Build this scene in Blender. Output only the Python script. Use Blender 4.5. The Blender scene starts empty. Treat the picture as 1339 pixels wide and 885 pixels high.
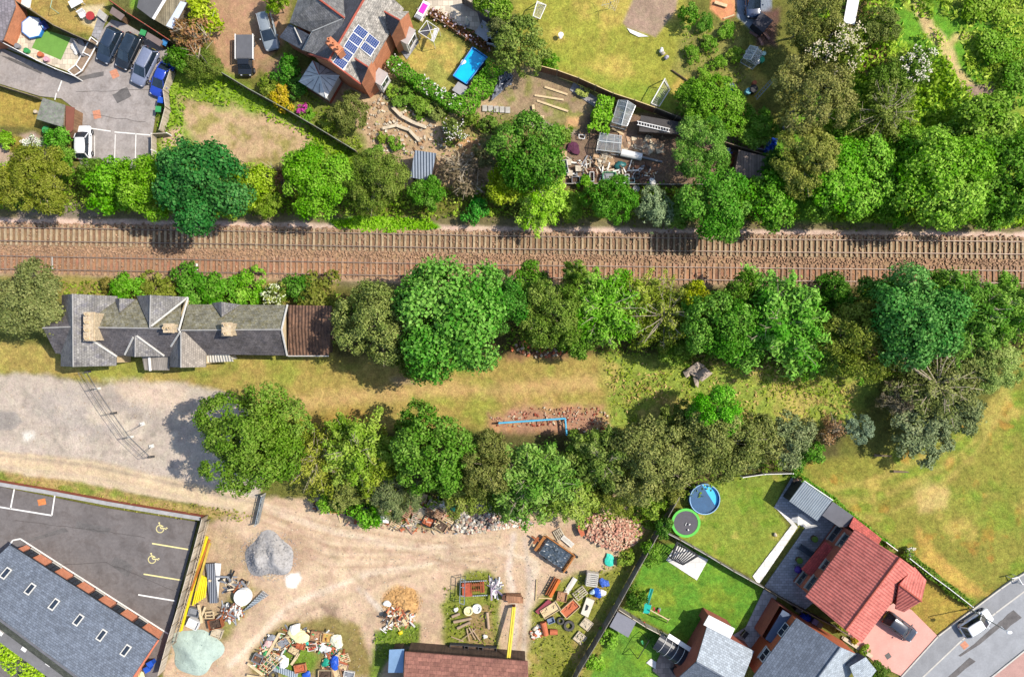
import bpy, math, random
import numpy as np
from math import radians, sin, cos, pi, hypot, atan2
sc = bpy.context.scene
COL = sc.collection
CX, CY, S, CAMH = 669.5, 442.5, 0.087, 86.0
ALB = 0.62           # lit look -> albedo
rnd = random.Random(7)

def P(px, py, h=0.0):
    """world point at height h that stands over photo pixel (px, py)"""
    k = S * (CAMH - h) / CAMH
    return ((px - CX) * k, (CY - py) * k, h)
def P2(px, py, h=0.0):
    return P(px, py, h)[:2]

def lin(hx, f=1.0):
    hx = hx.lstrip('#')
    out = []
    for i in (0, 2, 4):
        c = int(hx[i:i+2], 16) / 255.0
        out.append((c / 12.92 if c <= 0.04045 else ((c + 0.055) / 1.055) ** 2.4) * f)
    return tuple(out)

# ------------------------------------------------------------------ materials
MATS = {}
class NT:
    def __init__(s, m):
        m.use_nodes = True
        s.t = m.node_tree; s.n = s.t.nodes; s.b = s.n['Principled BSDF']; s.out = s.n['Material Output']
    def add(s, typ, **kw):
        n = s.n.new(typ)
        for k, v in kw.items(): setattr(n, k, v)
        return n
    def link(s, a, b): s.t.links.new(a, b)
    def math(s, op, a, b=None, c=None):
        n = s.n.new('ShaderNodeMath'); n.operation = op
        for i, v in enumerate((a, b, c)):
            if v is None: continue
            if isinstance(v, (int, float)): n.inputs[i].default_value = v
            else: s.link(v, n.inputs[i])
        return n.outputs[0]
    def noise(s, scale, detail=4, rough=0.6, vec=None, dist=0.0):
        n = s.n.new('ShaderNodeTexNoise'); n.inputs['Scale'].default_value = scale
        n.inputs['Detail'].default_value = detail; n.inputs['Roughness'].default_value = rough
        n.inputs['Distortion'].default_value = dist
        if vec is not None: s.link(vec, n.inputs['Vector'])
        return n.outputs[0]
    def ramp(s, v, lo, hi, a=0.0, b=1.0):
        n = s.n.new('ShaderNodeMapRange'); n.clamp = True
        n.inputs[1].default_value = lo; n.inputs[2].default_value = hi
        n.inputs[3].default_value = a; n.inputs[4].default_value = b
        s.link(v, n.inputs[0]); return n.outputs[0]
    def mulcol(s, col, v):
        """col (socket or tuple) * scalar socket"""
        n = s.n.new('ShaderNodeVectorMath'); n.operation = 'SCALE'
        if isinstance(col, tuple): n.inputs[0].default_value = col[:3]
        else: s.link(col, n.inputs[0])
        s.link(v, n.inputs['Scale']); return n.outputs[0]
    def mix(s, fac, a, b):
        n = s.n.new('ShaderNodeMix'); n.data_type = 'RGBA'
        if isinstance(fac, (int, float)): n.inputs[0].default_value = fac
        else: s.link(fac, n.inputs[0])
        for i, v in ((6, a), (7, b)):
            if isinstance(v, tuple): n.inputs[i].default_value = (*v[:3], 1)
            else: s.link(v, n.inputs[i])
        return n.outputs[2]
    def bump(s, h, strength=0.4, dist=0.05):
        n = s.n.new('ShaderNodeBump'); n.inputs['Strength'].default_value = strength
        n.inputs['Distance'].default_value = dist
        s.link(h, n.inputs['Height']); s.link(n.outputs[0], s.b.inputs['Normal'])

def M(name, hx='', rough=0.75, var=0.25, scale=1.2, pat=None, metal=0.0, pitch=0.3, row=0.3, c2=None, alb=None, spec=0.3):
    if name in MATS: return MATS[name]
    m = bpy.data.materials.new(name); MATS[name] = m
    t = NT(m); b = t.b
    col = lin(hx, ALB if alb is None else alb)
    tc = t.add('ShaderNodeTexCoord')
    big = t.ramp(t.noise(scale, 5, 0.65, tc.outputs['Object']), 0.3, 0.72, 1 - var, 1 + var)
    fine = t.ramp(t.noise(scale * 9, 3, 0.7, tc.outputs['Object']), 0.3, 0.7, 1 - var * 0.6, 1 + var * 0.6)
    v = t.math('MULTIPLY', big, fine)
    c = col
    uv = tc.outputs['UV']
    if c2:
        c = t.mix(t.ramp(t.noise(scale * 2.1, 6, 0.7, tc.outputs['Object'], 0.6), 0.48, 0.62), col, lin(c2, ALB if alb is None else alb))
    if pat in ('brick', 'tile', 'slab'):
        n = t.add('ShaderNodeTexBrick'); n.offset = 0.5
        n.inputs['Scale'].default_value = 1.0
        n.inputs['Brick Width'].default_value = pitch; n.inputs['Row Height'].default_value = row
        n.inputs['Mortar Size'].default_value = 0.012 if pat != 'slab' else 0.02
        n.inputs['Color1'].default_value = (0.78, 0.78, 0.78, 1); n.inputs['Color2'].default_value = (1.2, 1.2, 1.2, 1)
        mo = {'brick': 1.3, 'tile': 0.35, 'slab': 0.55}[pat]
        n.inputs['Mortar'].default_value = (mo, mo, mo, 1)
        t.link(uv, n.inputs['Vector'])
        v = t.math('MULTIPLY', v, n.outputs['Color'])
        if pat == 'tile': t.bump(t.math('SUBTRACT', 1.0, n.outputs['Fac']), 0.5, 0.02)
    elif pat in ('corr', 'pan', 'plank'):
        sx = t.add('ShaderNodeSeparateXYZ'); t.link(uv, sx.inputs[0])
        s_ = t.math('SINE', t.math('MULTIPLY', sx.outputs[0], 2 * pi / pitch))
        if pat == 'plank':
            s_ = t.math('GREATER_THAN', s_, -0.9)
            v = t.math('MULTIPLY', v, t.ramp(s_, 0, 1, 0.45, 1.0))
            w = t.add('ShaderNodeTexWhiteNoise', noise_dimensions='1D')
            t.link(t.math('FLOOR', t.math('MULTIPLY', sx.outputs[0], 1 / pitch)), w.inputs['W'])
            v = t.math('MULTIPLY', v, t.ramp(w.outputs[0], 0, 1, 0.8, 1.2))
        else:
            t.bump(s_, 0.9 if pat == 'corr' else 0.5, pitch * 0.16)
            v = t.math('MULTIPLY', v, t.ramp(s_, -1, 1, 0.8 if pat == 'corr' else 0.8, 1.06))  # rib shading also put into the colour: troughs darker than crests
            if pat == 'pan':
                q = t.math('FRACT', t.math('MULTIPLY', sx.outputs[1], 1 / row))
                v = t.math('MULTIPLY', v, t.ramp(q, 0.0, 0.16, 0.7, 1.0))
    if pat == 'plank' or any(q in name for q in ('sleeper', 'pallet', 'timber', 'board')):
        oi = t.add('ShaderNodeObjectInfo'); v = t.math('MULTIPLY', v, t.ramp(oi.outputs['Random'], 0, 1, .78, 1.2))
    if pat == 'rough':
        t.bump(t.noise(scale * 5, 6, 0.75, tc.outputs['Object']), 0.8, 0.12)
    t.link(t.mulcol(c, v), b.inputs['Base Color'])
    b.inputs['Roughness'].default_value = rough; b.inputs['Metallic'].default_value = metal
    b.inputs['Specular IOR Level'].default_value = spec
    return m

def glass_mat(name, hx, rough=0.08, alpha=None):
    if name in MATS: return MATS[name]
    m = bpy.data.materials.new(name); MATS[name] = m
    t = NT(m); tc = t.add('ShaderNodeTexCoord')
    t.link(t.mulcol(lin(hx, 0.5), t.ramp(t.noise(2.0, 3, 0.5, tc.outputs['Object']), 0.3, 0.7, 0.8, 1.2)), t.b.inputs['Base Color'])
    t.b.inputs['Roughness'].default_value = rough; t.b.inputs['Specular IOR Level'].default_value = 0.7
    if alpha is not None: t.b.inputs['Alpha'].default_value = alpha
    return m

def paint_mat(name, hx='', rough=0.22, metal=0.0):
    if name in MATS: return MATS[name]
    m = bpy.data.materials.new(name); MATS[name] = m
    t = NT(m); tc = t.add('ShaderNodeTexCoord')
    t.link(t.mulcol(lin(hx, 0.62), t.ramp(t.noise(6.0, 4, 0.6, tc.outputs['Object']), 0.3, 0.7, 0.9, 1.06)), t.b.inputs['Base Color'])
    t.b.inputs['Roughness'].default_value = rough; t.b.inputs['Metallic'].default_value = metal
    t.b.inputs['Coat Weight'].default_value = 0.6; t.b.inputs['Coat Roughness'].default_value = 0.12
    return m

def leaf_mat(name='foliage'):
    if name in MATS: return MATS[name]
    m = bpy.data.materials.new(name); MATS[name] = m
    t = NT(m); oi = t.add('ShaderNodeObjectInfo'); at = t.add('ShaderNodeAttribute', attribute_name='tint')
    hs = t.add('ShaderNodeHueSaturation')
    t.link(oi.outputs['Color'], hs.inputs['Color'])
    t.link(t.ramp(at.outputs['Fac'], 0, 1, 0.458, 0.5), hs.inputs['Hue'])
    t.link(t.ramp(at.outputs['Fac'], 0, 1, 0.92, 1.08), hs.inputs['Saturation'])
    t.link(t.ramp(at.outputs['Fac'], 0, 1, 1.5, 0.72), hs.inputs['Value'])
    t.link(hs.outputs[0], t.b.inputs['Base Color'])
    t.b.inputs['Roughness'].default_value = 0.6; t.b.inputs['Specular IOR Level'].default_value = 0.12
    tr = t.add('ShaderNodeBsdfTranslucent'); t.link(hs.outputs[0], tr.inputs['Color'])
    mx = t.add('ShaderNodeMixShader'); mx.inputs[0].default_value = 0.3
    t.link(t.b.outputs[0], mx.inputs[1]); t.link(tr.outputs[0], mx.inputs[2]); t.link(mx.outputs[0], t.out.inputs['Surface'])
    return m

def ground_mat(name='ground_cover'):
    if name in MATS: return MATS[name]
    m = bpy.data.materials.new(name); MATS[name] = m
    t = NT(m); at = t.add('ShaderNodeAttribute', attribute_name='Col')
    g = at.outputs['Alpha']; geo = t.add('ShaderNodeNewGeometry'); pos = geo.outputs['Position']
    big = t.ramp(t.noise(0.35, 6, 0.65, pos, 0.4), 0.3, 0.7, 0.82, 1.18)
    mid = t.noise(1.6, 5, 0.7, pos, 0.3); fine = t.noise(6.0, 5, 0.85, pos)
    vd = t.math('MULTIPLY', t.ramp(mid, 0.3, 0.7, 0.86, 1.14), t.ramp(fine, 0.3, 0.7, 0.76, 1.24))
    vg = t.math('MULTIPLY', t.ramp(mid, 0.3, 0.7, 0.66, 1.34), t.ramp(fine, 0.3, 0.7, 0.4, 1.6))
    mixv = t.n.new('ShaderNodeMix'); t.link(g, mixv.inputs[0]); t.link(vd, mixv.inputs[2]); t.link(vg, mixv.inputs[3])
    v = t.math('MULTIPLY', big, mixv.outputs[0])
    hs = t.add('ShaderNodeHueSaturation'); t.link(at.outputs['Color'], hs.inputs['Color'])
    t.link(t.ramp(t.noise(0.9, 4, 0.6, pos), 0.3, 0.7, 0.485, 0.515), hs.inputs['Hue'])
    t.link(t.mulcol(hs.outputs[0], v), t.b.inputs['Base Color'])
    t.b.inputs['Roughness'].default_value = 0.95; t.b.inputs['Specular IOR Level'].default_value = 0.1
    t.bump(t.math('ADD', t.math('MULTIPLY', fine, 0.5), t.math('MULTIPLY', mid, 1.0)), 0.6, 0.22)
    return m

# ------------------------------------------------------------------ mesh collector
ORG = {}
def org_of(o):
    while o is not None:
        if o.name in ORG: return ORG[o.name]
        o = o.parent
    return (0, 0, 0)

class MB:
    def __init__(s): s.v = []; s.f = []; s.mi = []; s.cur = 0
    def add(s, verts, faces):
        b = len(s.v); s.v.extend(tuple(map(float, v)) for v in verts)
        for f in faces: s.f.append(tuple(b + i for i in f)); s.mi.append(s.cur)
        return s
    def box(s, c, d, rz=0.0, rx=0.0, ry=0.0):
        hx, hy, hz = d[0]/2, d[1]/2, d[2]/2; vs = []
        for x, y, z in ((-1,-1,-1),(1,-1,-1),(1,1,-1),(-1,1,-1),(-1,-1,1),(1,-1,1),(1,1,1),(-1,1,1)):
            X, Y, Z = x*hx, y*hy, z*hz
            if rx: Y, Z = Y*cos(rx)-Z*sin(rx), Y*sin(rx)+Z*cos(rx)
            if ry: X, Z = X*cos(ry)+Z*sin(ry), -X*sin(ry)+Z*cos(ry)
            if rz: X, Y = X*cos(rz)-Y*sin(rz), X*sin(rz)+Y*cos(rz)
            vs.append((c[0]+X, c[1]+Y, c[2]+Z))
        return s.add(vs, [(0,3,2,1),(4,5,6,7),(0,1,5,4),(1,2,6,5),(2,3,7,6),(3,0,4,7)])
    def prism(s, poly, z0, z1):
        a = sum(poly[i][0]*poly[(i+1)%len(poly)][1]-poly[(i+1)%len(poly)][0]*poly[i][1] for i in range(len(poly)))
        if a < 0: poly = poly[::-1]
        n = len(poly)
        vs = [(x, y, z0) for x, y in poly] + [(x, y, z1) for x, y in poly]
        fs = [tuple(range(n-1, -1, -1)), tuple(range(n, 2*n))] + [(i, (i+1) % n, n+(i+1) % n, n+i) for i in range(n)]
        return s.add(vs, fs)
    def tube(s, p0, p1, r0, r1=None, n=6, caps=True):
        r1 = r0 if r1 is None else r1
        a = np.array(p0, float); b = np.array(p1, float); d = b - a; L = np.linalg.norm(d)
        if L < 1e-6: return s
        d /= L; u = np.cross(d, (0, 0, 1)) if abs(d[2]) < 0.95 else np.cross(d, (1, 0, 0))
        u /= np.linalg.norm(u); w = np.cross(d, u); vs = []
        for p, r in ((a, r0), (b, r1)):
            for i in range(n):
                t = 2*pi*i/n; vs.append(p + r*(cos(t)*u + sin(t)*w))
        fs = [(i, (i+1) % n, n+(i+1) % n, n+i) for i in range(n)]
        if caps: fs += [tuple(range(n-1, -1, -1)), tuple(range(n, 2*n))]
        return s.add(vs, fs)
    def path(s, pts, r, n=6):
        for a, b in zip(pts[:-1], pts[1:]): s.tube(a, b, r, r, n)
        return s
    def lathe(s, c, prof, n=20):
        """prof [(r, z)...] around vertical axis at c"""
        vs = []; fs = []; k = len(prof)
        for r, z in prof:
            for i in range(n):
                t = 2*pi*i/n; vs.append((c[0]+r*cos(t), c[1]+r*sin(t), c[2]+z))
        for j in range(k-1):
            for i in range(n): fs.append((j*n+i, j*n+(i+1) % n, (j+1)*n+(i+1) % n, (j+1)*n+i))
        ring = prof[0] == prof[-1]
        if prof[0][0] > 1e-4 and not ring: fs.append(tuple(range(n-1, -1, -1)))
        if prof[-1][0] > 1e-4 and not ring: fs.append(tuple(range((k-1)*n, k*n)))
        return s.add(vs, fs)
    def blob(s, c, r, seed=0, jit=0.2, n=10, m=6):
        """lumpy rounded heap/bag, r=(rx,ry,rz)"""
        R = random.Random(seed); vs = []; fs = []
        lobe = [R.uniform(0, 6.28) for _ in range(3)]
        for j in range(m+1):
            ph = -pi/2 + pi*j/m
            for i in range(n):
                t = 2*pi*i/n; k = 1 + R.uniform(-jit, jit) + jit*.9*sin(2*t+lobe[0]) + jit*.6*sin(3*t+lobe[1]+ph*2)
                vs.append((c[0]+r[0]*cos(ph)*cos(t)*k, c[1]+r[1]*cos(ph)*sin(t)*k, c[2]+r[2]*sin(ph)*(1+R.uniform(-jit, jit)*0.6)))
        for j in range(m):
            for i in range(n): fs.append((j*n+i, j*n+(i+1) % n, (j+1)*n+(i+1) % n, (j+1)*n+i))
        return s.add(vs, fs)
    def build(s, name, mat, parent=None, local=False, smooth=False):
        me = bpy.data.meshes.new(name)
        ox, oy, oz = (0, 0, 0)
        if parent is not None and not local: ox, oy, oz = org_of(parent)
        base = None
        if parent is None and not local:
            xs = [v[0] for v in s.v]; ys = [v[1] for v in s.v]; zs = [v[2] for v in s.v]
            ox, oy, oz = (min(xs)+max(xs))/2, (min(ys)+max(ys))/2, min(zs); base = (ox, oy, oz)
        me.from_pydata([(x-ox, y-oy, z-oz) for x, y, z in s.v], [], s.f)
        for mm in (mat if isinstance(mat, (list, tuple)) else [mat]): me.materials.append(mm)
        if any(s.mi): me.polygons.foreach_set('material_index', s.mi)
        if smooth: me.polygons.foreach_set('use_smooth', [True]*len(s.f))
        me.update()
        uvl = me.uv_layers.new(name='UVMap')
        for p in me.polygons:
            n = p.normal
            if abs(n.z) > 0.995: ux, uy, uz, vx, vy, vz = 1, 0, 0, 0, 1, 0
            else:
                l = hypot(n.x, n.y); ux, uy, uz = -n.y/l, n.x/l, 0
                vx, vy, vz = -n.z*uy, n.z*ux, n.x*uy-n.y*ux
            for li in p.loop_indices:
                c = me.vertices[me.loops[li].vertex_index].co
                uvl.data[li].uv = (c.x*ux+c.y*uy+c.z*uz, c.x*vx+c.y*vy+c.z*vz)
        o = bpy.data.objects.new(name, me); COL.objects.link(o)
        if parent is not None: o.parent = parent
        elif base: o.location = base; ORG[o.name] = base
        return o

def tag(o, label, cat, group=None, kind=None):
    o['label'] = label
    if cat: o['category'] = cat
    if group: o['group'] = group
    if kind: o['kind'] = kind
    return o
def struct(o, label=None):
    o['kind'] = 'structure'
    if label: o['label'] = label
    return o
def thing(name, label, cat, loc, rz=0.0, group=None):
    o = bpy.data.objects.new(name, None); COL.objects.link(o)
    o.empty_display_size = 0.2
    loc = (loc[0], loc[1], loc[2] if len(loc) > 2 else 0.0)
    o.location = loc; o.rotation_euler = (0, 0, rz); ORG[o.name] = loc
    return tag(o, label, cat, group)
KIDS = {}
def kids(o):
    return [c for c in bpy.data.objects if c.parent == o]
def dup(root, loc, rz=0.0, label=None, group=None, scale=None, color=None):
    if root.name not in KIDS: KIDS[root.name] = [(c, kids(c)) for c in kids(root)]
    r = root.copy(); COL.objects.link(r); r.location = loc; r.rotation_euler = (0, 0, rz)
    if scale: r.scale = scale
    if label: r['label'] = label
    if group: r['group'] = group
    for c, gs in KIDS[root.name]:
        d = c.copy(); COL.objects.link(d); d.parent = r
        if color is not None: d.color = color
        for g in gs:
            e = g.copy(); COL.objects.link(e); e.parent = d
    return r

def ang(dx, dy):
    """image direction (right, down) -> world heading"""
    return atan2(-dy, dx)
# ------------------------------------------------------------------ ground sheet
def vnoise(x, y, sc_, seed):
    g = np.random.default_rng(seed).random((256, 256))
    x = x / sc_ + 1000.0; y = y / sc_ + 1000.0
    xi = np.floor(x).astype(int); yi = np.floor(y).astype(int); fx = x - xi; fy = y - yi
    fx = fx*fx*(3-2*fx); fy = fy*fy*(3-2*fy)
    a = g[xi % 256, yi % 256]; b = g[(xi+1) % 256, yi % 256]; c = g[xi % 256, (yi+1) % 256]; d = g[(xi+1) % 256, (yi+1) % 256]
    return (a*(1-fx)+b*fx)*(1-fy) + (c*(1-fx)+d*fx)*fy
def fbm(x, y, sc_, seed, o=4):
    r = 0; amp = 1; tot = 0
    for i in range(o):
        r = r + amp*vnoise(x, y, sc_/2**i, seed+i); tot += amp; amp *= 0.55
    return r/tot*2 - 1
def poly_sd(X, Y, poly):
    """signed distance, positive inside"""
    n = len(poly); d = np.full(X.shape, 1e9); ins = np.zeros(X.shape, bool)
    for i in range(n):
        x0, y0 = poly[i]; x1, y1 = poly[(i+1) % n]
        ex, ey = x1-x0, y1-y0; L = ex*ex+ey*ey + 1e-9
        t = np.clip(((X-x0)*ex+(Y-y0)*ey)/L, 0, 1)
        d = np.minimum(d, (X-x0-t*ex)**2+(Y-y0-t*ey)**2)
        if abs(ey) > 1e-9:
            c = ((y0 > Y) != (y1 > Y)) & (X < ex*(Y-y0)/ey + x0)
            ins ^= c
    d = np.sqrt(d); return np.where(ins, d, -d)
def line_sd(X, Y, pts, w):
    d = np.full(X.shape, 1e9)
    for (x0, y0), (x1, y1) in zip(pts[:-1], pts[1:]):
        ex, ey = x1-x0, y1-y0; L = ex*ex+ey*ey+1e-9
        t = np.clip(((X-x0)*ex+(Y-y0)*ey)/L, 0, 1)
        d = np.minimum(d, (X-x0-t*ex)**2+(Y-y0-t*ey)**2)
    return w/2 - np.sqrt(d)

GSTEP = 2.4                       # in photo pixels (0.21 m)
gx = np.arange(-170, 1510, GSTEP); gy = np.arange(-130, 1016, GSTEP)
GX, GY = np.meshgrid(gx, gy)
COLR = np.zeros(GX.shape + (4,)); COLR[..., :3] = lin('6f7034', ALB); COLR[..., 3] = 0.9
n1 = fbm(GX, GY, 60, 11); n2 = fbm(GX, GY, 22, 31); n3 = fbm(GX, GY, 9, 51, 3)
RID = np.zeros(GX.shape, int); RNAMES = ['embankment']
def R(shape, hx, soft=6, amp=6, grass=0.5, name=None, dens=1.0, width=None, f=None):
    """lay a patch of ground: shape = polygon (or polyline with width), hx = its colour in sun"""
    if width: d = line_sd(GX, GY, shape, width)
    else: d = poly_sd(GX, GY, shape)
    d = d + amp*(n2*0.9 + n3*0.7)
    w = np.clip(d/soft*0.5+0.5, 0, 1); w = w*w*(3-2*w)
    if f is not None: w = w*np.clip(f, 0, 1)
    w = w*dens
    c = np.array(lin(hx, ALB) + (grass,))
    COLR[:] = COLR*(1-w[..., None]) + c*w[..., None]
    if name:
        if name not in RNAMES: RNAMES.append(name)
        RID[d > 0] = RNAMES.index(name)
def spots(scale, seed, thr, gain=4): return (fbm(GX, GY, scale, seed)-thr)*gain

# --- north side
R([(1060,-140),(1520,-140),(1520,310),(1040,310),(1000,200),(1075,110)], '66952a', 12, 8, 1.0, 'meadow')
R([(1060,-140),(1520,-140),(1520,310),(1040,310),(1000,200),(1075,110)], '8a9c3a', 12, 8, 1.0, f=spots(35, 5, 0.1))
R([(1190,-40),(1203,10),(1216,38),(1238,62),(1248,90),(1268,112)], 'c9b27c', 4, 3, 0.35, 'footpath', width=15)
R([(1238,62),(1252,48),(1272,48)], 'bfae70', 4, 3, 0.4, width=8)
R([(1258,112),(1300,108),(1306,128),(1272,138)], '9b8474', 3, 4, 0.1)
R([(1090,0),(1160,-20),(1165,80),(1120,100),(1085,60)], '8d7a4c', 10, 8, 0.6)
R([(1125,60),(1160,55),(1170,75),(1130,95)], '8c6a4e', 5, 4, 0.3)
R([(690,-140),(893,-140),(893,5),(925,40),(1010,110),(975,150),(905,168),(790,118),(712,88),(668,60)], '99983f', 8, 3, 0.8, 'lawn')
R([(690,-140),(893,-140),(893,5),(925,40),(1010,110),(975,150),(905,168),(790,118),(712,88),(668,60)], 'b5a351', 8, 3, 0.7, f=spots(45, 6, 0.0, 3))
R([(720,70),(800,100),(880,120),(900,155),(800,122)], '7d9a33', 10, 6, 0.9, dens=0.6)
R([(876,112),(905,95),(912,125),(890,140)], 'bd9f55', 6, 4, 0.5)
R([(835,-20),(890,-20),(884,14),(857,48),(822,38),(815,30)], 'a58d78', 2, 1, 0.1, 'soil_bed')
R([(890,35),(960,30),(985,110),(930,120),(885,95)], '8c8a4a', 8, 8, 0.7)
R([(935,-20),(965,-20),(962,20),(945,26),(928,12)], 'd9946a', 2, 2, 0.0, 'sand_patch')
R([(963,-30),(1010,-30),(1008,40),(985,42),(964,22)], '8f98a4', 2, 1, 0.0, 'forecourt')
R([(985,15),(1020,10),(1015,60),(990,60)], '6b5145', 4, 3, 0.2)
R([(640,95),(700,86),(792,130),(778,165),(640,150)], 'a08a6c', 5, 4, 0.3, 'vegetable_plot')
R([(640,95),(700,86),(792,130),(778,165),(640,150)], '88864c', 8, 6, 0.6, f=spots(20, 8, 0.15))
R([(742,154),(770,152),(768,166),(740,166)], 'd3a877', 4, 3, 0.1)
R([(700,155),(740,168),(790,178),(790,184),(735,176),(690,164)], 'b5a394', 3, 2, 0.05, 'garden_path')
R([(770,150),(905,150),(1000,190),(985,240),(870,245),(725,245),(730,200)], '846e5b', 6, 4, 0.2, 'allotment_yard')
R([(810,178),(862,184),(868,196),(812,205)], 'bb9d80', 3, 3, 0.0)
R([(770,212),(860,215),(850,232),(770,232)], '8f6c55', 4, 4, 0.1)
R([(380,95),(500,70),(640,110),(660,160),(645,245),(520,245),(380,150)], 'ba9f7e', 6, 5, 0.2, 'garden_path')
R([(365,85),(405,110),(470,170),(500,240),(440,200),(330,130)], '7d8440', 6, 5, 0.8, 'flower_bed')
R([(498,108),(520,100),(585,135),(590,160),(540,155),(505,130)], '6e7a3c', 5, 4, 0.8)
R([(575,150),(690,150),(690,200),(640,190),(585,195)], '8c8052', 6, 5, 0.6)
R([(595,180),(645,180),(645,205),(600,212)], 'c49a6e', 3, 2, 0.1)
R([(505,170),(520,163),(545,172),(540,195),(515,200)], 'b79a78', 4, 2, 0.1)
R([(532,50),(575,35),(622,75),(590,130),(520,78)], 'b59f55', 4, 2, 0.75, 'lawn')
R([(532,50),(575,35),(622,75),(590,130),(520,78)], '93964a', 6, 3, 0.8, f=spots(25, 9, 0.1), dens=0.8)
R([(275,-40),(385,-40),(370,60),(330,100),(295,95),(270,40)], 'b08c6c', 5, 4, 0.1, 'driveway')
R([(330,80),(370,70),(400,110),(380,130)], '9a7f60', 5, 4, 0.2)
R([(212,95),(290,92),(465,200),(470,245),(205,240)], '7f9a35', 8, 6, 0.9, 'rough_ground')
R([(238,128),(290,140),(330,148),(398,165),(408,190),(385,222),(310,222),(262,188),(240,165)], 'c0a47e', 9, 9, 0.3)
R([(238,128),(290,140),(330,148),(398,165),(408,190),(385,222),(310,222),(262,188),(240,165)], '9a8f55', 9, 9, 0.6, f=spots(24, 13, 0.1))
R([(205,172),(235,165),(240,190),(215,195)], 'cbb090', 5, 5, 0.1)
R([(-180,118),(-20,110),(58,132),(52,170),(-20,162),(-180,140)], 'a18c45', 4, 2, 0.8, 'lawn')
R([(-180,160),(55,168),(75,205),(60,235),(-180,235)], '726c3a', 5, 4, 0.7)
R([(2,182),(45,172),(70,196),(45,212),(15,222),(-10,212)], 'b09884', 3, 2, 0.05, 'gravel_path')
R([(20+14*cos(a*pi/6), 189+12.5*sin(a*pi/6)) for a in range(12)], '8a7f35', 2, 1, 0.9, 'lawn')
R([(25,-40),(118,-30),(142,0),(122,48),(70,35),(22,2)], 'a58f50', 4, 3, 0.7, 'lawn')
R([(108,10),(135,5),(128,40),(108,30)], 'd5c49c', 4, 3, 0.1)
R([(140,-40),(250,-60),(262,30),(225,70),(150,30)], '6b6a3c', 5, 4, 0.7)
R([(175,-10),(185,-10),(180,12),(170,10)], '7fa03a', 3, 2, 0.9)
# --- railway
UR = [(-200,288),(0,297.7),(330,303),(660,309),(1000,313),(1339,316.3),(1540,317.5)]
def rail_y(k, x):
    T = {0: [297.7,302.8,309,313,316.3], 1: [315,319.8,325.7,329.7,332.6], 2: [334.6,341,346.8,350.6,354.2], 3: [351.9,357.2,362.8,367,370.2]}[k]
    xs = [0, 330, 660, 1000, 1339]
    if x <= 0: return T[0] + (x)*(T[1]-T[0])/330
    if x >= 1339: return T[4] + (x-1339)*(T[4]-T[3])/339
    return float(np.interp(x, xs, T))
xs_ = [-200, 0, 165, 330, 495, 660, 830, 1000, 1170, 1339, 1540]
top = lambda off: [(x, rail_y(0, x)+off) for x in xs_]
bot = lambda off: [(x, rail_y(3, x)+off) for x in xs_[::-1]]
R(top(-24)+bot(18), '7c7350', 5, 4, 0.3, 'trackside')
R([(30,268),(130,262),(130,285),(20,285)], '8d8070', 5, 4, 0.1)
R(top(-11)+bot(9), 'b39a80', 2.5, 1.5, 0.0, 'ballast')
R(top(-12.5)+[(x, rail_y(0, x)-5) for x in xs_[::-1]], 'd8bcaa', 2.5, 2, 0.0)
R([(x, rail_y(0, x)-4.5) for x in xs_]+[(x, rail_y(1, x)+5) for x in xs_[::-1]], '96795e', 2.5, 1.5, 0.0)
R([(x, rail_y(1, x)+6) for x in xs_]+[(x, rail_y(2, x)-4) for x in xs_[::-1]], 'ab8a6c', 3, 2, 0.0)
R([(x, rail_y(2, x)-3.5) for x in xs_]+[(x, rail_y(3, x)+3) for x in xs_[::-1]], 'ac8062', 2.5, 1.5, 0.0)
R([(x, rail_y(3, x)+2.5) for x in xs_]+bot(7), 'bd9b7c', 2.5, 1.5, 0.0)
R([(x, rail_y(0, x)) for x in xs_]+[(x, rail_y(3, x)) for x in xs_[::-1]], '6f5848', 4, 4, 0.0, f=spots(20, 95, 0.25, 4), dens=0.6)
R([(425,288),(470,283),(560,287),(575,297),(520,304),(445,301)], '6ea524', 3, 3, 1.0)
R([(-180,362),(60,360),(440,372),(440,398),(-180,392)], '93884a', 5, 4, 0.7, 'embankment')
# --- middle field
R([(-180,440),(60,450),(95,480),(430,460),(650,455),(800,440),(805,560),(600,560),(400,570),(320,520),(180,505),(60,492),(-180,490)], 'a59350', 6, 5, 0.75, 'field')
R([(-180,440),(60,450),(95,480),(430,460),(650,455),(800,440),(805,560),(600,560),(400,570),(320,520),(180,505),(60,492),(-180,490)], '8f9540', 8, 5, 0.85, f=spots(40, 15, 0.02, 3), dens=0.85)
R([(370,525),(450,508),(560,500),(650,503),(780,490),(780,508),(650,520),(560,518),(450,528),(390,540)], 'c3a36c', 10, 7, 0.4, dens=0.8)
R([(510,495),(535,490),(540,502),(515,505)], 'a08a70', 5, 5, 0.1, dens=0.7)
R([(385,540),(480,535),(500,560),(390,575)], 'a5813f', 8, 7, 0.5, dens=0.6)
R([(640,545),(690,532),(790,530),(800,560),(740,575),(640,565)], 'b48a70', 12, 12, 0.2, 'rubble_ground')
R([(640,545),(690,532),(790,530),(800,560),(740,575),(640,565)], 'bb8f68', 6, 6, 0.2, f=spots(14, 17, 0.1))
R([(660,455),(700,440),(765,440),(768,462),(720,470),(665,468)], '9d7358', 6, 6, 0.2)
R([(785,462),(830,450),(1100,470),(1150,500),(1120,560),(1000,560),(800,558)], '8a9a40', 10, 12, 1.0, 'rough_ground')
R([(785,462),(830,450),(1100,470),(1150,500),(1120,560),(1000,560),(800,558)], 'b7a45e', 8, 6, 0.8, f=spots(30, 19, 0.08, 3), dens=0.8)
R([(430,380),(1339,370),(1520,372),(1520,470),(1250,470),(1000,480),(800,460),(440,470)], '5c5630', 10, 6, 0.6, 'embankment')
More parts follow.
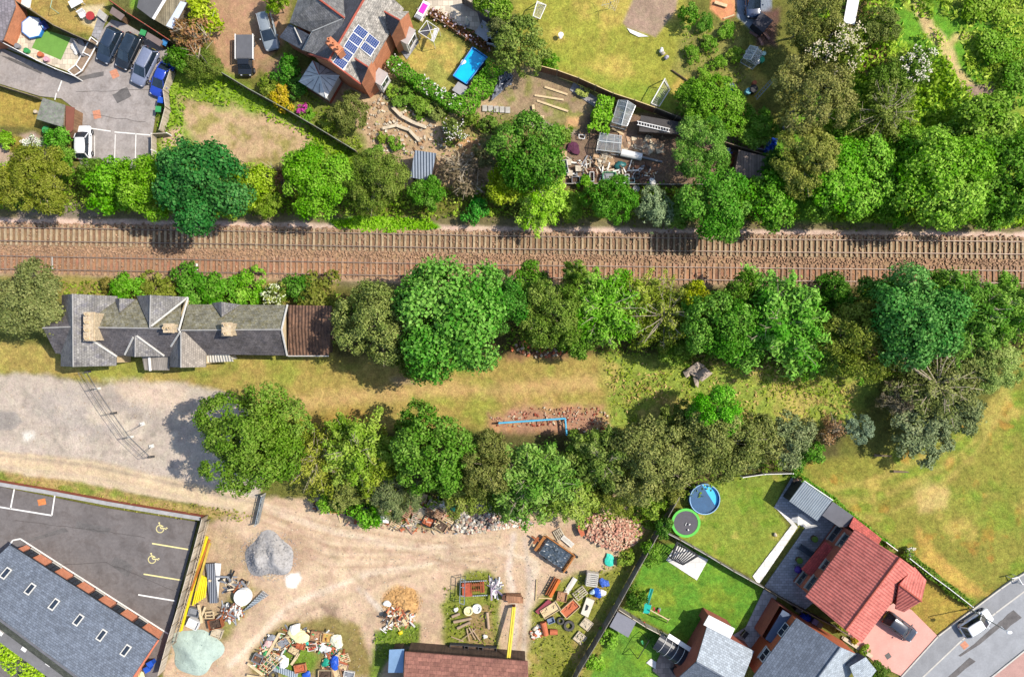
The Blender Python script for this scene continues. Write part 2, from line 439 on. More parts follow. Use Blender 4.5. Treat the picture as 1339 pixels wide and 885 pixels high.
R([(330,560),(640,570),(800,565),(1100,560),(1100,640),(880,650),(700,680),(420,650)], '5e5a34', 8, 6, 0.6)
# --- field on the right
FP = [(1520,420),(1345,448),(1300,520),(1240,560),(1180,590),(1060,602),(1040,618),(1110,670),(1270,785),(1330,755),(1520,650)]
R(FP, '8b883c', 6, 4, 0.85, 'field')
R(FP, 'b7a055', 10, 5, 0.7, f=spots(60, 21, 0.12, 4), dens=0.9)
R(FP, '7d8f33', 10, 5, 0.9, f=spots(36, 23, 0.02, 4), dens=0.95)
R(FP, 'a8843c', 8, 5, 0.7, f=spots(18, 94, 0.28, 5), dens=0.8)
R([(1195,640),(1215,628),(1240,640),(1240,665),(1205,670)], 'bfa868', 7, 4, 0.5)
for k_ in range(5):
    o_ = k_*13
    R([(1335-o_*0.3,470+o_),(1290-o_*0.2,548+o_*0.8),(1230,590+o_*0.9),(1150,625+o_*1.0),(1090,640+o_*0.6)], ['c3a960','84903a'][k_ % 2], 6, 5, 0.7, width=6, dens=0.5)
R([(1200,690),(1240,735),(1290,778),(1260,775),(1205,735)], 'bb9c50', 6, 5, 0.6)
R([(1260,650),(1330,640),(1330,700),(1270,690)], '74872f', 14, 10, 0.95, dens=0.6)
# --- left yard and lane
R([(-180,487),(60,489),(115,503),(235,500),(300,515),(330,540),(345,600),(340,655),(240,640),(-180,600)], 'beb0a0', 5, 4, 0.02, 'gravel_yard')
R([(40,510),(170,505),(200,560),(120,575),(45,545)], 'b2a79c', 14, 12, 0.0, dens=0.9)
R([(60,520),(130,530),(210,560),(300,600),(180,585),(70,560)], 'd3c3ae', 12, 10, 0.0, f=spots(26, 91, 0.0, 3), dens=0.8)
R([(-20,495),(120,505),(230,510),(300,560),(250,620),(0,580)], 'a5998c', 8, 8, 0.0, f=spots(16, 92, 0.22, 4), dens=0.8)
R([(-180,535),(20,538),(30,552),(15,562),(-180,566)], 'a49b92', 2, 1, 0.0)
R([(150,498),(240,503),(245,540),(160,520)], 'd5bfa8', 10, 8, 0.05, dens=0.8)
R([(26,565),(45,562),(46,575),(30,577)], 'e2dacd', 3, 3, 0.0)
R([(-180,572),(0,590),(120,600),(240,628),(330,652),(330,672),(200,650),(80,628),(-180,612)], 'cbb79d', 3, 2, 0.0, 'lane')
R([(-180,574),(0,592),(120,602),(240,630),(330,655)], '9c8f80', 3, 2, 0.05, width=3, dens=0.6)
R([(-180,588),(20,590),(120,606),(240,632),(240,642),(120,620),(0,604)], 'b3a594', 5, 2, 0.0, dens=0.8)
R([(-180,606),(0,616),(100,630),(240,660),(330,668),(330,684),(262,680),(130,655),(0,634),(-180,618)], 'a8935c', 4, 4, 0.7, 'verge')
R([(-180,606),(0,616),(100,630),(240,660),(330,668),(330,684),(262,680),(130,655),(0,634),(-180,618)], '7f8a3c', 5, 4, 0.9, f=spots(22, 25, 0.15))
R([(-180,590),(0,602),(120,616),(240,643),(330,664),(420,672),(480,690)], 'd3bc9a', 3, 2, 0.0, 'lane', width=24)
R([(-180,583),(0,595),(120,609),(240,636),(330,657),(420,664)], 'a59480', 3, 1.5, 0.0, width=4, dens=0.8)
R([(-180,598),(0,610),(120,624),(240,651),(330,672),(420,682)], 'b9a894', 3, 1.5, 0.0, width=4, dens=0.6)
# --- builders' yard
R([(262,684),(335,665),(345,650),(420,655),(470,680),(520,690),(640,692),(700,668),(830,640),(885,650),(800,800),(770,890),(740,1010),(200,1010),(215,880),(240,780)], 'c5aa8d', 5, 5, 0.05, 'dirt_yard')
YD = [(300,690),(420,660),(520,695),(700,675),(745,700),(700,760),(660,720),(590,720),(560,780),(480,800),(400,810),(310,885),(290,860),(370,780)]
R(YD, 'd2b799', 14, 10, 0.0, dens=0.9)
for pts_, w_, hx_ in (([(340,660),(420,690),(520,715),(640,715),(700,735),(690,820)], 8, 'ddc9b0'), ([(345,668),(440,720),(560,725),(650,712)], 5, 'b59b80'), ([(300,870),(380,790),(480,750),(600,730)], 7, 'e0cbb2'), ([(320,880),(400,800),(500,762),(620,725)], 4, 'b79d82'), ([(470,770),(530,830),(560,885)], 8, 'cfc0ae'), ([(430,720),(470,760),(490,830),(470,885)], 6, 'c0a88c'), ([(672,700),(665,745),(675,800),(672,860)], 6, 'd9c8b6'), ([(686,705),(693,760),(688,800),(684,860)], 6, 'c7b6a4')):
    R(pts_, hx_, 3.5, 2.5, 0.0, width=w_, dens=0.9)
for k_ in range(16):
    t_ = k_/15; y_ = 672+90*t_
    R([(335+20*t_,655+t_*60),(430,682+t_*70),(540,700+t_*40+4*(k_%3)),(650-10*t_,700+18*(k_%4))], ['dcc4a8','a98c70','cdb294'][k_ % 3], 2, 1.5, 0.0, width=2.2, dens=0.5)
R(YD, 'a58a70', 5, 4, 0.0, f=spots(18, 93, 0.3, 4), dens=0.6)
R([(417,790),(440,795),(442,812),(430,812)], '957d6a', 5, 5, 0.0, dens=0.9)
R([(362,700),(372,705),(365,740),(385,760),(415,720),(390,690)], 'b89b80', 10, 8, 0.05, dens=0.8)
R([(374,752),(392,747),(394,756),(386,768),(374,767)], 'f7f3ec', 2, 2, 0.0, 'lime_spill')
R([(498,775),(520,765),(545,778),(548,800),(525,808),(505,795)], 'd9ae78', 5, 4, 0.0, 'sawdust_patch')
R([(268,690),(300,690),(330,720),(330,760),(345,775),(300,830),(280,870),(230,880)], 'b59c7c', 6, 5, 0.3)
R([(300,780),(330,770),(320,800),(300,830),(280,850)], '8f8a50', 6, 5, 0.7)
R([(325,885),(330,850),(370,815),(430,805),(462,815),(480,885)], '8a7c4c', 6, 5, 0.6)
R([(368,850),(395,845),(420,860),(400,885),(370,885)], '6f8a30', 5, 4, 0.9)
R([(455,812),(470,820),(492,885),(470,885)], '92804e', 5, 3, 0.6)
R([(492,825),(548,815),(548,840),(515,850),(492,890),(480,890)], '6f8432', 4, 4, 0.9)
R([(588,772),(608,750),(640,746),(655,765),(652,850),(580,850),(578,790)], '7f8638', 5, 4, 0.8)
R([(610,800),(645,790),(645,845),(610,848)], '9a8458', 5, 5, 0.5)
R([(693,800),(720,765),(760,745),(800,735),(845,650),(890,640),(830,760),(770,900),(690,900)], '87893c', 6, 5, 0.85, 'rough_ground')
R([(693,800),(720,765),(760,745),(800,735),(845,650),(890,640),(830,760),(770,900),(690,900)], 'a08e52', 6, 5, 0.7, f=spots(20, 27, 0.1))
R([(750,712),(810,712),(812,735),(790,748),(765,750),(748,735)], 'c7ad8e', 5, 4, 0.1, 'dirt_yard')
R([(700,690),(752,690),(756,715),(720,700)], 'c8a988', 6, 5, 0.1)
# --- gardens of the new houses
R([(868,690),(905,640),(960,618),(1035,620),(1012,662),(1030,690),(985,755),(890,705)], '84923a', 2, 1, 0.8, 'lawn')
R([(868,690),(905,640),(960,618),(1035,620),(1012,662),(1030,690),(985,755),(890,705)], 'b9a659', 6, 3, 0.7, f=spots(26, 29, 0.2, 3), dens=0.8)
R([(868,690),(905,640),(960,618),(1035,620),(1012,662),(1030,690),(985,755),(890,705)], '6f8c2c', 6, 3, 0.9, f=spots(18, 30, 0.12, 4), dens=0.8)
R([(850,712),(895,710),(1000,770),(985,810),(960,830),(925,805),(905,845),(815,795)], '648f2e', 2, 1, 0.9, 'lawn')
R([(850,712),(895,710),(1000,770),(985,810),(960,830),(925,805),(905,845),(815,795)], '8c9c36', 6, 3, 0.8, f=spots(28, 33, 0.05, 3), dens=0.7)
R([(812,795),(880,838),(860,870),(890,910),(870,1010),(740,1010),(770,890)], '648c30', 2, 1, 0.9, 'lawn')
R([(812,795),(880,838),(860,870),(890,910),(870,1010),(740,1010),(770,890)], '7da02e', 6, 3, 0.8, f=spots(28, 35, 0.05, 3), dens=0.7)
R([(1205,760),(1222,752),(1270,795),(1228,830),(1185,800)], 'a08a40', 2, 1, 0.8, 'lawn')
R([(-180,820),(0,828),(75,885),(60,1010),(-180,1010)], '6c8a2e', 3, 2, 0.9, 'verge')
# fine real relief so raking light catches it
gz = 0.05*n2 + 0.03*n3 + 0.04*n1
dirt = 1-COLR[..., 3]; gz = gz*(0.5+COLR[..., 3]*0.9)
nx, ny = len(gx), len(gy)
KZ = S
VX = ((GX-CX)*S).ravel(); VY = ((CY-GY)*S).ravel(); VZ = (gz-0.07).ravel()
RF = RID[:-1, :-1]
gm = ground_mat()
idx = np.arange(nx*ny).reshape(ny, nx)
for ri, nm in enumerate(RNAMES):
    jj, ii = np.nonzero(RF == ri)
    if len(jj) == 0: continue
    q = np.stack([idx[jj, ii], idx[jj+1, ii], idx[jj+1, ii+1], idx[jj, ii+1]], 1)
    used, inv = np.unique(q.ravel(), return_inverse=True)
    me = bpy.data.meshes.new(nm); n = len(q)
    me.vertices.add(len(used)); me.vertices.foreach_set('co', np.stack([VX[used], VY[used], VZ[used]], 1).ravel())
    me.loops.add(n*4); me.loops.foreach_set('vertex_index', inv.astype(np.int32))
    me.polygons.add(n); me.polygons.foreach_set('loop_start', np.arange(0, n*4, 4, dtype=np.int32))
    me.update(calc_edges=True)
    me.polygons.foreach_set('use_smooth', np.ones(n, bool))
    ca = me.color_attributes.new('Col', 'FLOAT_COLOR', 'POINT')
    ca.data.foreach_set('color', COLR.reshape(-1, 4)[used].astype(np.float32).ravel())
    me.materials.append(gm)
    o = bpy.data.objects.new(nm, me); COL.objects.link(o); struct(o)
# the land beyond, out to the horizon
far = MB(); far.add([(-3000,-3000,-0.6),(3000,-3000,-0.6),(3000,3000,-0.6),(-3000,3000,-0.6)], [(0,1,2,3)])
struct(far.build('ground', M('far_grass', '6f7a38', 0.95, 0.4, 0.05)))
# ------------------------------------------------------------------ foliage
LEAF = leaf_mat()
BARK = M('bark', '7d6c58', 0.9, 0.35, 3.0)
TWIG = M('pale_twigs', 'b3a68e', 0.9, 0.3, 3.0)
def norm(a): return a/np.maximum(np.linalg.norm(a, axis=-1, keepdims=True), 1e-9)
def leaf_obj(name, C, N, size, tint, parent=None, asp=1.5, color=None, fold=True):
    """N leaf sprays as one mesh: rhombic faces around C facing N"""
    rg = np.random.default_rng(len(C)); n = len(C)
    N = norm(N); T = norm(np.cross(N, rg.normal(size=(n, 3)))); B = np.cross(N, T)
    size = np.asarray(size).reshape(-1, 1)*np.ones((n, 1))
    a = T*size*asp*0.5; w = B*size*0.5
    up = N*size*0.12
    V = np.stack([C-a-up, C+w+up, C+a-up, C-w+up], 1).reshape(-1, 3)
    me = bpy.data.meshes.new(name)
    me.vertices.add(n*4); me.vertices.foreach_set('co', V.astype(np.float32).ravel())
    me.loops.add(n*4); me.loops.foreach_set('vertex_index', np.arange(n*4, dtype=np.int32))
    me.polygons.add(n); me.polygons.foreach_set('loop_start', np.arange(0, n*4, 4, dtype=np.int32))
    me.update(calc_edges=True)
    at = me.attributes.new('tint', 'FLOAT', 'FACE'); at.data.foreach_set('value', np.clip(tint, 0, 1).astype(np.float32))
    me.materials.append(LEAF)
    o = bpy.data.objects.new(name, me); COL.objects.link(o)
    if parent is not None: o.parent = parent
    if color is not None: o.color = color
    return o
def LC(hx, f=0.75):
    r, g, b = lin(hx, f)
    return (r*1.04, g, b*.72, 1.0) if g > r*1.3 and g > b else (r*.92, g*1.02, b*.9, 1.0) if g >= r else (r, g, b, 1.0)

def crown(seed, R, Hh, base, leaf, n_lump, lr, per, kind='broad', low=-0.35):
    """leaf sprays of a crown: several limbs each carry a ragged dome of leaf clumps, with deep gaps between. Returns C,N,size,tint and clump centres"""
    rg = np.random.default_rng(seed); subs = [(np.array([rg.normal()*.12*R, rg.normal()*.12*R, Hh*.42]), R*.46, .5)]
    ns = 10 if R > 2.5 else 6
    for i in range(ns):
        az = 2*pi*(i*.618+rg.uniform(-.07, .07)); rr = R*rg.uniform(.45, .74); rs = R*rg.uniform(.22, .4)
        subs.append((np.array([cos(az)*rr, sin(az)*rr, Hh*(.5-.75*(rr/R)**2+rg.uniform(-.1, .16))]), rs, rg.uniform(0, 1)))
    wt = np.array([s_[1]**2 for s_ in subs]); wt /= wt.sum(); L = []
    while len(L) < n_lump:
        k = rg.choice(len(subs), p=wt); c0, rs, tn = subs[k]; d = norm(rg.normal(size=3))
        if d[2] < low: continue
        shoot = rg.random() < .1
        p = c0+d*rs*[1, 1, .9*Hh/R+.15]*(rg.uniform(1.05, 1.3) if shoot else rg.uniform(.78, 1.06) if rg.random() > .15 else rg.uniform(.3, .7))
        if any(j_ != k and np.linalg.norm((p-c1)/np.array([1, 1, .9])) < .62*r1 for j_, (c1, r1, _) in enumerate(subs)) and rg.random() < .75: continue
        L.append((p, lr*(rg.uniform(.35, .6) if shoot else rg.uniform(.6, 1.25)), np.clip(tn*.6+rg.uniform(0, 1)*.4, 0, 1), norm(d+[0, 0, .25])))
    C = []; N = []; T = []
    for c, r, tn, out in L:
        k = max(6, int(per*(r/lr)**2)); v = norm(rg.normal(size=(k, 3)))
        v = np.where((v@out)[:, None] < -0.25, -v, v); rad = r*rg.uniform(.45, 1.2, (k, 1))
        C.append(c+v*rad*[1, 1, 0.8]); N.append(v*0.6+out*0.4+rg.normal(size=(k, 3))*0.48)
        T.append(np.clip(0.5+(tn-0.5)*0.9+rg.normal(size=k)*0.2, 0, 1))
    C = np.concatenate(C); N = np.concatenate(N); T = np.concatenate(T)
    C[:, :2] *= R/np.percentile(np.hypot(C[:, 0], C[:, 1]), 98)
    C[:, 2] += base+Hh*0.45
    return C, N, leaf*rg.uniform(0.6, 1.4, len(C)), T, [(c[0], c[1], c[2]+base+Hh*0.45) for c, _, _, _ in L]

def spray_crown(seed, R, Hh, base, leaf, n_br, per, droop=0.15):
    """ash/willow like crown: limbs fan out from the fork and carry feathery sprays"""
    rg = np.random.default_rng(seed); C = []; N = []; T = []; tips = []
    for i in range(n_br):
        az = 2*pi*(i*0.618+rg.uniform(-.1, .1)); el = rg.uniform(0.12, 1.35)
        d = np.array([cos(az)*cos(el), sin(az)*cos(el), sin(el)*0.9])
        Lb = rg.uniform(0.75, 1.1); tip = d*[R, R, Hh*1.25]*Lb; tips.append(tip)
        tn = rg.uniform(0, 1)
        for s in range(7):
            t = 0.38+0.66*s/6; p = tip*t
            wdt = R*0.19*(1.25-t)
            k = int(per*(1.3-t*0.7))
            off = rg.normal(size=(k, 3))*[wdt, wdt, wdt*0.6]
            C.append(p+off+[0, 0, -droop*R*t*t]); N.append(norm(off+[0, 0, 0.4])*0.8+d*0.3+rg.normal(size=(k, 3))*0.4)
            T.append(np.clip(0.5+(tn-0.5)*0.8+rg.normal(size=k)*0.2, 0, 1))
    C = np.concatenate(C); N = np.concatenate(N); T = np.concatenate(T)
    C[:, 2] += base+Hh*0.1
    return C, N, leaf*rg.uniform(0.7, 1.35, len(C)), T, [(c[0]*.9, c[1]*.9, c[2]*.9+base+Hh*0.1) for c in tips]

def trunk_mesh(seed, H, r, tips, nl=8, twig=0):
    R_ = random.Random(seed); m = MB()
    pts = [(0, 0, -0.1)]; x = y = 0
    for i in range(1, 5):
        x += R_.uniform(-.15, .15); y += R_.uniform(-.15, .15); pts.append((x, y, H*i/4))
    for i in range(4): m.tube(pts[i], pts[i+1], r*(1-0.18*i), r*(1-0.18*(i+1)), 7)
    for k, t in enumerate(R_.sample(tips, min(nl, len(tips)))):
        a = pts[2+k % 3]; mid = tuple(a[i]*0.45+t[i]*0.55+(0.25 if i == 2 else R_.uniform(-.2, .2)) for i in range(3))
        m.tube(a, mid, r*0.42, r*0.24, 5); m.tube(mid, t, r*0.24, r*0.06, 5)
    for t in R_.sample(tips, min(twig, len(tips))):
        a = pts[-1]; e = tuple(a[i]+(t[i]-a[i])*R_.uniform(1.0, 1.2)+(0.3 if i == 2 else 0) for i in range(3))
        mid = tuple(a[i]*0.5+e[i]*0.5+R_.uniform(-.3, .3) for i in range(3))
        m.tube(a, mid, 0.07, 0.05, 4); m.tube(mid, e, 0.05, 0.02, 4)
        for _ in range(3):
            q = tuple(mid[i]+(e[i]-mid[i])*R_.uniform(0.2, 0.9) for i in range(3))
            m.tube(q, tuple(q[i]+R_.uniform(-.9, .9) for i in range(2))+(q[2]+R_.uniform(-.1, .6),), 0.03, 0.012, 3)
    return m

PROTO = {}
def proto(key, seed, **k):
    """first tree of a sort; later ones are copies of it"""
    kind = k['kind']; R0, H0 = k['R'], k['H']
    root = thing(k['name'], 'x', 'tree', (0, 0, -500))
    if kind == 'spray':
        C, N, s, T, tips = spray_crown(seed, R0, k['Hh'], k['base'], k['leaf'], k['n'], k['per'])
    else:
        C, N, s, T, tips = crown(seed, R0, k['Hh'], k['base'], k['leaf'], k['n'], k['lr'], k['per'], low=k.get('low', -0.35))
    keep = k.get('keep', 1.0)
    if keep < 1:
        sel = np.random.default_rng(seed+5).random(len(C)) < keep; C, N, s, T = C[sel], N[sel], s[sel], T[sel]
    tr = trunk_mesh(seed, k.get('th', k['base']+k['Hh']*0.5), k.get('tr', 0.25), tips, 9, k.get('twig', 0)).build(k.get('stem', 'trunk'), TWIG if k.get('twig') else BARK, root, local=True)
    leaf_obj(k.get('crown', 'crown'), C, N, s, T, root, k.get('asp', 1.5))
    PROTO[key] = (root, R0, H0)
BIG = dict(name='tree', R=6.0, H=11.0, Hh=4.6, base=4.6)
for i in range(3):
    proto(f'broad{i}', 100+i, kind='broad', leaf=0.25, n=210, lr=1.0, per=95, **BIG)
    proto(f'fine{i}', 200+i, kind='broad', leaf=0.17, n=230, lr=0.85, per=100, asp=2.0, twig=9, **BIG)
    proto(f'spray{i}', 300+i, kind='spray', leaf=0.2, n=52, per=60, asp=2.4, twig=12, **BIG)
for i in range(2):
    proto(f'dense{i}', 150+i, kind='broad', leaf=0.27, n=190, lr=1.2, per=110, asp=1.3, **BIG)
    proto(f'twig{i}', 350+i, kind='spray', leaf=0.18, n=38, per=48, asp=2.2, keep=0.7, twig=26, **BIG)
MID = dict(name='tree', R=3.2, H=5.5, Hh=2.5, base=2.0, tr=0.14)
for i in range(3):
    proto(f'mid{i}', 400+i, kind='broad', leaf=0.2, n=110, lr=0.7, per=66, **MID)
    proto(f'midfine{i}', 430+i, kind='broad', leaf=0.15, n=120, lr=0.58, per=70, asp=2.0, **MID)
SH = dict(name='shrub', R=1.8, H=2.4, Hh=1.3, base=0.35, tr=0.06, low=-0.15, stem='stem', crown='foliage')
for i in range(3):
    proto(f'bush{i}', 500+i, kind='broad', leaf=0.15, n=60, lr=0.45, per=52, **SH)
for i in range(2):
    proto(f'dry{i}', 540+i, kind='broad', leaf=0.12, n=52, lr=0.45, per=30, asp=2.0, twig=16, **SH)
    proto(f'small{i}', 560+i, kind='broad', leaf=0.12, n=30, lr=0.26, per=34, name='shrub', R=0.9, H=1.2, Hh=0.65, base=0.12, tr=0.03, low=-0.1, stem='stem', crown='foliage')
USED = set(); TREES = []
def veg(key, px, py, rpx, H, hx, label, cat='tree', name=None, group=None, blossom=None, sx=1.0, f=0.72):
    """plant one: apparent crown centre and radius in photo pixels, height in metres"""
    root, R0, H0 = PROTO[key]
    hc = H*0.62; rpx = rpx*(1.12 if H >= 6 else 1.06)
    x, y, _ = P(px, py, hc); k = (rpx*S*(CAMH-hc)/CAMH)/R0
    rz = rnd.uniform(0, 2*pi) if sx == 1.0 else 0.0
    r = dup(root, (x, y, 0), rz, label, group, (k*sx, k, H/H0))
    r['category'] = cat; r.name = name or ('tree' if cat == 'tree' else 'shrub')
    for c in kids2(r):
        if c.name.split('.')[0] in ('crown', 'foliage'): c.color = LC(hx, f)
    if blossom:
        src = next(c for c in kids2(r) if c.name.split('.')[0] in ('crown', 'foliage'))
        rg = np.random.default_rng(abs(int(px*7+py))); n = int(blossom[1])
        me = src.data; nv = len(me.polygons); co_ = np.empty(nv*3, np.float32); me.polygons.foreach_get('center', co_); co_ = co_.reshape(-1, 3)
        cand = co_[co_[:, 2] > np.percentile(co_[:, 2], 42)]; q = cand[rg.integers(0, len(cand), n)]
        # flower heads in flat clusters at the tips of the sprays
        C = np.repeat(q*[1.04, 1.04, 1.05], 4, 0)+rg.normal(size=(n*4, 3))*0.12
        leaf_obj('blossom', C, rg.normal(size=(n*4, 3))*0.3+[0, 0, 1], 0.17/k*0.9, rg.uniform(0.3, 0.6, n*4), r, 1.1, LC(blossom[0], 0.62))
    return r
def kids2(r): return [c for c in COL.objects[-8:] if c.parent == r] or kids(r)

V = veg
# --- trees and bushes between the gardens and the railway, left to right
V('fine0',52,237,44,7,'788c34','olive yellow bushy tree at the left end of the row above the railway')
V('mid0',6,248,20,4,'a3b02a','yellow green small tree cut by the left edge of the photo above the railway')
V('mid1',84,214,20,4,'5c9a34','bright green small tree behind the parked white hatchback')
V('mid2',120,226,19,4,'55862f','mid green bushy tree between the white hatchback and the olive tree')
V('mid0',150,250,36,6,'5fae26','vivid green tree hanging over the railway shadow below the parking bays')
V('broad1',203,243,44,8,'66ab26','bright green leafy tree just left of the tall dark blue-green tree')
V('dense0',268,238,58,11,'38824a','tall dark blue-green dense tree overhanging the upper railway track')
V('mid1',333,245,30,5,'86b52c','yellow green tree just right of the dark blue-green tree')
V('dry0',369,238,22,4,'9d7a4e','brown withered bush among the green trees above the railway','shrub')
V('broad0',418,243,46,7,'63aa2a','bright green tree over the wasteland corner beside the brown withered bush')
V('midfine0',350,262,22,3.5,'74a034','light green bush on the bank below the brown withered bush','shrub','shrub')
V('fine1',492,236,39,7,'67883a','olive green round tree at the foot of the diagonal garden fence')
V('mid2',560,254,24,4,'4f962f','green bush tree below the grey corrugated shed')
V('dry1',607,226,34,3,'8a8060','sparse brown twiggy bush right of the grey corrugated shed','shrub')
V('bush0',620,277,19,2.5,'35a03c','emerald green low bush on the gravel edge of the railway','shrub')
V('mid0',657,240,26,5,'93b92c','yellow green tree left of the lime willow')
V('broad2',692,203,46,8,'4c8f2f','dense mid green tree above the lime willow by the garden path')
V('spray0',708,262,38,6,'84c63c','lime green feathery willow beside the railway gravel')
V('midfine1',645,200,24,3,'7c7c50','grey brown shrub on the bank left of the dense garden tree','shrub','shrub')
V('broad1',799,262,31,6.5,'49972b','upright green tree below the white junk bins of the allotment')
V('midfine2',855,274,27,4.5,'87a58a','silver grey-green bush tree on the railway bank','tree')
V('fine2',912,192,38,7,'63a045','light green apple-like tree right of the low dark shed')
V('broad0',935,265,45,7,'4f9a34','full green tree overhanging the gravel right of the silver bush')
V('mid1',1000,265,36,6,'57a22f','green tree between the full green tree and the olive brown tree')
V('fine0',1060,127,50,9,'8d8f4e','olive brown large tree beside the white flowering elder')
V('fine1',1047,208,42,8,'929a48','olive yellow tree below the olive brown tree, next to the blue tarpaulin')
V('broad2',1110,234,52,7,'5fae2c','bright green broad tree over the railway right of the olive yellow tree')
V('dense1',1228,236,58,9,'6fb336','largest lime green round tree beside the railway at the right')
V('twig0',1160,150,46,7,'6f8c40','dark tree with bare grey twigs in the middle of the upper right scrub')
V('broad1',1318,235,56,8,'57982f','dark green tree at the right edge above the railway')
V('mid2',1290,165,44,5,'74aa3e','mid green scrub tree below the stony end of the meadow path')
V('mid0',1180,215,36,6,'5fa62c','bright scrub tree tucked behind the largest lime green tree')
V('mid1',1088,78,38,8,'6f8a3a','elder bush covered in cream white flowers near the green bins','shrub','shrub',None,('efe8c0',330))
V('mid2',1192,88,26,4,'5d8a34','smaller elder with white flowers left of the meadow path','shrub','shrub',None,('f3f0d8',150))
V('fine2',1058,26,40,8,'848a44','dark olive tree at the top edge left of the white panel')
V('midfine0',1152,34,24,3,'6c8446','grey green scrub bush right of the white panel','shrub','shrub')
V('midfine1',1165,110,30,4,'5f8a34','low green scrub bush below the white flowered elders','shrub','shrub')
V('bush1',1250,185,30,3,'63a236','green bramble bush left of the stony patch by the meadow','shrub')
V('bush2',1334,104,30,1.8,'5f9c30','green thicket bush at the right edge of the meadow','shrub')
V('bush2',1306,62,28,1.6,'66a12c','wide bramble bush along the right side of the meadow path','shrub')
V('bush0',1292,10,30,1.6,'76a634','wide light green thicket at the top right of the meadow','shrub')
V('bush1',1120,185,34,3.5,'569631','green bramble bush below the tree with bare grey twigs','shrub')
V('broad1',935,140,40,4.5,'63a42e','bright green rounded tree beside the white goal and the dark fence end')
V('mid2',905,128,24,3.5,'5e9c30','green bush behind the right post of the near white goal','shrub','shrub')
V('mid0',985,165,28,3,'5b9536','green shrub between the bright rounded tree and the blue tarpaulin','shrub','shrub')
V('bush0',1010,215,24,2.5,'3f7a30','dark green bush right of the wooden shed with the pink sacks','shrub')
V('midfine0',680,62,36,5,'73934a','mixed grey green tree between the black tarpaulin and the big lawn')
V('bush1',720,80,13,2,'63ad2f','small bright green shrub at the corner of the big lawn','shrub')
V('midfine2',655,35,22,4,'7a8450','dusty green tree behind the black garden seating')
V('mid1',645,8,26,5,'74a83c','light green tree at the top edge above the black garden seating')
V('midfine1',456,146,26,3.2,'6d7f46','round olive grey shrub below the brick house','shrub','shrub')
V('bush0',372,92,20,2.8,'3f8c2c','dark green shrub in front of the conservatory, left side','shrub')
V('bush2',368,128,17,2,'c9bf2a','golden yellow shrub by the diagonal garden fence','shrub')
V('bush1',352,112,16,2,'7a9c3c','light green shrub between the flatbed truck and the golden shrub','shrub')
V('bush1',388,112,17,2.2,'3f8030','deep green shrub beside the golden yellow shrub','shrub')
V('dry0',254,45,30,4,'a88a54','brown flowering shrub with withered blossom heads above the parking court','shrub')
V('bush2',234,78,20,3,'4c8a28','dark green shrub beside the blue saloon','shrub')
V('midfine2',265,85,24,3,'5e7a34','olive green shrub between the brown shrub and the waste ground','shrub','shrub')
V('bush0',268,14,28,3,'9cbf2c','yellow green round shrub at the top edge beside the dirt drive','shrub')
V('mid0',362,4,18,4,'7fae34','light green tree at the top edge beside the silver car')
V('small0',44,187,12,1.2,'a4b88c','white flowering round shrub beside the circle of grass','shrub','shrub',None,('f6f3e6',80))
V('bush2',75,185,20,3,'4fa032','vivid green shrub below the mossy shed','shrub')
V('small1',6,180,14,1.4,'6fae2e','green shrub at the left edge beside the circle of grass','shrub')
V('bush0',12,225,14,1.6,'c4c930','yellow shrub at the left edge below the gravel path','shrub')
# --- bank behind the station house
V('dense0',44,398,48,7,'7a8a5c','grey olive dense tree against the left end of the station house')
for i,(x,y,r,h,c,l) in enumerate([(170,378,16,2.5,'58a52c','bright green bush behind the first cross gable of the station house'),(205,376,18,2.2,'7c8a34','olive bush behind the middle of the station house'),
  (250,374,20,2.5,'4c9330','green bush above the yellow weed on the station roof valley'),(292,378,20,2.8,'4f9a2c','deep green bush behind the middle chimney of the station house'),(325,376,18,2.5,'63ad2e','light green bush left of the white flowering bush'),
  (395,376,18,2.4,'4f8f35','dark green bush right of the white flowering bush'),(420,384,22,3,'6f7f38','olive bush behind the rusty corrugated shed')]):
    V('bush%d'%(i%3),x,y+(i%2)*4,r*1.5,h,c,l,'shrub')
V('bush1',360,386,17,3,'7d9a4a','bush covered in white flowers behind the station house','shrub','shrub',None,('f4f4d8',70))
V('small0',250,392,11,1.6,'c6d02a','yellow weed bush growing at the station roof valley','shrub')
V('small1',138,370,12,1.4,'8c8a40','low dry olive bush behind the station house hip','shrub')
# --- the belt of trees below the railway
V('fine0',494,422,50,11,'80995a','grey olive tall tree overhanging the rusty corrugated shed')
V('dense1',590,418,72,12,'56a242','giant vivid emerald tree below the railway')
V('broad0',655,398,40,9,'458f38','dark green tree against the right side of the giant emerald tree')
V('fine2',718,408,42,9,'6c9440','olive green tree right of the giant emerald tree')
V('spray1',785,400,52,9,'68b03a','bright feathery tree with pale bare branches, middle of the belt')
V('spray2',752,357,18,10.5,'7cab48','thin feathery sapling leaning over the lower railway track')
V('twig1',868,412,48,8,'7f9a3c','yellow green thin tree showing many bare branches')
V('mid1',906,396,26,7,'a8bf32','yellow leaved small tree behind the thin bare branched tree')
V('broad2',935,425,42,9,'529a35','mid green tree between the thin tree and the big feathery tree')
V('spray0',1020,420,68,11,'5cab3f','big feathery green tree with pale limbs above the rough clearing')
V('fine1',1112,445,50,9,'768f3c','olive tree left of the blue-green tree')
V('dense0',1185,420,62,12,'519c52','blue-green dense round tree overhanging the lower track')
V('spray1',1268,412,54,10,'5a9a3c','feathery green tree right of the blue-green tree')
V('spray2',1325,405,46,9,'6fae46','light green feathery tree at the right edge below the railway')
V('mid0',1080,385,26,7,'4c8c30','small dark green tree between the two big trees at the railway edge')
V('midfine0',970,385,26,7,'5f9a34','small green tree at the railway edge left of the big feathery tree')
V('twig1',1226,500,62,7,'7a8448','dark grey thin tree in the shade at the field corner')
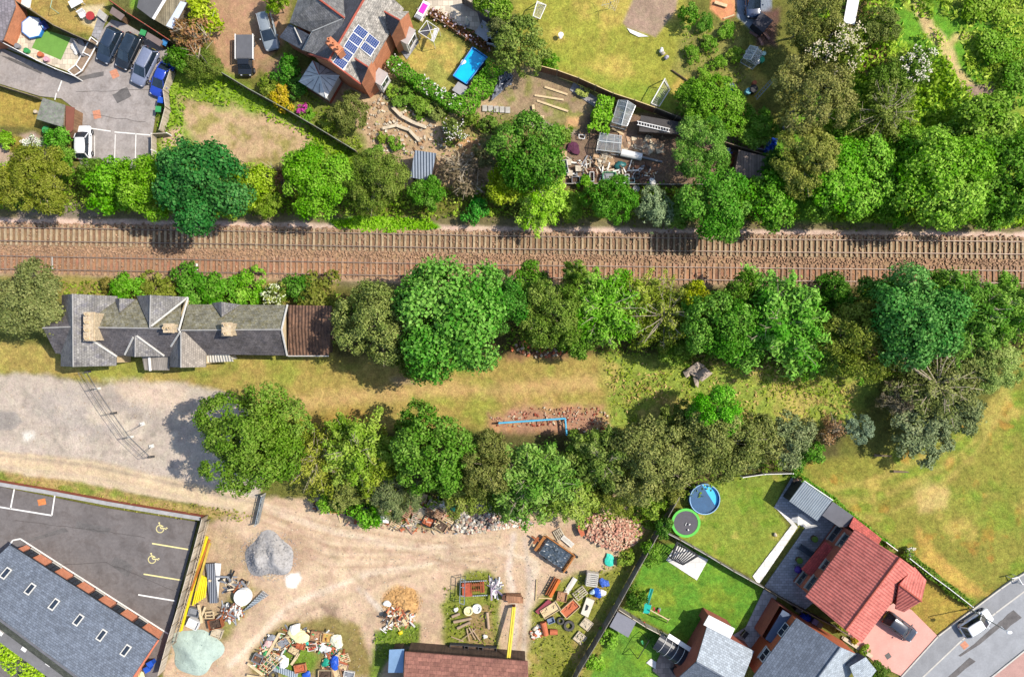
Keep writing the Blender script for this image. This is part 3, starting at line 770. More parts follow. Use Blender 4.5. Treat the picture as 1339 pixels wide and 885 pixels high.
V('fine2',1300,478,34,5,'94b870','pale mint green bush tree at the edge of the big field')
V('midfine1',1205,562,42,4.5,'86926a','grey green sparse bush tree on the field edge')
V('midfine2',1255,540,34,4.5,'7f8c5e','dark grey green bush tree right of the sparse one on the field edge')
V('twig0',1180,525,30,5,'85805f','brown grey half dead tree in the shade left of the field')
V('bush0',1120,488,16,3,'63b236','bright green sucker bush at the foot of the olive tree','shrub')
# --- the belt between the long field and the yard
V('fine0',331,570,67,12,'5f8f33','large round green tree casting its shadow on the gravel yard')
V('broad2',352,574,42,11,'6a9a38','second crown of the large round green tree, on its right side')
V('twig0',415,605,44,9,'90a446','yellow green thin tree right of the large round tree')
V('spray2',468,588,50,10,'7fae44','light feathery tree reaching up to the long field')
V('spray1',498,612,40,9,'86a83c','yellowish feathery tree behind the row of scrap')
V('broad1',567,588,54,11,'5a9638','round green tree in the middle of the lower belt')
V('fine1',520,645,34,7,'7c8a5c','grey olive low tree above the long dinghy-like trough')
V('fine2',636,606,40,10,'7a8a50','dark olive tree left of the blue rail')
V('spray0',692,624,58,11,'69a04a','big feathery green tree below the blue rail')
V('spray2',786,602,42,9,'6c8f48','feathery dull green tree right of the blue rail')
V('fine0',848,602,52,9,'82935a','grey green willow-like tree above the round pool, left one')
V('fine1',932,578,52,8,'7c8f54','wide grey olive tree overhanging the round pool')
V('broad0',935,538,32,8,'5ec033','bright green bush tree on the edge of the rough clearing')
V('spray1',740,640,46,7,'7fa64a','light green feathery tree above the brick heap')
V('fine2',810,642,32,5,'8a9f4a','yellow olive tree above the brick heap, right side')
V('midfine1',1030,575,36,5,'8a9668','grey green small tree right of the wide olive tree')
V('midfine2',985,570,34,6,'7f9058','dull green small tree against the wide olive tree')
V('dry1',1088,563,19,3.5,'b39a66','rust red dead bush on the field edge','shrub')
V('midfine0',1122,560,19,3.5,'94a68a','pale silver bush right of the rust red dead bush','shrub','shrub')
V('bush1',1065,590,16,2,'5ba43a','low green bush left of the rust red dead bush','shrub')
V('bush2',438,650,24,3.5,'64a634','bright green bush overhanging the scrap timber','shrub')
V('bush0',478,668,24,3.5,'5fb030','vivid green bush directly above the grey trough','shrub')
V('bush1',852,655,22,3,'76a63a','yellow green bush against the long grey fence','shrub')
# fillers that close the belts
V('mid1',1180,185,30,5,'6fac36','light green scrub tree under the tree with bare grey twigs')
V('mid2',1322,196,28,3.5,'66a436','bright scrub tree at the right edge of the meadow')
V('mid0',1075,262,26,5,'66a836','bright green tree at the gravel between the olive yellow and the broad tree')
V('mid1',1165,268,28,5,'5fa332','green tree at the gravel left of the largest lime green tree')
V('mid2',1300,268,30,5,'62a436','green tree at the gravel right of the largest lime green tree')
V('mid0',885,275,22,3.5,'6fa84a','light green bush tree between the silver bush and the full green tree')
V('mid1',745,270,20,3,'74aa3c','green bush right of the lime green willow')
V('mid0',300,262,24,4,'78b034','light green bush tree at the right foot of the tall dark tree')
V('mid0',535,470,24,4,'6c8f3c','small olive tree tucked between the grey olive and the giant emerald tree','tree')
V('mid1',690,372,28,6,'5c9a36','green tree leaning to the lower track beside the sapling')
V('mid2',755,440,30,5,'5a8f36','green low tree below the bright feathery tree')
V('spray1',830,395,40,7,'8fae46','yellow green feathery tree left of the thin bare branched tree')
V('mid0',885,452,26,4,'6c9a3a','green low tree at the top of the broken slabs clearing')
V('mid2',965,452,30,5,'4f9238','deep green low tree beside the big feathery tree')
V('spray1',1065,455,40,7,'6ca83e','feathery low tree between the big feathery and the olive tree')
V('mid1',1150,385,28,7,'4f9436','green tree peeping over the blue-green tree on its left')
V('mid0',1225,388,30,7,'5f9c3a','green tree between the blue-green and the feathery tree')
V('midfine0',1270,462,34,5,'7f9a5c','grey green low tree under the feathery tree by the field')
V('mid2',395,575,26,5,'7f9a3a','yellowish low tree right of the large round green tree')
V('midfine2',455,640,26,5,'8a9650','dull olive low tree above the scrap row')
V('mid1',540,575,30,7,'6a9c3e','green tree left of the round green tree in the lower belt')
V('midfine1',605,640,34,6,'79934a','olive low tree above the pale rubble heap')
V('mid0',665,650,28,5,'6a9840','green low tree right of the pale rubble heap')
V('mid2',765,585,28,6,'74a048','green tree right below the end of the blue rail')
V('midfine0',874,634,22,5,'84954f','grey yellow low tree beside the round pool and the long fence')
V('midfine1',890,555,30,5,'75904a','dull green low tree left of the bright bush in the clearing')
V('midfine2',972,596,24,5,'808f58','grey olive low tree above the trampoline lawn')
V('mid1',775,644,24,3.5,'7fa03e','yellowish green low tree directly above the brick heap')
# --- garden plants of the new houses
V('bush2',868,690,15,2.6,'4f8a38','green bush in the corner between the long fence and the black gazebo','shrub')
V('bush0',852,725,17,2.2,'66a03a','leafy bush under the black gazebo corner','shrub')
V('bush1',833,782,16,2.4,'4a7f2c','dark leafy bush beside the turquoise slide','shrub')
V('small0',797,832,15,1.3,'6cae3a','light leafy plant below the grey garden shed','shrub')
V('small1',775,868,14,1.2,'74b43c','light leafy plant at the bottom of the long fence','shrub')
V('small0',820,730,12,1.2,'76a03c','small bush on the yard side of the long fence','shrub')
V('bush2',1149,876,15,1.8,'4f7a2c','dark clipped bush beside the pink driveway','shrub')
V('small1',1118,838,7,0.8,'bdb52e','yellow plant in the strip between the two new houses','shrub')
V('small0',1131,850,8,0.8,'6f9a34','green plant at the lower end of the strip between the houses','shrub')
V('small1',1098,823,8,0.8,'98a034','yellow green plant beside the wall of the grey house','shrub')
V('small0',1190,722,7,0.9,'86a45a','hedge plant with white flowers by the red house','shrub','shrub',None,('f4f2e4',26))
V('small1',725,172,0.1*130,1.3,'58a02c','small round green shrub on the vegetable plot','shrub')
V('small0',763,120,9,0.7,'a8c070','pale leafy cabbage plant on the vegetable plot','plant','vegetable_plant')
V('small1',765,236,12,1.4,'68b432','bright green shrub between the slabs and the scrap bins','shrub')
for i,(x,y,r,c,l) in enumerate([(905,72,17,'68a436','leafy bean clump, upper left of the vegetable rows'),(928,58,17,'5f9c30','leafy bean clump, top of the vegetable rows'),(940,82,15,'6fae38','leafy bean clump in the middle of the vegetable rows'),
  (922,96,16,'78b63c','leafy bean clump, bottom left of the vegetable rows'),(962,72,17,'74a638','leafy bean clump nearest the small greenhouse'),(950,40,18,'66a636','leafy clump below the orange sand patch'),(942,108,12,'86b83c','bright leafy clump at the bottom of the vegetable rows'),(900,20,22,'569a30','green bush at the top corner of the big lawn'),(922,30,18,'4e9030','dark green bush left of the orange sand patch')]):
    V(('bush0','bush1','bush2')[i%3],x,y,r*.72,1.1 if i!=7 else 2.5,c,l,'shrub')
for i,(x,y,r,h,c,l) in enumerate([(528,125,16,1.2,'5a8f34','leafy perennial clump at the top of the kidney shaped flower bed'),(548,138,18,1.3,'6c9a3c','leafy perennial clump in the middle of the kidney shaped bed'),(570,146,14,1.1,'7f8f4a','greyish perennial clump at the right end of the kidney shaped bed'),
   (590,168,20,2.6,'6f8a4a','grey green bush with white flowers by the sandy steps'),(517,188,11,0.9,'5f9a30','leafy plant in the round bed, right one'),(500,182,9,0.8,'7aa03c','leafy plant in the round bed, left one'),(487,205,16,1.8,'5c9238','green bush at the end of the diagonal fence'),
   (430,165,13,1.0,'7ba03c','low plant along the diagonal garden fence'),(402,150,11,0.9,'5fa034','low green plant below the pink flowers'),(615,158,13,1.5,'6a9036','green shrub on the terrace edge above the sandy steps'),(640,165,16,1.6,'5f8a3a','green shrub left of the dense garden tree'),(740,178,14,1.2,'6f9a40','green plants bordering the grey garden path'),(512,120,10,0.9,'78a83c','bright leafy plant by the hedge end')]):
    V(('small0','small1')[i%2],x,y,r,h,c,l,'shrub','shrub',None,('f4efe6',26) if i in (3,) else None)
V('small0',396,142,8,0.8,'d0489a','magenta flowering plant beside the diagonal fence','plant','flowering_plant')
# hide the sources: the first copy of each sort stands in the photo, the sources themselves go
for key,(root,_,_) in PROTO.items():
    for c in kids(root): bpy.data.objects.remove(c)
    bpy.data.objects.remove(root)

# ------------------------------------------------------------------ hedges: leaf sprays on the faces of a clipped body
def hedge(pts, wpx, h, hx, label, name='hedge', leaf=0.14, dens=95, blossom=None, hvar=0.1, group=None):
    rg = np.random.default_rng(abs(int(pts[0][0]*3+pts[0][1]))); C = []; N = []
    w0 = [P(x, y, h) for x, y in pts]; wd = wpx*S
    root = thing(name, label, 'hedge', (w0[0][0], w0[0][1], 0), 0, group); base = w0[0]
    st = MB()
    for a, b in zip(w0[:-1], w0[1:]):
        L = hypot(b[0]-a[0], b[1]-a[1]); u = ((b[0]-a[0])/L, (b[1]-a[1])/L); n = int(L*(wd+2*h)*dens)
        t = rg.uniform(-wd*0.3, L+wd*0.3, n); s = rg.uniform(-1, 1, n)*(wd/2+h)
        top_ = np.abs(s) < wd/2
        bul = 1+0.16*np.sin(t*2.1+base[0])+0.1*np.sin(t*5.3)
        off = np.where(top_, s, np.sign(s)*wd/2)*bul; z = np.where(top_, h, h-(np.abs(s)-wd/2))*(1+hvar*np.sin(t*3.3+1))
        off = off+rg.normal(size=n)*0.06; z = z+rg.normal(size=n)*0.07
        C.append(np.stack([a[0]+u[0]*t-u[1]*off-base[0], a[1]+u[1]*t+u[0]*off-base[1], np.maximum(z, 0.05)], 1))
        N.append(np.stack([np.where(top_, 0, -u[1]*np.sign(s)), np.where(top_, 0, u[0]*np.sign(s)), np.where(top_, 1, 0.25)], 1)+rg.normal(size=(n, 3))*0.5)
        m_ = int(L*wd*h*10)
        t = rg.uniform(0, L, m_); o_ = rg.uniform(-.4, .4, m_)*wd
        C.append(np.stack([a[0]+u[0]*t-u[1]*o_-base[0], a[1]+u[1]*t+u[0]*o_-base[1], rg.uniform(0.1, 0.85, m_)*h], 1)); N.append(rg.normal(size=(m_, 3)))
        k = max(2, int(L/0.8)); st.tube((a[0], a[1], 0.02), (b[0], b[1], 0.02), 0.05, 0.05, 5)
        for j in range(k+1):
            x, y = a[0]+(b[0]-a[0])*j/k, a[1]+(b[1]-a[1])*j/k
            st.tube((x, y, -0.05), (x+rg.uniform(-.1, .1), y+rg.uniform(-.1, .1), h*0.8), 0.03, 0.015, 5)
    C = np.concatenate(C); N = np.concatenate(N)
    st.build('stem', BARK, root)
    leaf_obj('foliage', C, N, leaf*rg.uniform(.7, 1.4, len(C)), np.clip(rg.normal(0.5, 0.25, len(C)), 0, 1), root, 1.5, LC(hx))
    if blossom:
        top_ = C[C[:, 2] > h*0.9]; q = top_[rg.integers(0, len(top_), blossom[1])]
        q = np.repeat(q+[0, 0, 0.06], 4, 0)+rg.normal(size=(blossom[1]*4, 3))*0.12
        leaf_obj('blossom', q, rg.normal(size=(len(q), 3))*.3+[0, 0, 1], 0.17, rg.uniform(.3, .6, len(q)), root, 1.1, LC(blossom[0], 0.62))
    return root
hedge([(512,80),(545,104),(575,124),(603,141)], 16, 1.5, '4f9a2c', 'clipped green hedge with white flowers along the lower side of the small lawn', blossom=('f5f3ea', 22))
hedge([(606,139),(630,112),(646,86)], 22, 1.6, '5aa62e', 'bright clipped hedge on the right of the blue swimming pool')
hedge([(792,132),(788,150),(784,166)], 21, 1.7, '6db431', 'short thick bright hedge left of the glass greenhouse', leaf=0.2)
hedge([(1050,628),(1090,655),(1130,690),(1165,716)], 8, 1.4, '5aa032', 'long narrow hedge behind the garage and the side of the red house', leaf=0.15, dens=70)
hedge([(1185,724),(1215,748),(1245,772),(1270,790)], 9, 0.9, '5c8a30', 'low hedge along the white fence by the street', leaf=0.15, dens=70)
hedge([(-20,830),(10,852),(45,878),(80,905)], 40, 1.5, '8fc62a', 'wide lime green hedge below the slate roofed brick building', leaf=0.17, dens=45)
hedge([(1058,592),(1045,612),(1040,622)], 10, 1.0, '4c8a30', 'short dark hedge piece at the corner of the garden fence', leaf=0.14)

# ------------------------------------------------------------------ undergrowth nobody could count
def inpoly(x, y, poly):
    r = False; n = len(poly)
    for i in range(n):
        x0, y0 = poly[i]; x1, y1 = poly[(i+1) % n]
        if (y0 > y) != (y1 > y) and x < (x1-x0)*(y-y0)/(y1-y0)+x0: r = not r
    return r
def scrub(poly, dens, hx, label, name='undergrowth', h=0.6, leaf=0.22, clump=1.3, asp=2.0, thr=-0.25, seed=1):
    """weeds, brambles and tall grass in drifts"""
    p = np.array(poly); x0, y0 = p.min(0); x1, y1 = p.max(0)
    area = (x1-x0)*(y1-y0)*S*S; rg = np.random.default_rng(abs(seed+int(x0*3+y0)))
    n = int(area*dens); X = rg.uniform(x0, x1, n); Y = rg.uniform(y0, y1, n)
    sd = poly_sd(X, Y, poly)
    nz = fbm(X, Y, 26*clump, 60+seed); nh = fbm(X, Y, 13*clump, 80+seed)
    k = (sd+6*nh > 0) & (nz > thr+rg.normal(size=n)*0.15)
    X, Y, nz, nh = X[k], Y[k], nz[k], nh[k]; n = len(X)
    H_ = np.clip(0.35+nh*1.1+nz*0.4, 0.05, 1.4)*h
    Z = H_*np.sqrt(rg.uniform(0.05, 1, n))
    C = np.stack([(X-CX)*S, (CY-Y)*S, Z], 1)
    gx_ = fbm(X+2, Y, 13*clump, 80+seed)-nh; gy_ = fbm(X, Y+2, 13*clump, 80+seed)-nh
    N = np.stack([-gx_*h*4, gy_*h*4, np.full(n, 0.8)], 1)+rg.normal(size=(n, 3))*0.5
    o = leaf_obj(name, C, N, leaf*rg.uniform(.6, 1.4, n), np.clip(0.5+nz*0.6+rg.normal(size=n)*.2, 0, 1), None, asp, LC(hx))
    return tag(o, label, 'undergrowth', None, 'stuff')
scrub([(1070,-30),(1200,-30),(1235,60),(1255,110),(1290,140),(1380,150),(1380,300),(1090,290),(1060,200),(1090,110)], 30, '8cbc40', 'rank green brambles and weeds filling the upper right scrub', h=1.8, leaf=0.26)
scrub([(1205,-30),(1400,-30),(1400,150),(1290,115),(1265,95),(1255,50)], 22, '94bd48', 'tall lush meadow grass right of the trodden path', 'tall_grass', h=0.7, leaf=0.2, asp=3)
scrub([(215,100),(290,95),(465,200),(470,240),(400,215),(405,185),(330,146),(240,128)], 16, '7fae32', 'green weeds spreading over the waste ground', h=0.5, leaf=0.18)
scrub([(205,110),(245,110),(235,200),(300,245),(205,240)], 14, '74a630', 'nettles along the parking court fence', h=0.6, leaf=0.18)
scrub([(-60,225),(20,215),(110,225),(190,220),(320,215),(470,225),(530,240),(590,245),(690,225),(740,250),(880,250),(1040,240),(1040,288),(560,284),(430,284),(-60,274)], 24, '82b03e', 'low scrub filling between the trees above the railway', h=2.2, leaf=0.2, thr=-0.3, seed=5)
scrub([(-60,262),(560,262),(1380,285),(1380,302),(1000,300),(560,290),(430,285),(-60,276)], 8, '6f8a34', 'patchy weeds on the upper railway bank', h=0.4, leaf=0.16, thr=0.0)
scrub([(430,288),(470,283),(560,287),(572,297),(520,304),(445,301)], 70, '78be2c', 'bright grass tongue growing onto the railway gravel', 'tall_grass', h=0.35, leaf=0.16, asp=3, thr=-1)
scrub([(60,366),(430,372),(430,396),(80,388)], 16, '7c9a38', 'weeds and brambles on the bank behind the station house', h=0.7, leaf=0.2)
scrub([(430,385),(1400,375),(1400,470),(1180,500),(1000,480),(800,462),(430,450)], 17, '74a03c', 'dim undergrowth beneath the belt of trees below the railway', h=1.8, leaf=0.2)
scrub([(790,462),(850,455),(1100,480),(1120,540),(1000,558),(800,555)], 16, '8fae42', 'tussocky green grass of the rough clearing', 'tall_grass', h=0.4, leaf=0.14, asp=2.4, thr=0.0)
scrub([(790,462),(850,455),(1100,480),(1120,540),(1000,558),(800,555)], 12, 'c9b870', 'bleached dry grass tufts of the rough clearing', 'tall_grass', h=0.35, leaf=0.14, asp=3, thr=0.1, seed=9)
scrub([(430,580),(900,590),(1080,600),(880,655),(700,672),(440,650)], 15, '749c3e', 'dim undergrowth beneath the lower belt of trees', h=1.8, leaf=0.2)
scrub([(740,655),(890,635),(870,680),(845,705),(800,690),(750,675)], 22, '7ba236', 'rank green weeds above the heap of bricks', h=0.8, leaf=0.22)
scrub([(700,800),(755,755),(800,735),(850,680),(875,690),(800,830),(765,890),(690,890)], 8, '83943c', 'weeds along the yard side of the long fence', h=0.35, leaf=0.16, thr=0.05)
scrub([(20,622),(130,645),(330,668),(330,682),(262,680),(130,660),(20,640)], 12, '9a9a48', 'dry weeds on the verge between the lane and the car park', h=0.35, leaf=0.15)
scrub([(490,825),(550,812),(548,842),(500,870)], 14, '6f9434', 'weeds beside the blue lean-to', h=0.5, leaf=0.17)
scrub([(580,770),(608,750),(640,745),(655,765),(652,848),(580,850)], 9, '7a9238', 'weeds around the rusting farm implement', h=0.4, leaf=0.16, thr=0.0)
scrub([(600,160),(660,140),(690,170),(640,190)], 10, '6f8f3c', 'mixed garden plants on the terrace edge', h=0.5, leaf=0.17)
scrub([(370,95),(400,120),(470,172),(485,225),(440,200),(335,128)], 14, '7fa03c', 'mixed border plants along the diagonal fence', h=0.5, leaf=0.17)
scrub([(490,150),(520,150),(600,180),(640,165),(690,175),(690,230),(600,235),(580,205),(520,225),(480,190)], 5, '7f9f4a', 'sparse weeds and seedlings over the sandy terrace', h=0.35, leaf=0.15, thr=0.05, seed=3)
scrub([(500,108),(520,100),(585,135),(588,158),(540,153),(507,130)], 14, '6b9138', 'mixed perennials filling the kidney shaped bed', h=0.45, leaf=0.16)
scrub([(890,40),(960,35),(975,105),(925,118),(890,95)], 8, '7fa23c', 'weeds between the vegetable rows', h=0.35, leaf=0.16)
scrub([(880,120),(985,150),(1000,200),(960,190),(880,150)], 14, '63983a', 'rank growth beside the dark fence end', h=0.7, leaf=0.2)
scrub([(800,235),(890,240),(1010,245),(1010,290),(780,285)], 12, '5c9234', 'rank growth on the bank below the allotment', h=0.7, leaf=0.2)
# ------------------------------------------------------------------ paved surfaces, each a few mm above the last
def sheet(name, poly, z, mat):
    m = MB(); w_ = [P2(x, y) for x, y in poly]
    a = sum(w_[i][0]*w_[(i+1) % len(w_)][1]-w_[(i+1) % len(w_)][0]*w_[i][1] for i in range(len(w_)))
    if a < 0: w_ = w_[::-1]
    m.prism(w_, -0.25, z)
    return struct(m.build(name, mat))
def stripe(mb, a, b, w=0.12, z=0.05):
    (x0, y0), (x1, y1) = P2(*a), P2(*b); L = hypot(x1-x0, y1-y0)
    mb.box(((x0+x1)/2, (y0+y1)/2, z), (L, w, 0.006), atan2(y1-y0, x1-x0))
ASPH = M('worn_asphalt', 'a49c97', 0.9, 0.22, 0.5, c2='968d87'); ASPH2 = M('car_park_asphalt', '76706e', 0.9, 0.2, 0.35, c2='6c6562')
ROADM = M('street_asphalt', '9b9da0', 0.9, 0.14, 0.6); PAVEM = M('pavement_asphalt', '8f9092', 0.9, 0.14, 0.8)
WHITEP = M('white_road_paint', 'f0eee8', 0.8, 0.12, 3); YELP = M('cream_road_paint', 'efe2a0', 0.8, 0.12, 3)
CONC = M('concrete', 'b9b4ab', 0.9, 0.2, 1.0); KERB = M('kerb_stone', 'c9c4ba', 0.9, 0.15, 2.0)
SLAB = M('beige_slabs', 'd6c8b2', 0.9, 0.15, 0.8, 'slab', pitch=0.6, row=0.6); SLABG = M('grey_slabs', '9c9a9c', 0.9, 0.15, 0.8, 'slab', pitch=0.6, row=0.4)
PINK = M('pink_resin_drive', 'e2a496', 0.85, 0.1, 0.8); DARKPAV = M('charcoal_paving', 'a9acb1', 0.85, 0.12, 1.0, 'slab', pitch=0.5, row=0.3)
WHITESLAB = M('white_paving', 'efece6', 0.8, 0.08, 1.0, 'slab', pitch=0.9, row=0.6)
sheet('parking_court', [(-180,-12),(0,62),(52,85),(98,102),(104,99),(124,58),(132,42),(146,26),(166,32),(196,50),(219,66),(214,100),(206,135),(199,176),(197,222),(110,222),(98,200),(97,142),(80,129),(52,126),(0,110),(-180,52)], 0.03, ASPH)
m = MB()
stripe(m, (118,168), (145,172), z=.04); stripe(m, (150,173), (197,177), z=.04); stripe(m, (151,176), (150,215), .09, .04); stripe(m, (178,175), (177,215), .1, .04); stripe(m, (124,178), (124,205), .07, .04)
stripe(m, (81,106), (76,120), .14, .04); stripe(m, (74,122), (72,131), .12, .04)
struct(m.build('parking_bay_lines', WHITEP))
m = MB()
for x, y in ((150,97),(127,150)):
    c = P2(x, y); m.box((*c, 0.036), (0.95, 0.85, 0.012), 0.5+x*.01)
struct(m.build('brick_road_patches', M('red_brick_patch', 'c98b6e', 0.9, .3, 4)))
sheet('car_park', [(-180,582),(0,636),(140,664),(258,682),(206,887),(170,1010),(-180,1010)], 0.03, ASPH2)
m = MB()
for a, b in (((-20,653),(-2,661)),((-40,656),(68,673.5)),((68,673.5),(72,647)),((14,665),(19,639)),((13,712),(17,706)),((17,706),(27,704)),((27,704),(220,828)),((181,777),(229,785))): stripe(m, a, b, .16, .04)
struct(m.build('white_bay_lines', WHITEP))
m = MB()
for a, b in (((199,710),(247,718)),((188,750),(237,758))): stripe(m, a, b, .15, .04)
for cx_, cy_ in ((209.5,690.5),(199,730.5)):      # wheelchair symbols: wheel, body, arm and foot
    c = P(cx_, cy_, 0)
    for k in range(14):
        t0, t1 = 0.6+2*pi*k/16, 0.6+2*pi*(k+1)/16
        q0 = (c[0]+.42*cos(t0), c[1]-.05+.42*sin(t0)); q1 = (c[0]+.42*cos(t1), c[1]-.05+.42*sin(t1))
        m.box(((q0[0]+q1[0])/2, (q0[1]+q1[1])/2, .04), (.2, .11, .006), atan2(q1[1]-q0[1], q1[0]-q0[0]))
    for (ax, ay), (bx, by), wv in (((-.05,.5),(.08,.0),.11),((.08,.0),(.55,.0),.11),((.0,.25),(.36,.2),.1),((.55,.0),(.72,-.12),.1),((.66,.1),(.86,.02),.09)):
        m.box((c[0]+(ax+bx)/2, c[1]+(ay+by)/2, .043), (hypot(bx-ax, by-ay), wv, .006), atan2(by-ay, bx-ax))
    m.lathe((c[0]-.1, c[1]+.62, .038), [(.1, 0), (.1, .006)], 10)
struct(m.build('wheelchair_bay_marks', YELP))
m = MB(); c = P2(55, 656); m.box((*c, .04), (.9, .7, .012), .2); struct(m.build('orange_road_patch', M('orange_patch', 'd8864f', .9, .3, 4)))
# street with pavements and kerbs
ko = [(1100,990),(1140,930),(1178,884),(1226,831),(1262,803.5),(1308,769),(1324,758),(1400,712),(1520,640)]
ki = [(1128,1000),(1165,940),(1203,887),(1257,836),(1301,800.5),(1339,772),(1420,722),(1530,655)]
k2 = [(1200,1010),(1245,940),(1294,886),(1339,850),(1400,808),(1530,730)]
sheet('street', ki+k2[::-1], 0.02, ROADM)
sheet('pavement', ko+ki[::-1], 0.13, PAVEM)
sheet('pavement', k2+[(1530,800),(1400,850),(1345,885),(1300,925),(1245,1010)], 0.13, M('far_pavement','b58f85',.9,.15,.8))
def kerb(pts, z):
    mk = MB()
    for a, b in zip(pts[:-1], pts[1:]):
        (x0, y0), (x1, y1) = P2(*a), P2(*b); mk.box(((x0+x1)/2, (y0+y1)/2, z-.1), (hypot(x1-x0, y1-y0)+.05, .16, .26), atan2(y1-y0, x1-x0))
    return struct(mk.build('kerb', KERB))
kerb(ki, 0.112); kerb(k2, 0.112); kerb(ko[2:8], 0.117)
m = MB(); c = P2(1261, 843); m.box((*c, .024), (.75, .75, .012), .7); struct(m.build('brick_road_patch', M('red_brick_patch', 'c98b6e')))
sheet('driveway', [(1108,828),(1168,788),(1192,797),(1226,831),(1178,883),(1150,870),(1128,852)], 0.04, PINK)
m = MB(); c = P2(1161, 857); m.box((*c, .046), (.6, .6, .014), .6); struct(m.build('manhole_cover', M('iron_cover', '6a6662', .7, .2, 6, metal=.3)))
sheet('patio', [(1037,621),(1012,663),(1036,681),(1053,690),(1000,766),(1048,800),(1085,770),(1125,700),(1090,655)], 0.04, DARKPAV)
m = MB(); 
for pl in ([(1012.5,662),(1036,680),(1043,689),(992,764),(984,753),(1035,686)],[(1043,672),(1048,671),(1066,686),(1054,688),(1050,684),(1043,687)]): m.prism([P2(*q) for q in pl], -.2, .045)
struct(m.build('white_paving', WHITESLAB))
sheet('patio', [(999,770),(1016,780),(1000,815),(1025,835),(990,880),(955,832),(975,820)], 0.04, M('pale_grey_slabs', 'b4b2b2', .9, .1, .8, 'slab', pitch=.6, row=.6))
sheet('patio', [(868,845),(905,840),(915,885),(905,920),(853,876)], 0.04, M('brown_slabs', '9c8b80', .9, .15, 1, 'slab', pitch=.6, row=.6))
sheet('patio', [(545,12),(585,-20),(640,-30),(655,20),(640,60),(620,40),(590,30),(562,12),(552,30)], 0.04, SLAB)
sheet('patio', [(620,2),(640,5),(668,45),(655,62),(632,45)], 0.043, M('dark_slabs', '77706c', .9, .2, 1))
sheet('path', [(524,68),(540,50),(548,55),(532,78)], 0.04, SLABG)
sheet('patio', [(-20,30),(22,18),(60,40),(122,58),(96,96),(40,76),(-20,52)], 0.05, SLAB)
sheet('artificial_turf', [(54,38),(93,50),(80,79),(42,63)], 0.06, M('artificial_turf', '6f9d45', .95, .12, 2))
sheet('garden_path', [(750,108),(792,136),(786,146),(745,118)], 0.03, SLABG)

m = MB(); R_ = random.Random(17); n_ = 0
for x0, y0, w_, h_, rz in ((60,700,60,5,.3),(120,690,46,9,-.2),(160,740,30,16,-.55),(120,100,34,6,.2),(160,125,22,14,.5),(30,85,60,4,-.42),(1290,830,90,6,.72),(1250,880,60,8,.75),(1320,810,26,14,.7)):
    c = P2(x0, y0); vs = [(c[0]+(dx*w_*cos(rz)-dy*h_*sin(rz))*S*.5*R_.uniform(.85, 1.1), c[1]+(dx*w_*sin(rz)+dy*h_*cos(rz))*S*.5*R_.uniform(.85, 1.1)) for dx, dy in ((-1,-1),(-.3,-.9),(.4,-1.05),(1,-1),(1,1),(.2,1.05),(-.5,.9),(-1,1))]; m.prism(vs, .0, .0345+.0008*n_); n_ += 1
struct(m.build('asphalt_repairs', M('repair_asphalt', '6a6664', .92, .3, 1.2)))
m = MB()
for a, b in (((20,680),(120,692)),((120,692),(190,702)),((60,740),(140,735)),((140,735),(225,770)),((100,120),(200,118)),((120,150),(190,160))):
    q = [(a[0]+(b[0]-a[0])*i/9+R_.uniform(-1.2,1.2), a[1]+(b[1]-a[1])*i/9+R_.uniform(-1.2,1.2)) for i in range(10)]
    for u_, v_ in zip(q[:-1], q[1:]): stripe(m, u_, v_, .035, .047)
struct(m.build('asphalt_cracks', M('crack_tar', '4a4644', .95, .2, 2)))
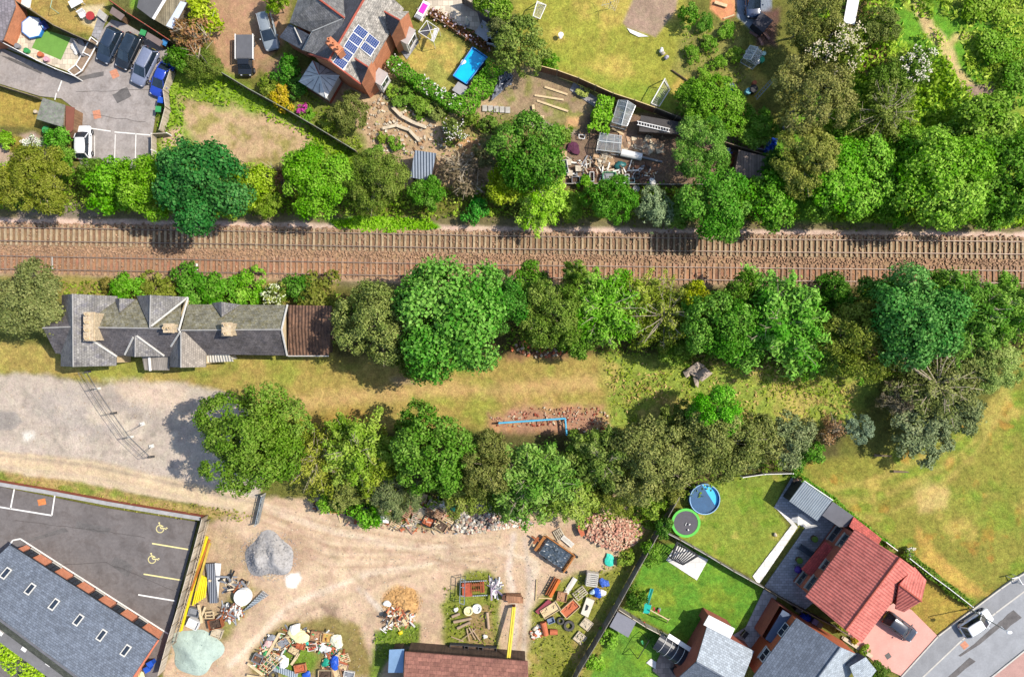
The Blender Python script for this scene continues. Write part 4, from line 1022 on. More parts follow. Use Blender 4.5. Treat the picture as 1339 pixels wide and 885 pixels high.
# ------------------------------------------------------------------ railway
RAILM = M('rail_steel', 'a08e80', .6, .25, 2, metal=.4, alb=.7); RUSTR = M('rail_rust', '6f4a36', .85, .3, 2)
SLEEP = M('concrete_sleeper', 'aa977a', .9, .3, 1.5); SLEEP2 = M('rusty_sleeper', 'a98a70', .9, .3, 1.5)
xs_r = list(range(-150, 1490, 30))
for tr_, (ka, kb, lab, sm, zs) in enumerate(((0, 1, 'upper railway track with pale concrete sleepers standing clear of grey ballast', SLEEP, .1), (2, 3, 'lower railway track with sleepers sunk in rust brown ballast', SLEEP2, .045))):
    t = thing('railway_track', lab, 'railway track', P(670, rail_y(ka, 670)+8), 0, 'railway tracks side by side')
    for k in (ka, kb):
        m = MB(); h = MB()
        for a, b in zip(xs_r[:-1], xs_r[1:]):
            (x0, y0), (x1, y1) = P2(a, rail_y(k, a)), P2(b, rail_y(k, b)); L = hypot(x1-x0, y1-y0)+.01; an = atan2(y1-y0, x1-x0); c = ((x0+x1)/2, (y0+y1)/2)
            m.box((*c, zs+.012), (L, .15, .024), an); m.box((*c, zs+.075), (L, .03, .11), an); h.box((*c, zs+.145), (L, .075, .03), an)
        r_ = m.build('rail', RUSTR, t); h.build('rail_head', RAILM, r_)
    R_ = random.Random(tr_); first = None; x = -60.0; rest = MB(); xs_l = []
    while x < 1410: xs_l.append(x); x += 7.47
    order = sorted(xs_l, key=lambda q: abs(q-670)); near = set(order[:99])
    for x in xs_l:
        ya, yb = rail_y(ka, x), rail_y(kb, x); (x0, y0), (x1, y1) = P2(x, ya), P2(x, yb); c = ((x0+x1)/2, (y0+y1)/2)
        jz = R_.uniform(-.02, .02); an = R_.uniform(-.02, .02)-.012
        if x in near:
            if first is None:
                mm = MB(); mm.box((0, 0, -.06), (.22, 2.42, .2)); mm.box((0, .72, .05), (.27, .26, .03)); mm.box((0, -.72, .05), (.27, .26, .03))
                o = first = mm.build('sleeper', sm, None, local=True)
            else: o = first.copy(); COL.objects.link(o)
            o.parent = t; og = ORG[t.name]; o.location = (c[0]-og[0], c[1]-og[1], zs-.045+jz); o.rotation_euler = (0, 0, an)
        else:
            rest.box((c[0], c[1], zs-.1+jz), (.22, 2.42, .2), an); rest.box((c[0], c[1], zs-.075+jz), (.3, 1.7, .03), an)
    o = rest.build('sleeper', sm, t); o['kind'] = 'stuff'
    # ballast shoulders heaped a little around the sleeper ends: loose stones
m = MB(); R_ = random.Random(3)
for i in range(9000):
    x = R_.uniform(-60, 1400); ya = rail_y(0, x); yb = rail_y(3, x); y = R_.choice((R_.gauss(ya-4, 1.8), R_.uniform(ya-5, yb+7), R_.gauss((rail_y(1, x)+rail_y(2, x))/2, 3)))
    c = P(x, y); s = R_.uniform(.07, .2)
    m.box((c[0], c[1], s*.2), (s, s*R_.uniform(.6, 1), s*.8), R_.uniform(0, 3), R_.uniform(-.4, .4), R_.uniform(-.4, .4))
tag(m.build('ballast_stones', M('ballast_stone', 'b28f72', .95, .6, 4)), 'loose broken ballast stones along both railway tracks', 'ballast', None, 'stuff')
m = MB(); m.prism([P2(68.5,336), P2(70,336), P2(70.5,352), P2(69,352)], .1, .19); tag(m.build('cable_trough_cover', CONC), 'narrow pale concrete strip lying across the lower track at the left', 'cable cover')
t = thing('track_marker', 'pair of small white blocks between the lower rails', 'marker', P(258, 349))
for y in (346.5, 351.5):
    c = P(258, y); mm = MB(); mm.box((c[0], c[1], .12), (.2, .32, .2)); mm.build('marker_block', WHITEP, t)

# ------------------------------------------------------------------ roofs and walls
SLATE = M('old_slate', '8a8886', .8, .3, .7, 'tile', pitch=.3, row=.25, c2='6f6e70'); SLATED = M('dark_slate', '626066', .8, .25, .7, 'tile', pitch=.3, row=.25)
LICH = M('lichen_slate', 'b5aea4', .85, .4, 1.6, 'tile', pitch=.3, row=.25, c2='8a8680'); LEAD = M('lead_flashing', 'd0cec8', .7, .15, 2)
BRICK = M('orange_brick', 'c4805c', .9, .2, 1, 'brick', pitch=.225, row=.075); BRICKR = M('red_brick', 'a85c48', .9, .2, 1, 'brick', pitch=.225, row=.075)
BUFF = M('buff_brick', 'd3bd96', .9, .2, 1, 'brick', pitch=.225, row=.075); REND = M('white_render', 'efe9dd', .85, .1, 1)
RIDGE = M('terracotta_ridge', 'b05a48', .85, .25, 2); WFR = M('white_frame', 'f2f0ec', .5, .06, 2); DGL = glass_mat('dark_window_glass', '323c48'); POT = M('chimney_pot', 'd58a62', .85, .2, 3)
FELT = M('grey_felt', '7d7c7e', .9, .15, 1); TIMB = M('weathered_timber', '9c8a74', .9, .25, 1.5, 'plank', pitch=.15); DKT = M('dark_timber', '6a5648', .9, .25, 1.5, 'plank', pitch=.15)
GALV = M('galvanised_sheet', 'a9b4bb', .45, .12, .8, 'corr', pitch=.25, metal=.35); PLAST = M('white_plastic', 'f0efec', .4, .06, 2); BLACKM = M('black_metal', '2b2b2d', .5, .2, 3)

def q3(v): return P(*v)
def slab(name, verts, faces, mat, parent, th=.14):
    """roof sheet over points (px, py, height): faces with a real thickness"""
    us = sorted({i for f in faces for i in f}); faces = [tuple(us.index(i) for i in f) for f in faces]; verts = [verts[i] for i in us]
    V_ = [q3(v) for v in verts]; n = len(V_); F = []
    for f in faces:
        nz = 0
        for i in range(len(f)):
            a, b = V_[f[i]], V_[f[(i+1) % len(f)]]; nz += a[0]*b[1]-b[0]*a[1]
        F.append(tuple(f) if nz > 0 else tuple(f[::-1]))
    edges = {}
    for f in F:
        for i in range(len(f)): edges[(f[i], f[(i+1) % len(f)])] = 1
    m = MB(); vs = V_+[(x, y, z-th) for x, y, z in V_]; fs = list(F)+[tuple(i+n for i in f[::-1]) for f in F]
    for (a, b) in edges:
        if (b, a) not in edges: fs.append((a, a+n, b+n, b))
    m.add(vs, fs)
    return m.build(name, mat, parent)
def wall_ring(ring, mat, parent, name='wall', inset=.3, drop=.12, z0=-.1):
    """ring of (px, py, top height); pulled in under the eaves"""
    V_ = [q3(v) for v in ring]; n = len(V_)
    a = sum(V_[i][0]*V_[(i+1) % n][1]-V_[(i+1) % n][0]*V_[i][1] for i in range(n))
    if a < 0: V_ = V_[::-1]
    W = []
    for i in range(n):
        (x, y, z), p, q = V_[i], V_[i-1], V_[(i+1) % n]
        e1 = np.array((x-p[0], y-p[1])); e2 = np.array((q[0]-x, q[1]-y)); e1 /= np.linalg.norm(e1)+1e-9; e2 /= np.linalg.norm(e2)+1e-9
        n1 = np.array((-e1[1], e1[0])); n2 = np.array((-e2[1], e2[0])); o_ = (n1+n2)/max(.5, 1+float(n1@n2))*inset; W.append((x+o_[0], y+o_[1], z-drop))
    m = MB(); n = len(W); m.add([(x, y, z0) for x, y, z in W]+W, [(i, (i+1) % n, n+(i+1) % n, n+i) for i in range(n)])
    return m.build(name, mat, parent)
def bar(name, a, b, mat, parent, r=.09, lift=.03):
    m = MB(); A, B = q3(a), q3(b); m.tube((A[0], A[1], A[2]+lift), (B[0], B[1], B[2]+lift), r, r, 6); return m.build(name, mat, parent)
def strip_bars(name, segs, mat, parent, r=.09, lift=.03):
    """each line of flashing or ridge tiles is a part"""
    return [bar(name, a, b, mat, parent, r, lift) for a, b in segs]
def house(name, label, cat, at, group=None): return thing(name, label, cat, P(*at), 0, group)
def mid(a, b, t=.5): return tuple(a[i]*(1-t)+b[i]*t for i in range(3))
def mirror(R_, A):
    """eave on the far side of ridge point R_ from eave point A, all as (px,py,h)"""
    r, a = q3(R_), q3(A); x, y = 2*r[0]-a[0], 2*r[1]-a[1]; k = S*(CAMH-A[2])/CAMH
    return (x/k+CX, CY-y/k, A[2])
def window(parent, a, b, z0, z1, out=(0, 0), mat=DGL, name='window', proud=.04, frame=None):
    """window in the wall line a-b (world xy), between heights z0 and z1"""
    L = hypot(b[0]-a[0], b[1]-a[1]); an = atan2(b[1]-a[1], b[0]-a[0]); c = ((a[0]+b[0])/2+out[0]*proud, (a[1]+b[1])/2+out[1]*proud)
    m = MB(); h = z1-z0; zc = (z0+z1)/2; t = .07
    for dx, dz, sx_, sz in ((-L/2+t/2, 0, t, h), (L/2-t/2, 0, t, h), (0, h/2-t/2, L-2*t, t), (0, -h/2+t/2, L-2*t, t), (0, 0, t*.7, h-2*t)):
        m.box((c[0]+dx*cos(an), c[1]+dx*sin(an), zc+dz), (sx_, .09, sz), an)
    w_ = m.build(name, frame or WFR, parent)
    p = MB(); p.box((c[0], c[1], zc), (L-2*t-.005, .03, h-2*t-.005), an); p.build('pane', mat, w_)
    s = MB(); s.box((c[0]+out[0]*.08, c[1]+out[1]*.08, z0-.05), (L+.15, .2, .06), an); s.build('sill', CONC, w_)
    return w_
def chimney(parent, px, py, h, wd, dp, rz, npots, mat=BUFF, base=4.0, potm=M('cream_pot','d8c09a',.85,.2,3)):
    c = P(px, py, h); m = MB(); m.box((c[0], c[1], (h+base)/2), (wd, dp, h-base), rz); m.box((c[0], c[1], h-.35), (wd+.16, dp+.16, .2), rz); m.box((c[0], c[1], h-.03), (wd+.08, dp+.08, .1), rz)
    ch = m.build('chimney', mat, parent)
    long_ = max(wd, dp)-.4; ax = 0 if wd > dp else pi/2
    for i in range(npots):
        d = (i/(max(1, npots-1))-.5)*long_ if npots > 1 else 0
        p = MB(); p.lathe((c[0]+d*cos(rz+ax), c[1]+d*sin(rz+ax), h), [(.17, 0), (.13, .1), (.12, .42), (.16, .45), (.16, .5), (.1, .5), (.09, .3)], 10); p.build('chimney_pot', potm, ch)
    return ch

# --- the old station house
def Z1(x, y, h): return (50+x/6.695, 375+y/6.695, h)
def Z2(x, y, h): return (230+x/6.376, 375+y/6.376, h)
st = house('station_house', 'long old slate roofed station house with cross gables and buff chimneys beside the railway', 'house', (240, 432))
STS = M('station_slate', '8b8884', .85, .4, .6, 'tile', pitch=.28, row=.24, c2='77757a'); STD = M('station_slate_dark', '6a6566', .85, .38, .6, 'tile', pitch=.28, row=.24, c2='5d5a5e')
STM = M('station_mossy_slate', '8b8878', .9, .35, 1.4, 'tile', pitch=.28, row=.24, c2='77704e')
slab('roof', [Z1(40,360,5.7),Z1(296,350,5.7),Z1(205,590,3.6),Z1(150,580,3.6),Z1(238,160,3.6),Z1(150,165,3.6)], [(0,1,2,3),(0,1,4,5)], STD, st)
slab('roof', [Z1(302,62,6.4),Z1(308,700,6.4),Z1(196,695,3.7),Z1(205,72,3.7),Z1(690,82,3.7),Z1(682,690,3.7)], [(0,1,2,3),(0,1,5,4)], STS, st)
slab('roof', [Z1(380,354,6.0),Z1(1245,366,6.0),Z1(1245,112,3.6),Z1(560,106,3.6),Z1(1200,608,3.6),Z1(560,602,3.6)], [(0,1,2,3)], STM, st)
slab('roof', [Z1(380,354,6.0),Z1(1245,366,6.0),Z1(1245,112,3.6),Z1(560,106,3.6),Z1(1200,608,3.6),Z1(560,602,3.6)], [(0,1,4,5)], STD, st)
slab('roof', [Z1(710,100,5.0),Z1(712,225,5.0),Z1(668,104,3.7),Z1(852,108,3.7)], [(0,1,2),(0,1,3)], STS, st)
slab('roof', [Z1(852,425,5.3),Z1(850,612,5.3),Z1(762,604,3.65),Z1(1108,606,3.65)], [(0,1,2),(0,1,3)], STS, st)
slab('roof', [Z1(985,72,6.3),Z1(978,358,6.3),Z1(860,80,3.7),Z1(1312,90,3.7)], [(0,1,2),(0,1,3)], STS, st)
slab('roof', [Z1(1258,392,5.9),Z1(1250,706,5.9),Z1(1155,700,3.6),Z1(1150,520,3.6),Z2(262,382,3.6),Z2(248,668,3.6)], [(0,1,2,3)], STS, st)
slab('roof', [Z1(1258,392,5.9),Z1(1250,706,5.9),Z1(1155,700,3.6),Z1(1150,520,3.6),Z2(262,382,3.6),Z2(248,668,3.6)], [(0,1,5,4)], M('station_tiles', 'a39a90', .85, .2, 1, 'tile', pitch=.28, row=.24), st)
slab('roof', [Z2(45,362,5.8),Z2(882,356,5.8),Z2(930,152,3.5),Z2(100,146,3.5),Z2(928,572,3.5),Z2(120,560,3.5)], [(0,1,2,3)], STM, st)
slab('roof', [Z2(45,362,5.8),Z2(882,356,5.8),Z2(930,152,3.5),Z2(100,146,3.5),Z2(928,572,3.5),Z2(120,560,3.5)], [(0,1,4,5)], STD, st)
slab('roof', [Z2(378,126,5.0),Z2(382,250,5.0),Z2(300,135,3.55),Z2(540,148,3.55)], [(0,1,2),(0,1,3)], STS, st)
for rg_ in ([Z1(40,360,5.7),Z1(150,580,3.6),Z1(300,590,3.6),Z1(300,160,3.6),Z1(150,165,3.6)], [Z1(205,72,3.7),Z1(302,62,6.4),Z1(690,82,3.7),Z1(682,690,3.7),Z1(308,700,6.4),Z1(196,695,3.7)],
            [Z1(560,106,3.6),Z1(1245,112,3.6),Z1(1200,608,3.6),Z1(560,602,3.6)], [Z1(1155,700,3.6),Z1(1250,706,5.9),Z2(248,668,3.6),Z2(262,382,3.6),Z1(1150,520,3.6)], [Z2(100,146,3.5),Z2(930,152,3.5),Z2(882,356,5.8),Z2(928,572,3.5),Z2(120,560,3.5)],
            [Z1(860,80,3.7),Z1(985,72,6.3),Z1(1312,90,3.7),Z1(1240,300,3.7),Z1(900,300,3.7)]): wall_ring(rg_, BUFF, st)
strip_bars('flashing', [(Z1(302,62,6.4),Z1(308,700,6.4)),(Z1(1250,400,5.9),Z1(1250,706,5.9)),(Z1(985,72,6.3),Z1(978,358,6.3)),(Z1(380,354,6.0),Z1(1245,366,6.0)),(Z2(45,362,5.8),Z2(882,356,5.8)),(Z1(40,360,5.7),Z1(296,350,5.7)),(Z1(852,425,5.3),Z1(850,612,5.3))], M('ridge_tiles','a5a29e',.8,.2,2), st, .08)
strip_bars('valley_lining', [(Z1(1312,92,3.9),Z1(990,345,6.2)),(Z1(475,468,5.2),Z1(690,610,3.75)),(Z1(862,428,5.35),Z1(1105,604,3.75)),(Z1(1312,100,4.2),Z1(1232,385,6.1)),(Z2(882,356,5.85),Z2(928,572,3.6)),(Z2(882,356,5.85),Z2(930,152,3.6)),(Z1(1245,392,6.0),Z1(1165,520,4.4)),(Z1(760,592,3.75),Z1(835,440,5.2))], LEAD, st, .11, .06)
chimney(st, 115.5, 427, 7.1, .95, 2.9, 0, 4, M('cream_stack','cdbb9c',.9,.3,3,c2='b59a7e')); chimney(st, 219.5, 429, 7.1, .9, .85, 0, 2, M('cream_stack','')); chimney(st, 296, 430.5, 7.1, .9, 1.3, 0, 2, M('cream_stack',''))
slab('porch_roof', [Z1(908,612,2.9),Z1(1150,606,2.9),Z1(1148,730,2.5),Z1(930,728,2.5)], [(0,1,2,3)], M('porch_boards','8f8880',.85,.2,1,'plank',pitch=.2), st, .08)
bar('porch_gutter', Z1(972,612,2.95), Z1(982,732,2.6), WFR, st, .14)
wall_ring([Z1(908,620,2.7),Z1(1150,620,2.7),Z1(1148,725,2.5),Z1(930,722,2.5)], DKT, st, 'porch_wall', .2)
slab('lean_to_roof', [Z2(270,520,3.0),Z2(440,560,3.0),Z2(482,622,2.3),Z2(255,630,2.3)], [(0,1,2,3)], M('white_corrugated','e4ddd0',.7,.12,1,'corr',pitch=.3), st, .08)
wall_ring([Z2(270,540,2.4),Z2(440,560,2.4),Z2(478,618,2.3),Z2(258,626,2.3)], REND, st, 'lean_to_wall', .2)
sh = house('corrugated_shed', 'rusty brown corrugated roofed shed built against the right end of the station house', 'shed', (402, 432))
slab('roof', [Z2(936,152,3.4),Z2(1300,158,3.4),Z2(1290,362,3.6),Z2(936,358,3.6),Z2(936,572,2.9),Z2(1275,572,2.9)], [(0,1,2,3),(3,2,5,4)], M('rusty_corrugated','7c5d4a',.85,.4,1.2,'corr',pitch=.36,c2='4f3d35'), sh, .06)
wall_ring([Z2(936,152,3.3),Z2(1300,158,3.3),Z2(1275,572,2.8),Z2(936,572,2.8)], DKT, sh)
bar('gutter', Z2(936,576,2.85), Z2(1275,576,2.85), LEAD, sh, .07)

# --- brick house with solar panels (top)
def Z3(x, y, h): return (350+x/7.876, y/7.876, h)
bh = house('brick_house', 'orange brick house with many slate gables, red ridges and seven solar panels', 'house', (455, 45))
A, B = Z3(1100,-190,8.6), Z3(632,625,8.6)
eR1 = Z3(955,868,5.0); eL1 = Z3(425,560,5.0)
def par(e):
    q, a_, b_ = q3(e), q3(A), q3(B); k_ = S*(CAMH-e[2])/CAMH; return ((q[0]+a_[0]-b_[0])/k_+CX, CY-(q[1]+a_[1]-b_[1])/k_, e[2])
eR0, eL0 = par(eR1), par(eL1)
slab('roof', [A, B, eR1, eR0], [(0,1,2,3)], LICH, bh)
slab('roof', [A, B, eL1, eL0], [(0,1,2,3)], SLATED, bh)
slab('roof', [Z3(520,-10,7.6),Z3(790,190,7.6),Z3(445,330,5.0),Z3(225,235,5.0),Z3(330,-60,5.0),Z3(870,60,5.0),Z3(760,-90,5.0)], [(0,1,2,3,4),(0,1,5,6)], SLATE, bh)
slab('roof', [Z3(222,245,4.6),Z3(450,372,4.6),Z3(360,520,3.3),Z3(120,385,3.3)], [(0,1,2,3)], M('blue_slate','5f6470',.7,.2,.8,'tile',pitch=.3,row=.25), bh)
slab('roof', [Z3(790,190,7.6),Z3(640,610,7.2),Z3(365,520,5.0),Z3(465,325,5.4)], [(0,1,2,3)], SLATE, bh)
for a, b, c, d in ((Z3(1200,122,7.6),Z3(1360,212,7.6),Z3(1272,375,5.0),(534.5,15,5.0)), (Z3(898,606,7.4),Z3(1034,694,7.4),Z3(962,866,5.0),(487.5,77,5.0))):
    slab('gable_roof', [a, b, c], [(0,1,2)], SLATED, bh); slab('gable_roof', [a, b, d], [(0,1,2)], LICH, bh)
    bar('ridge_tiles', a, b, RIDGE, bh, .1); wall_ring([b, c, mid(c, a, .5), mid(d, a, .5), d], BRICK, bh, 'gable_wall', .05)
for rg_ in ([A, eL0, eL1, B, eR1, eR0], [Z3(520,-10,7.4),Z3(330,-60,5.0),Z3(225,235,5.0),Z3(445,330,5.0),Z3(790,190,7.4),Z3(870,60,5.0)], [Z3(222,245,3.9),Z3(450,372,3.9),Z3(360,520,3.3),Z3(120,385,3.3)]): wall_ring(rg_, BRICK, bh)
strip_bars('ridge_tiles', [(A, B), (Z3(520,-10,7.65),Z3(790,190,7.65)), (B, eR1), (B, eL1)], RIDGE, bh, .12)
strip_bars('hip_flashing', [(Z3(790,190,7.6),Z3(465,325,5.5)), (Z3(462,325,5.4),Z3(360,520,3.5)), (Z3(275,285,4.6),Z3(350,445,3.9))], LEAD, bh, .07)
chimney(bh, 436.5, 59, 9.6, 1.6, .75, ang(45,42), 3, BRICK, 5, POT)
# front bays with white sills and roofs, doors
for (x, y), (x2, y2), zt in (((524,54),(535,35),2.7), ((489,107),(499,91),2.7)):
    a, b = P2(x-2, y-1, zt), P2(x2-2, y2-1, zt); nx_, ny_ = (b[1]-a[1]), -(b[0]-a[0]); l_ = hypot(nx_, ny_); nx_, ny_ = nx_/l_, ny_/l_
    m = MB(); m.prism([a, b, (b[0]+nx_*.9, b[1]+ny_*.9), (a[0]+nx_*.9, a[1]+ny_*.9)], -.1, zt); bay = m.build('bay', WFR, bh)
    m = MB(); e = .15; m.prism([(a[0]-nx_*e, a[1]-ny_*e), (b[0]-nx_*e, b[1]-ny_*e), (b[0]+nx_*1.05, b[1]+ny_*1.05), (a[0]+nx_*1.05, a[1]+ny_*1.05)], zt, zt+.12); m.build('bay_roof', M('pale_bay_roof','b9b0ac',.8,.15,2), bay)
    window(bay, (a[0]+nx_*.92+(b[0]-a[0])*.1, a[1]+ny_*.92+(b[1]-a[1])*.1), (a[0]+nx_*.92+(b[0]-a[0])*.9, a[1]+ny_*.92+(b[1]-a[1])*.9), .9, 2.3, (nx_, ny_))
# solar panels on the right slope: rows along the eaves
SOL = M('solar_cells','2a4684',.4,.12,2,spec=.25)
def on_plane(a, b, c, p):
    A_, B_, C_ = np.array(q3(a)), np.array(q3(b)), np.array(q3(c)); n = np.cross(B_-A_, C_-A_); n /= np.linalg.norm(n)
    if n[2] < 0: n = -n
    # intersect the line of sight of the pixel with the slope, once, to find the true place of the panel on the roof
    o = np.array((0, 0, CAMH)); g = np.array(P(p[0], p[1], 0)); d = g-o; t = n@(A_-o)/(n@d); return o+d*t, n
for quad in ([(927,250),(1035,335),(978,412),(870,325)],[(872,330),(980,410),(930,488),(820,405)],[(822,405),(930,490),(880,565),(775,480)],[(772,485),(878,565),(828,642),(720,560)],[(718,565),(825,645),(778,728),(660,640)],[(1042,345),(1153,435),(1103,510),(992,418)],[(990,425),(1100,510),(1055,588),(942,495)]):
    pts = [on_plane(A, B, eR1, (350+x/7.876, y/7.876)) for x, y in quad]; n = pts[0][1]; cc = sum(p for p, _ in pts)/4
    lo = [p+n*.06 for p, _ in pts]; hi = [p+n*.12 for p, _ in pts]; m = MB()
    m.add(lo+hi, [(3,2,1,0),(0,1,5,4),(1,2,6,5),(2,3,7,6),(3,0,4,7),(4,5,6,7)])
    sp = m.build('solar_panel', WFR, bh); cm = MB()
    u0, u1, v1 = hi[0], hi[1]-hi[0], hi[3]-hi[0]
    for i in range(6):
        for j in range(4):
            f = lambda a_, b_: tuple(u0+u1*(.035+.93*a_)+v1*(.04+.92*b_)+n*.004)
            cm.add([f(i/6+.005, j/4+.006), f((i+1)/6-.005, j/4+.006), f((i+1)/6-.005, (j+1)/4-.006), f(i/6+.005, (j+1)/4-.006)], [(0,1,2,3)] if np.cross(u1, v1)@n > 0 else [(3,2,1,0)])
    cm.build('solar_cells', SOL, sp)
# conservatory
CG = glass_mat('conservatory_glass', 'e6e6e4', .5)
cs = house('conservatory', 'glass roofed conservatory with a red finial against the brick house end wall', 'conservatory', (417, 104))
cp = [(409,79,2.4),(444,99,2.4),(426.5,129,2.4),(391,107,2.4)]; ap = (418,98.5,3.5)
for i in range(4):
    slab('roof_glazing', [cp[i], cp[(i+1) % 4], ap], [(0,1,2)], CG, cs, .05)
    bar('roof_bar', cp[i], ap, RIDGE if i == 0 else WFR, cs, .05)
    for t_ in (.25, .5, .75):
        e = mid(cp[i], cp[(i+1) % 4], t_); bar('roof_bar', e, mid(ap, e, .12 if t_ == .5 else .45), M('bar_grey','8a8a8c',.6,.1,2), cs, .035)
wall_ring(cp, BRICKR, cs, 'wall', .12, 1.7); wall_ring(cp, CG, cs, 'side_glazing', .14, .1)

# --- bottom left brick building with slate roof and six rooflights
bb = house('brick_building', 'long brick building with a slate roof and six rooflights beside the car park', 'building', (90, 810))
r0, r1, e0, e1 = (-140,712,5.6), (102,889,5.6), (-160,598,3.1), (207.4,836,2.7)
e0 = (13,712,2.7); r0 = (0,809,5.6); dx = (207.4-13, 836-712); e0 = (13, 712, 2.7)
# the visible end at the upper left is a gable too: roof starts at (12.7, 712) and (-60, 755)
rA, rB = (-52,771,5.6), (150,922,5.6)
fA, fB = (rA[0]-6, rA[1]+8, 4.8), (rB[0]-6, rB[1]+8, 4.8)
BS = M('blue_grey_slate', '6f7886', .75, .14, .8, 'tile', pitch=.3, row=.22, c2='626b79')
slab('roof', [rA, rB, e1, e0], [(0,1,2,3)], BS, bb); slab('roof', [rA, rB, fB, fA], [(0,1,2,3)], M('mossy_dark_slate','5a5c50',.9,.35,1.2,'tile',pitch=.3,row=.22), bb)
wall_ring([e0, rA, fA, fB, rB, e1], M('salmon_brick','d98e6c',.9,.15,1,'brick',pitch=.225,row=.075), bb, 'wall', .56)
bar('ridge_tiles', rA, rB, M('grey_ridge','6a6a70',.8,.2,2), bb, .12)
bar('gutter', (e0[0],e0[1],3.05), (e1[0],e1[1],3.05), BLACKM, bb, .06, -.08)
bar('verge', e1, rB, M('salmon_verge','c9765a',.85,.15,2), bb, .1)
for x, y in ((7.6,749),(39.5,769.6),(70.7,789.7),(102.6,810),(133,830),(164.5,850)):
    c, n = on_plane(rA, rB, e1, (x, y)); ru = np.array(q3(e1))-np.array(q3(e0)); ru[2] = 0; ru /= np.linalg.norm(ru); rv = np.cross(n, ru)
    def fr(w_, h_, z0, z1, mt, nm, par):
        m = MB(); m.add([tuple(c+ru*a*w_+rv*b*h_+n*z) for z in (z0, z1) for a, b in ((-1,-1),(1,-1),(1,1),(-1,1))], [(3,2,1,0),(4,5,6,7),(0,1,5,4),(1,2,6,5),(2,3,7,6),(3,0,4,7)]); return m.build(nm, mt, par)
    rl = fr(.33, .6, -.05, .1, LEAD, 'rooflight', bb); fr(.21, .47, .1, .125, DGL, 'pane', rl)
a, b = np.array(q3((e0[0],e0[1],3.1)))[:2], np.array(q3((e1[0],e1[1],3.1)))[:2]; u = (b-a)/np.linalg.norm(b-a); nrm = np.array((-u[1], u[0])); nrm = nrm if nrm[1] > 0 else -nrm
L_ = np.linalg.norm(b-a)
for k in range(6):
    s0 = 1.3+k*(L_-2)/6; p0 = a+u*s0-nrm*.54; p1 = a+u*(s0+1.1)-nrm*.54
    window(bb, tuple(p0), tuple(p1), .8, 2.1, tuple(nrm), proud=.03, frame=BLACKM)
# low flat-roofed back range with white vents
lo = house('outbuilding', 'low flat grey felt roofed range behind the slate roofed brick building', 'building', (20, 860))
slab('roof', [(-62,774,2.7),(146,928,2.7),(138,940,2.6),(-72,787,2.6)], [(0,1,2,3)], FELT, lo); wall_ring([(-62,774,2.6),(146,928,2.6),(138,940,2.5),(-72,787,2.5)], BRICKR, lo)
for x, y in ((1,827),(32,848),(64,867)):
    c = P(x, y, 2.8); m = MB(); m.box((c[0], c[1], 2.78), (.5, .3, .2), -.6); m.box((c[0], c[1], 2.9), (.6, .4, .05), -.6); m.build('roof_vent', PLAST, lo)

# --- barn at the bottom edge
bn = house('barn', 'timber barn with a red brown tiled roof cut by the bottom edge of the photo', 'barn', (610, 900))
BT = M('red_brown_tiles', '99695a', .85, .22, .8, 'tile', pitch=.5, row=.4, c2='85594e')
slab('roof', [(529.5,851.5,3.2),(690,864,3.2),(693,935,5.4),(526,922,5.4),(700,1005,3.2),(520,995,3.2)], [(0,1,2,3),(3,2,4,5)], BT, bn); wall_ring([(529.5,851.5,3.2),(690,864,3.2),(693,935,5.3),(700,1005,3.2),(520,995,3.2),(526,922,5.3)], DKT, bn, 'wall', .25)
bar('ridge_tiles', (526,922,5.4), (693,935,5.4), RIDGE, bn, .13)
ln = house('lean_to', 'pale blue metal roofed lean-to against the left end of the barn', 'lean-to', (518, 863))
slab('roof', [(509,849,2.5),(528.5,848,2.7),(527,879,2.7),(507.5,879,2.5)], [(0,1,2,3)], M('blue_sheet','8fb0d2',.35,.1,1,metal=.2), ln, .06); wall_ring([(509,849,2.4),(528,848,2.4),(527,879,2.4),(507.5,879,2.4)], DKT, ln)
# --- red roofed house
rh = house('red_house', 'detached house with a red pantile roof and a pink front slope above the dark car', 'house', (1130, 760))
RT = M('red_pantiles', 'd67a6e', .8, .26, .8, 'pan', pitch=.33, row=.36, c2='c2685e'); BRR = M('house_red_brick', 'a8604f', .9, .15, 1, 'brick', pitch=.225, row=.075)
E1, E2, R1, R2 = (1118.3,691.8,5.0), (1053.4,779.6,5.0), (1176.5,728.5,7.9), (1105.6,823.5,7.9)
E3, E4 = mirror(R1, E1), mirror(R2, E2)
slab('roof', [R1, R2, E2, E1], [(0,1,2,3)], RT, rh); slab('roof', [R1, R2, E4, E3], [(0,1,2,3)], RT, rh)
wall_ring([E1, R1, E3, E4, R2, E2], BRR, rh, 'wall', .35); bar('ridge_tiles', R1, R2, RIDGE, rh, .12)
g0, g1 = (1176,764,6.6), (1205,786,6.6)
slab('gable_roof', [g0, g1, (1182,800,4.9), (1171,796,4.9)], [(0,1,2,3)], RT, rh); slab('gable_roof', [g0, g1, (1211.5,758.5,4.9), (1196,741,4.9)], [(0,1,2,3)], RT, rh)
wall_ring([(1196,741,4.9),(1211.5,758.5,4.9),g1,(1182,800,4.9),(1171,796,4.9)], BRR, rh, 'gable_wall', .3); bar('ridge_tiles', g0, g1, RIDGE, rh, .1)
slab('side_roof', [(1116.5,675.5,2.9),(1153,704,2.9),(1146,717,3.3),(1110.5,688,3.3)], [(0,1,2,3)], M('plain_red_tiles','b5584e',.8,.12,.8,'tile',pitch=.3,row=.25), rh); wall_ring([(1116.5,675.5,2.8),(1153,704,2.8),(1146,717,2.9),(1110.5,688,2.9)], BRR, rh, 'side_wall', .2)
slab('canopy', [(1079,707.5,2.6),(1089.5,715.5,2.8),(1062,754.5,2.8),(1048,744,2.6)], [(0,1,2,3)], M('canopy_red_tiles','b84a44',.8,.1,.8,'tile',pitch=.3,row=.25), rh)
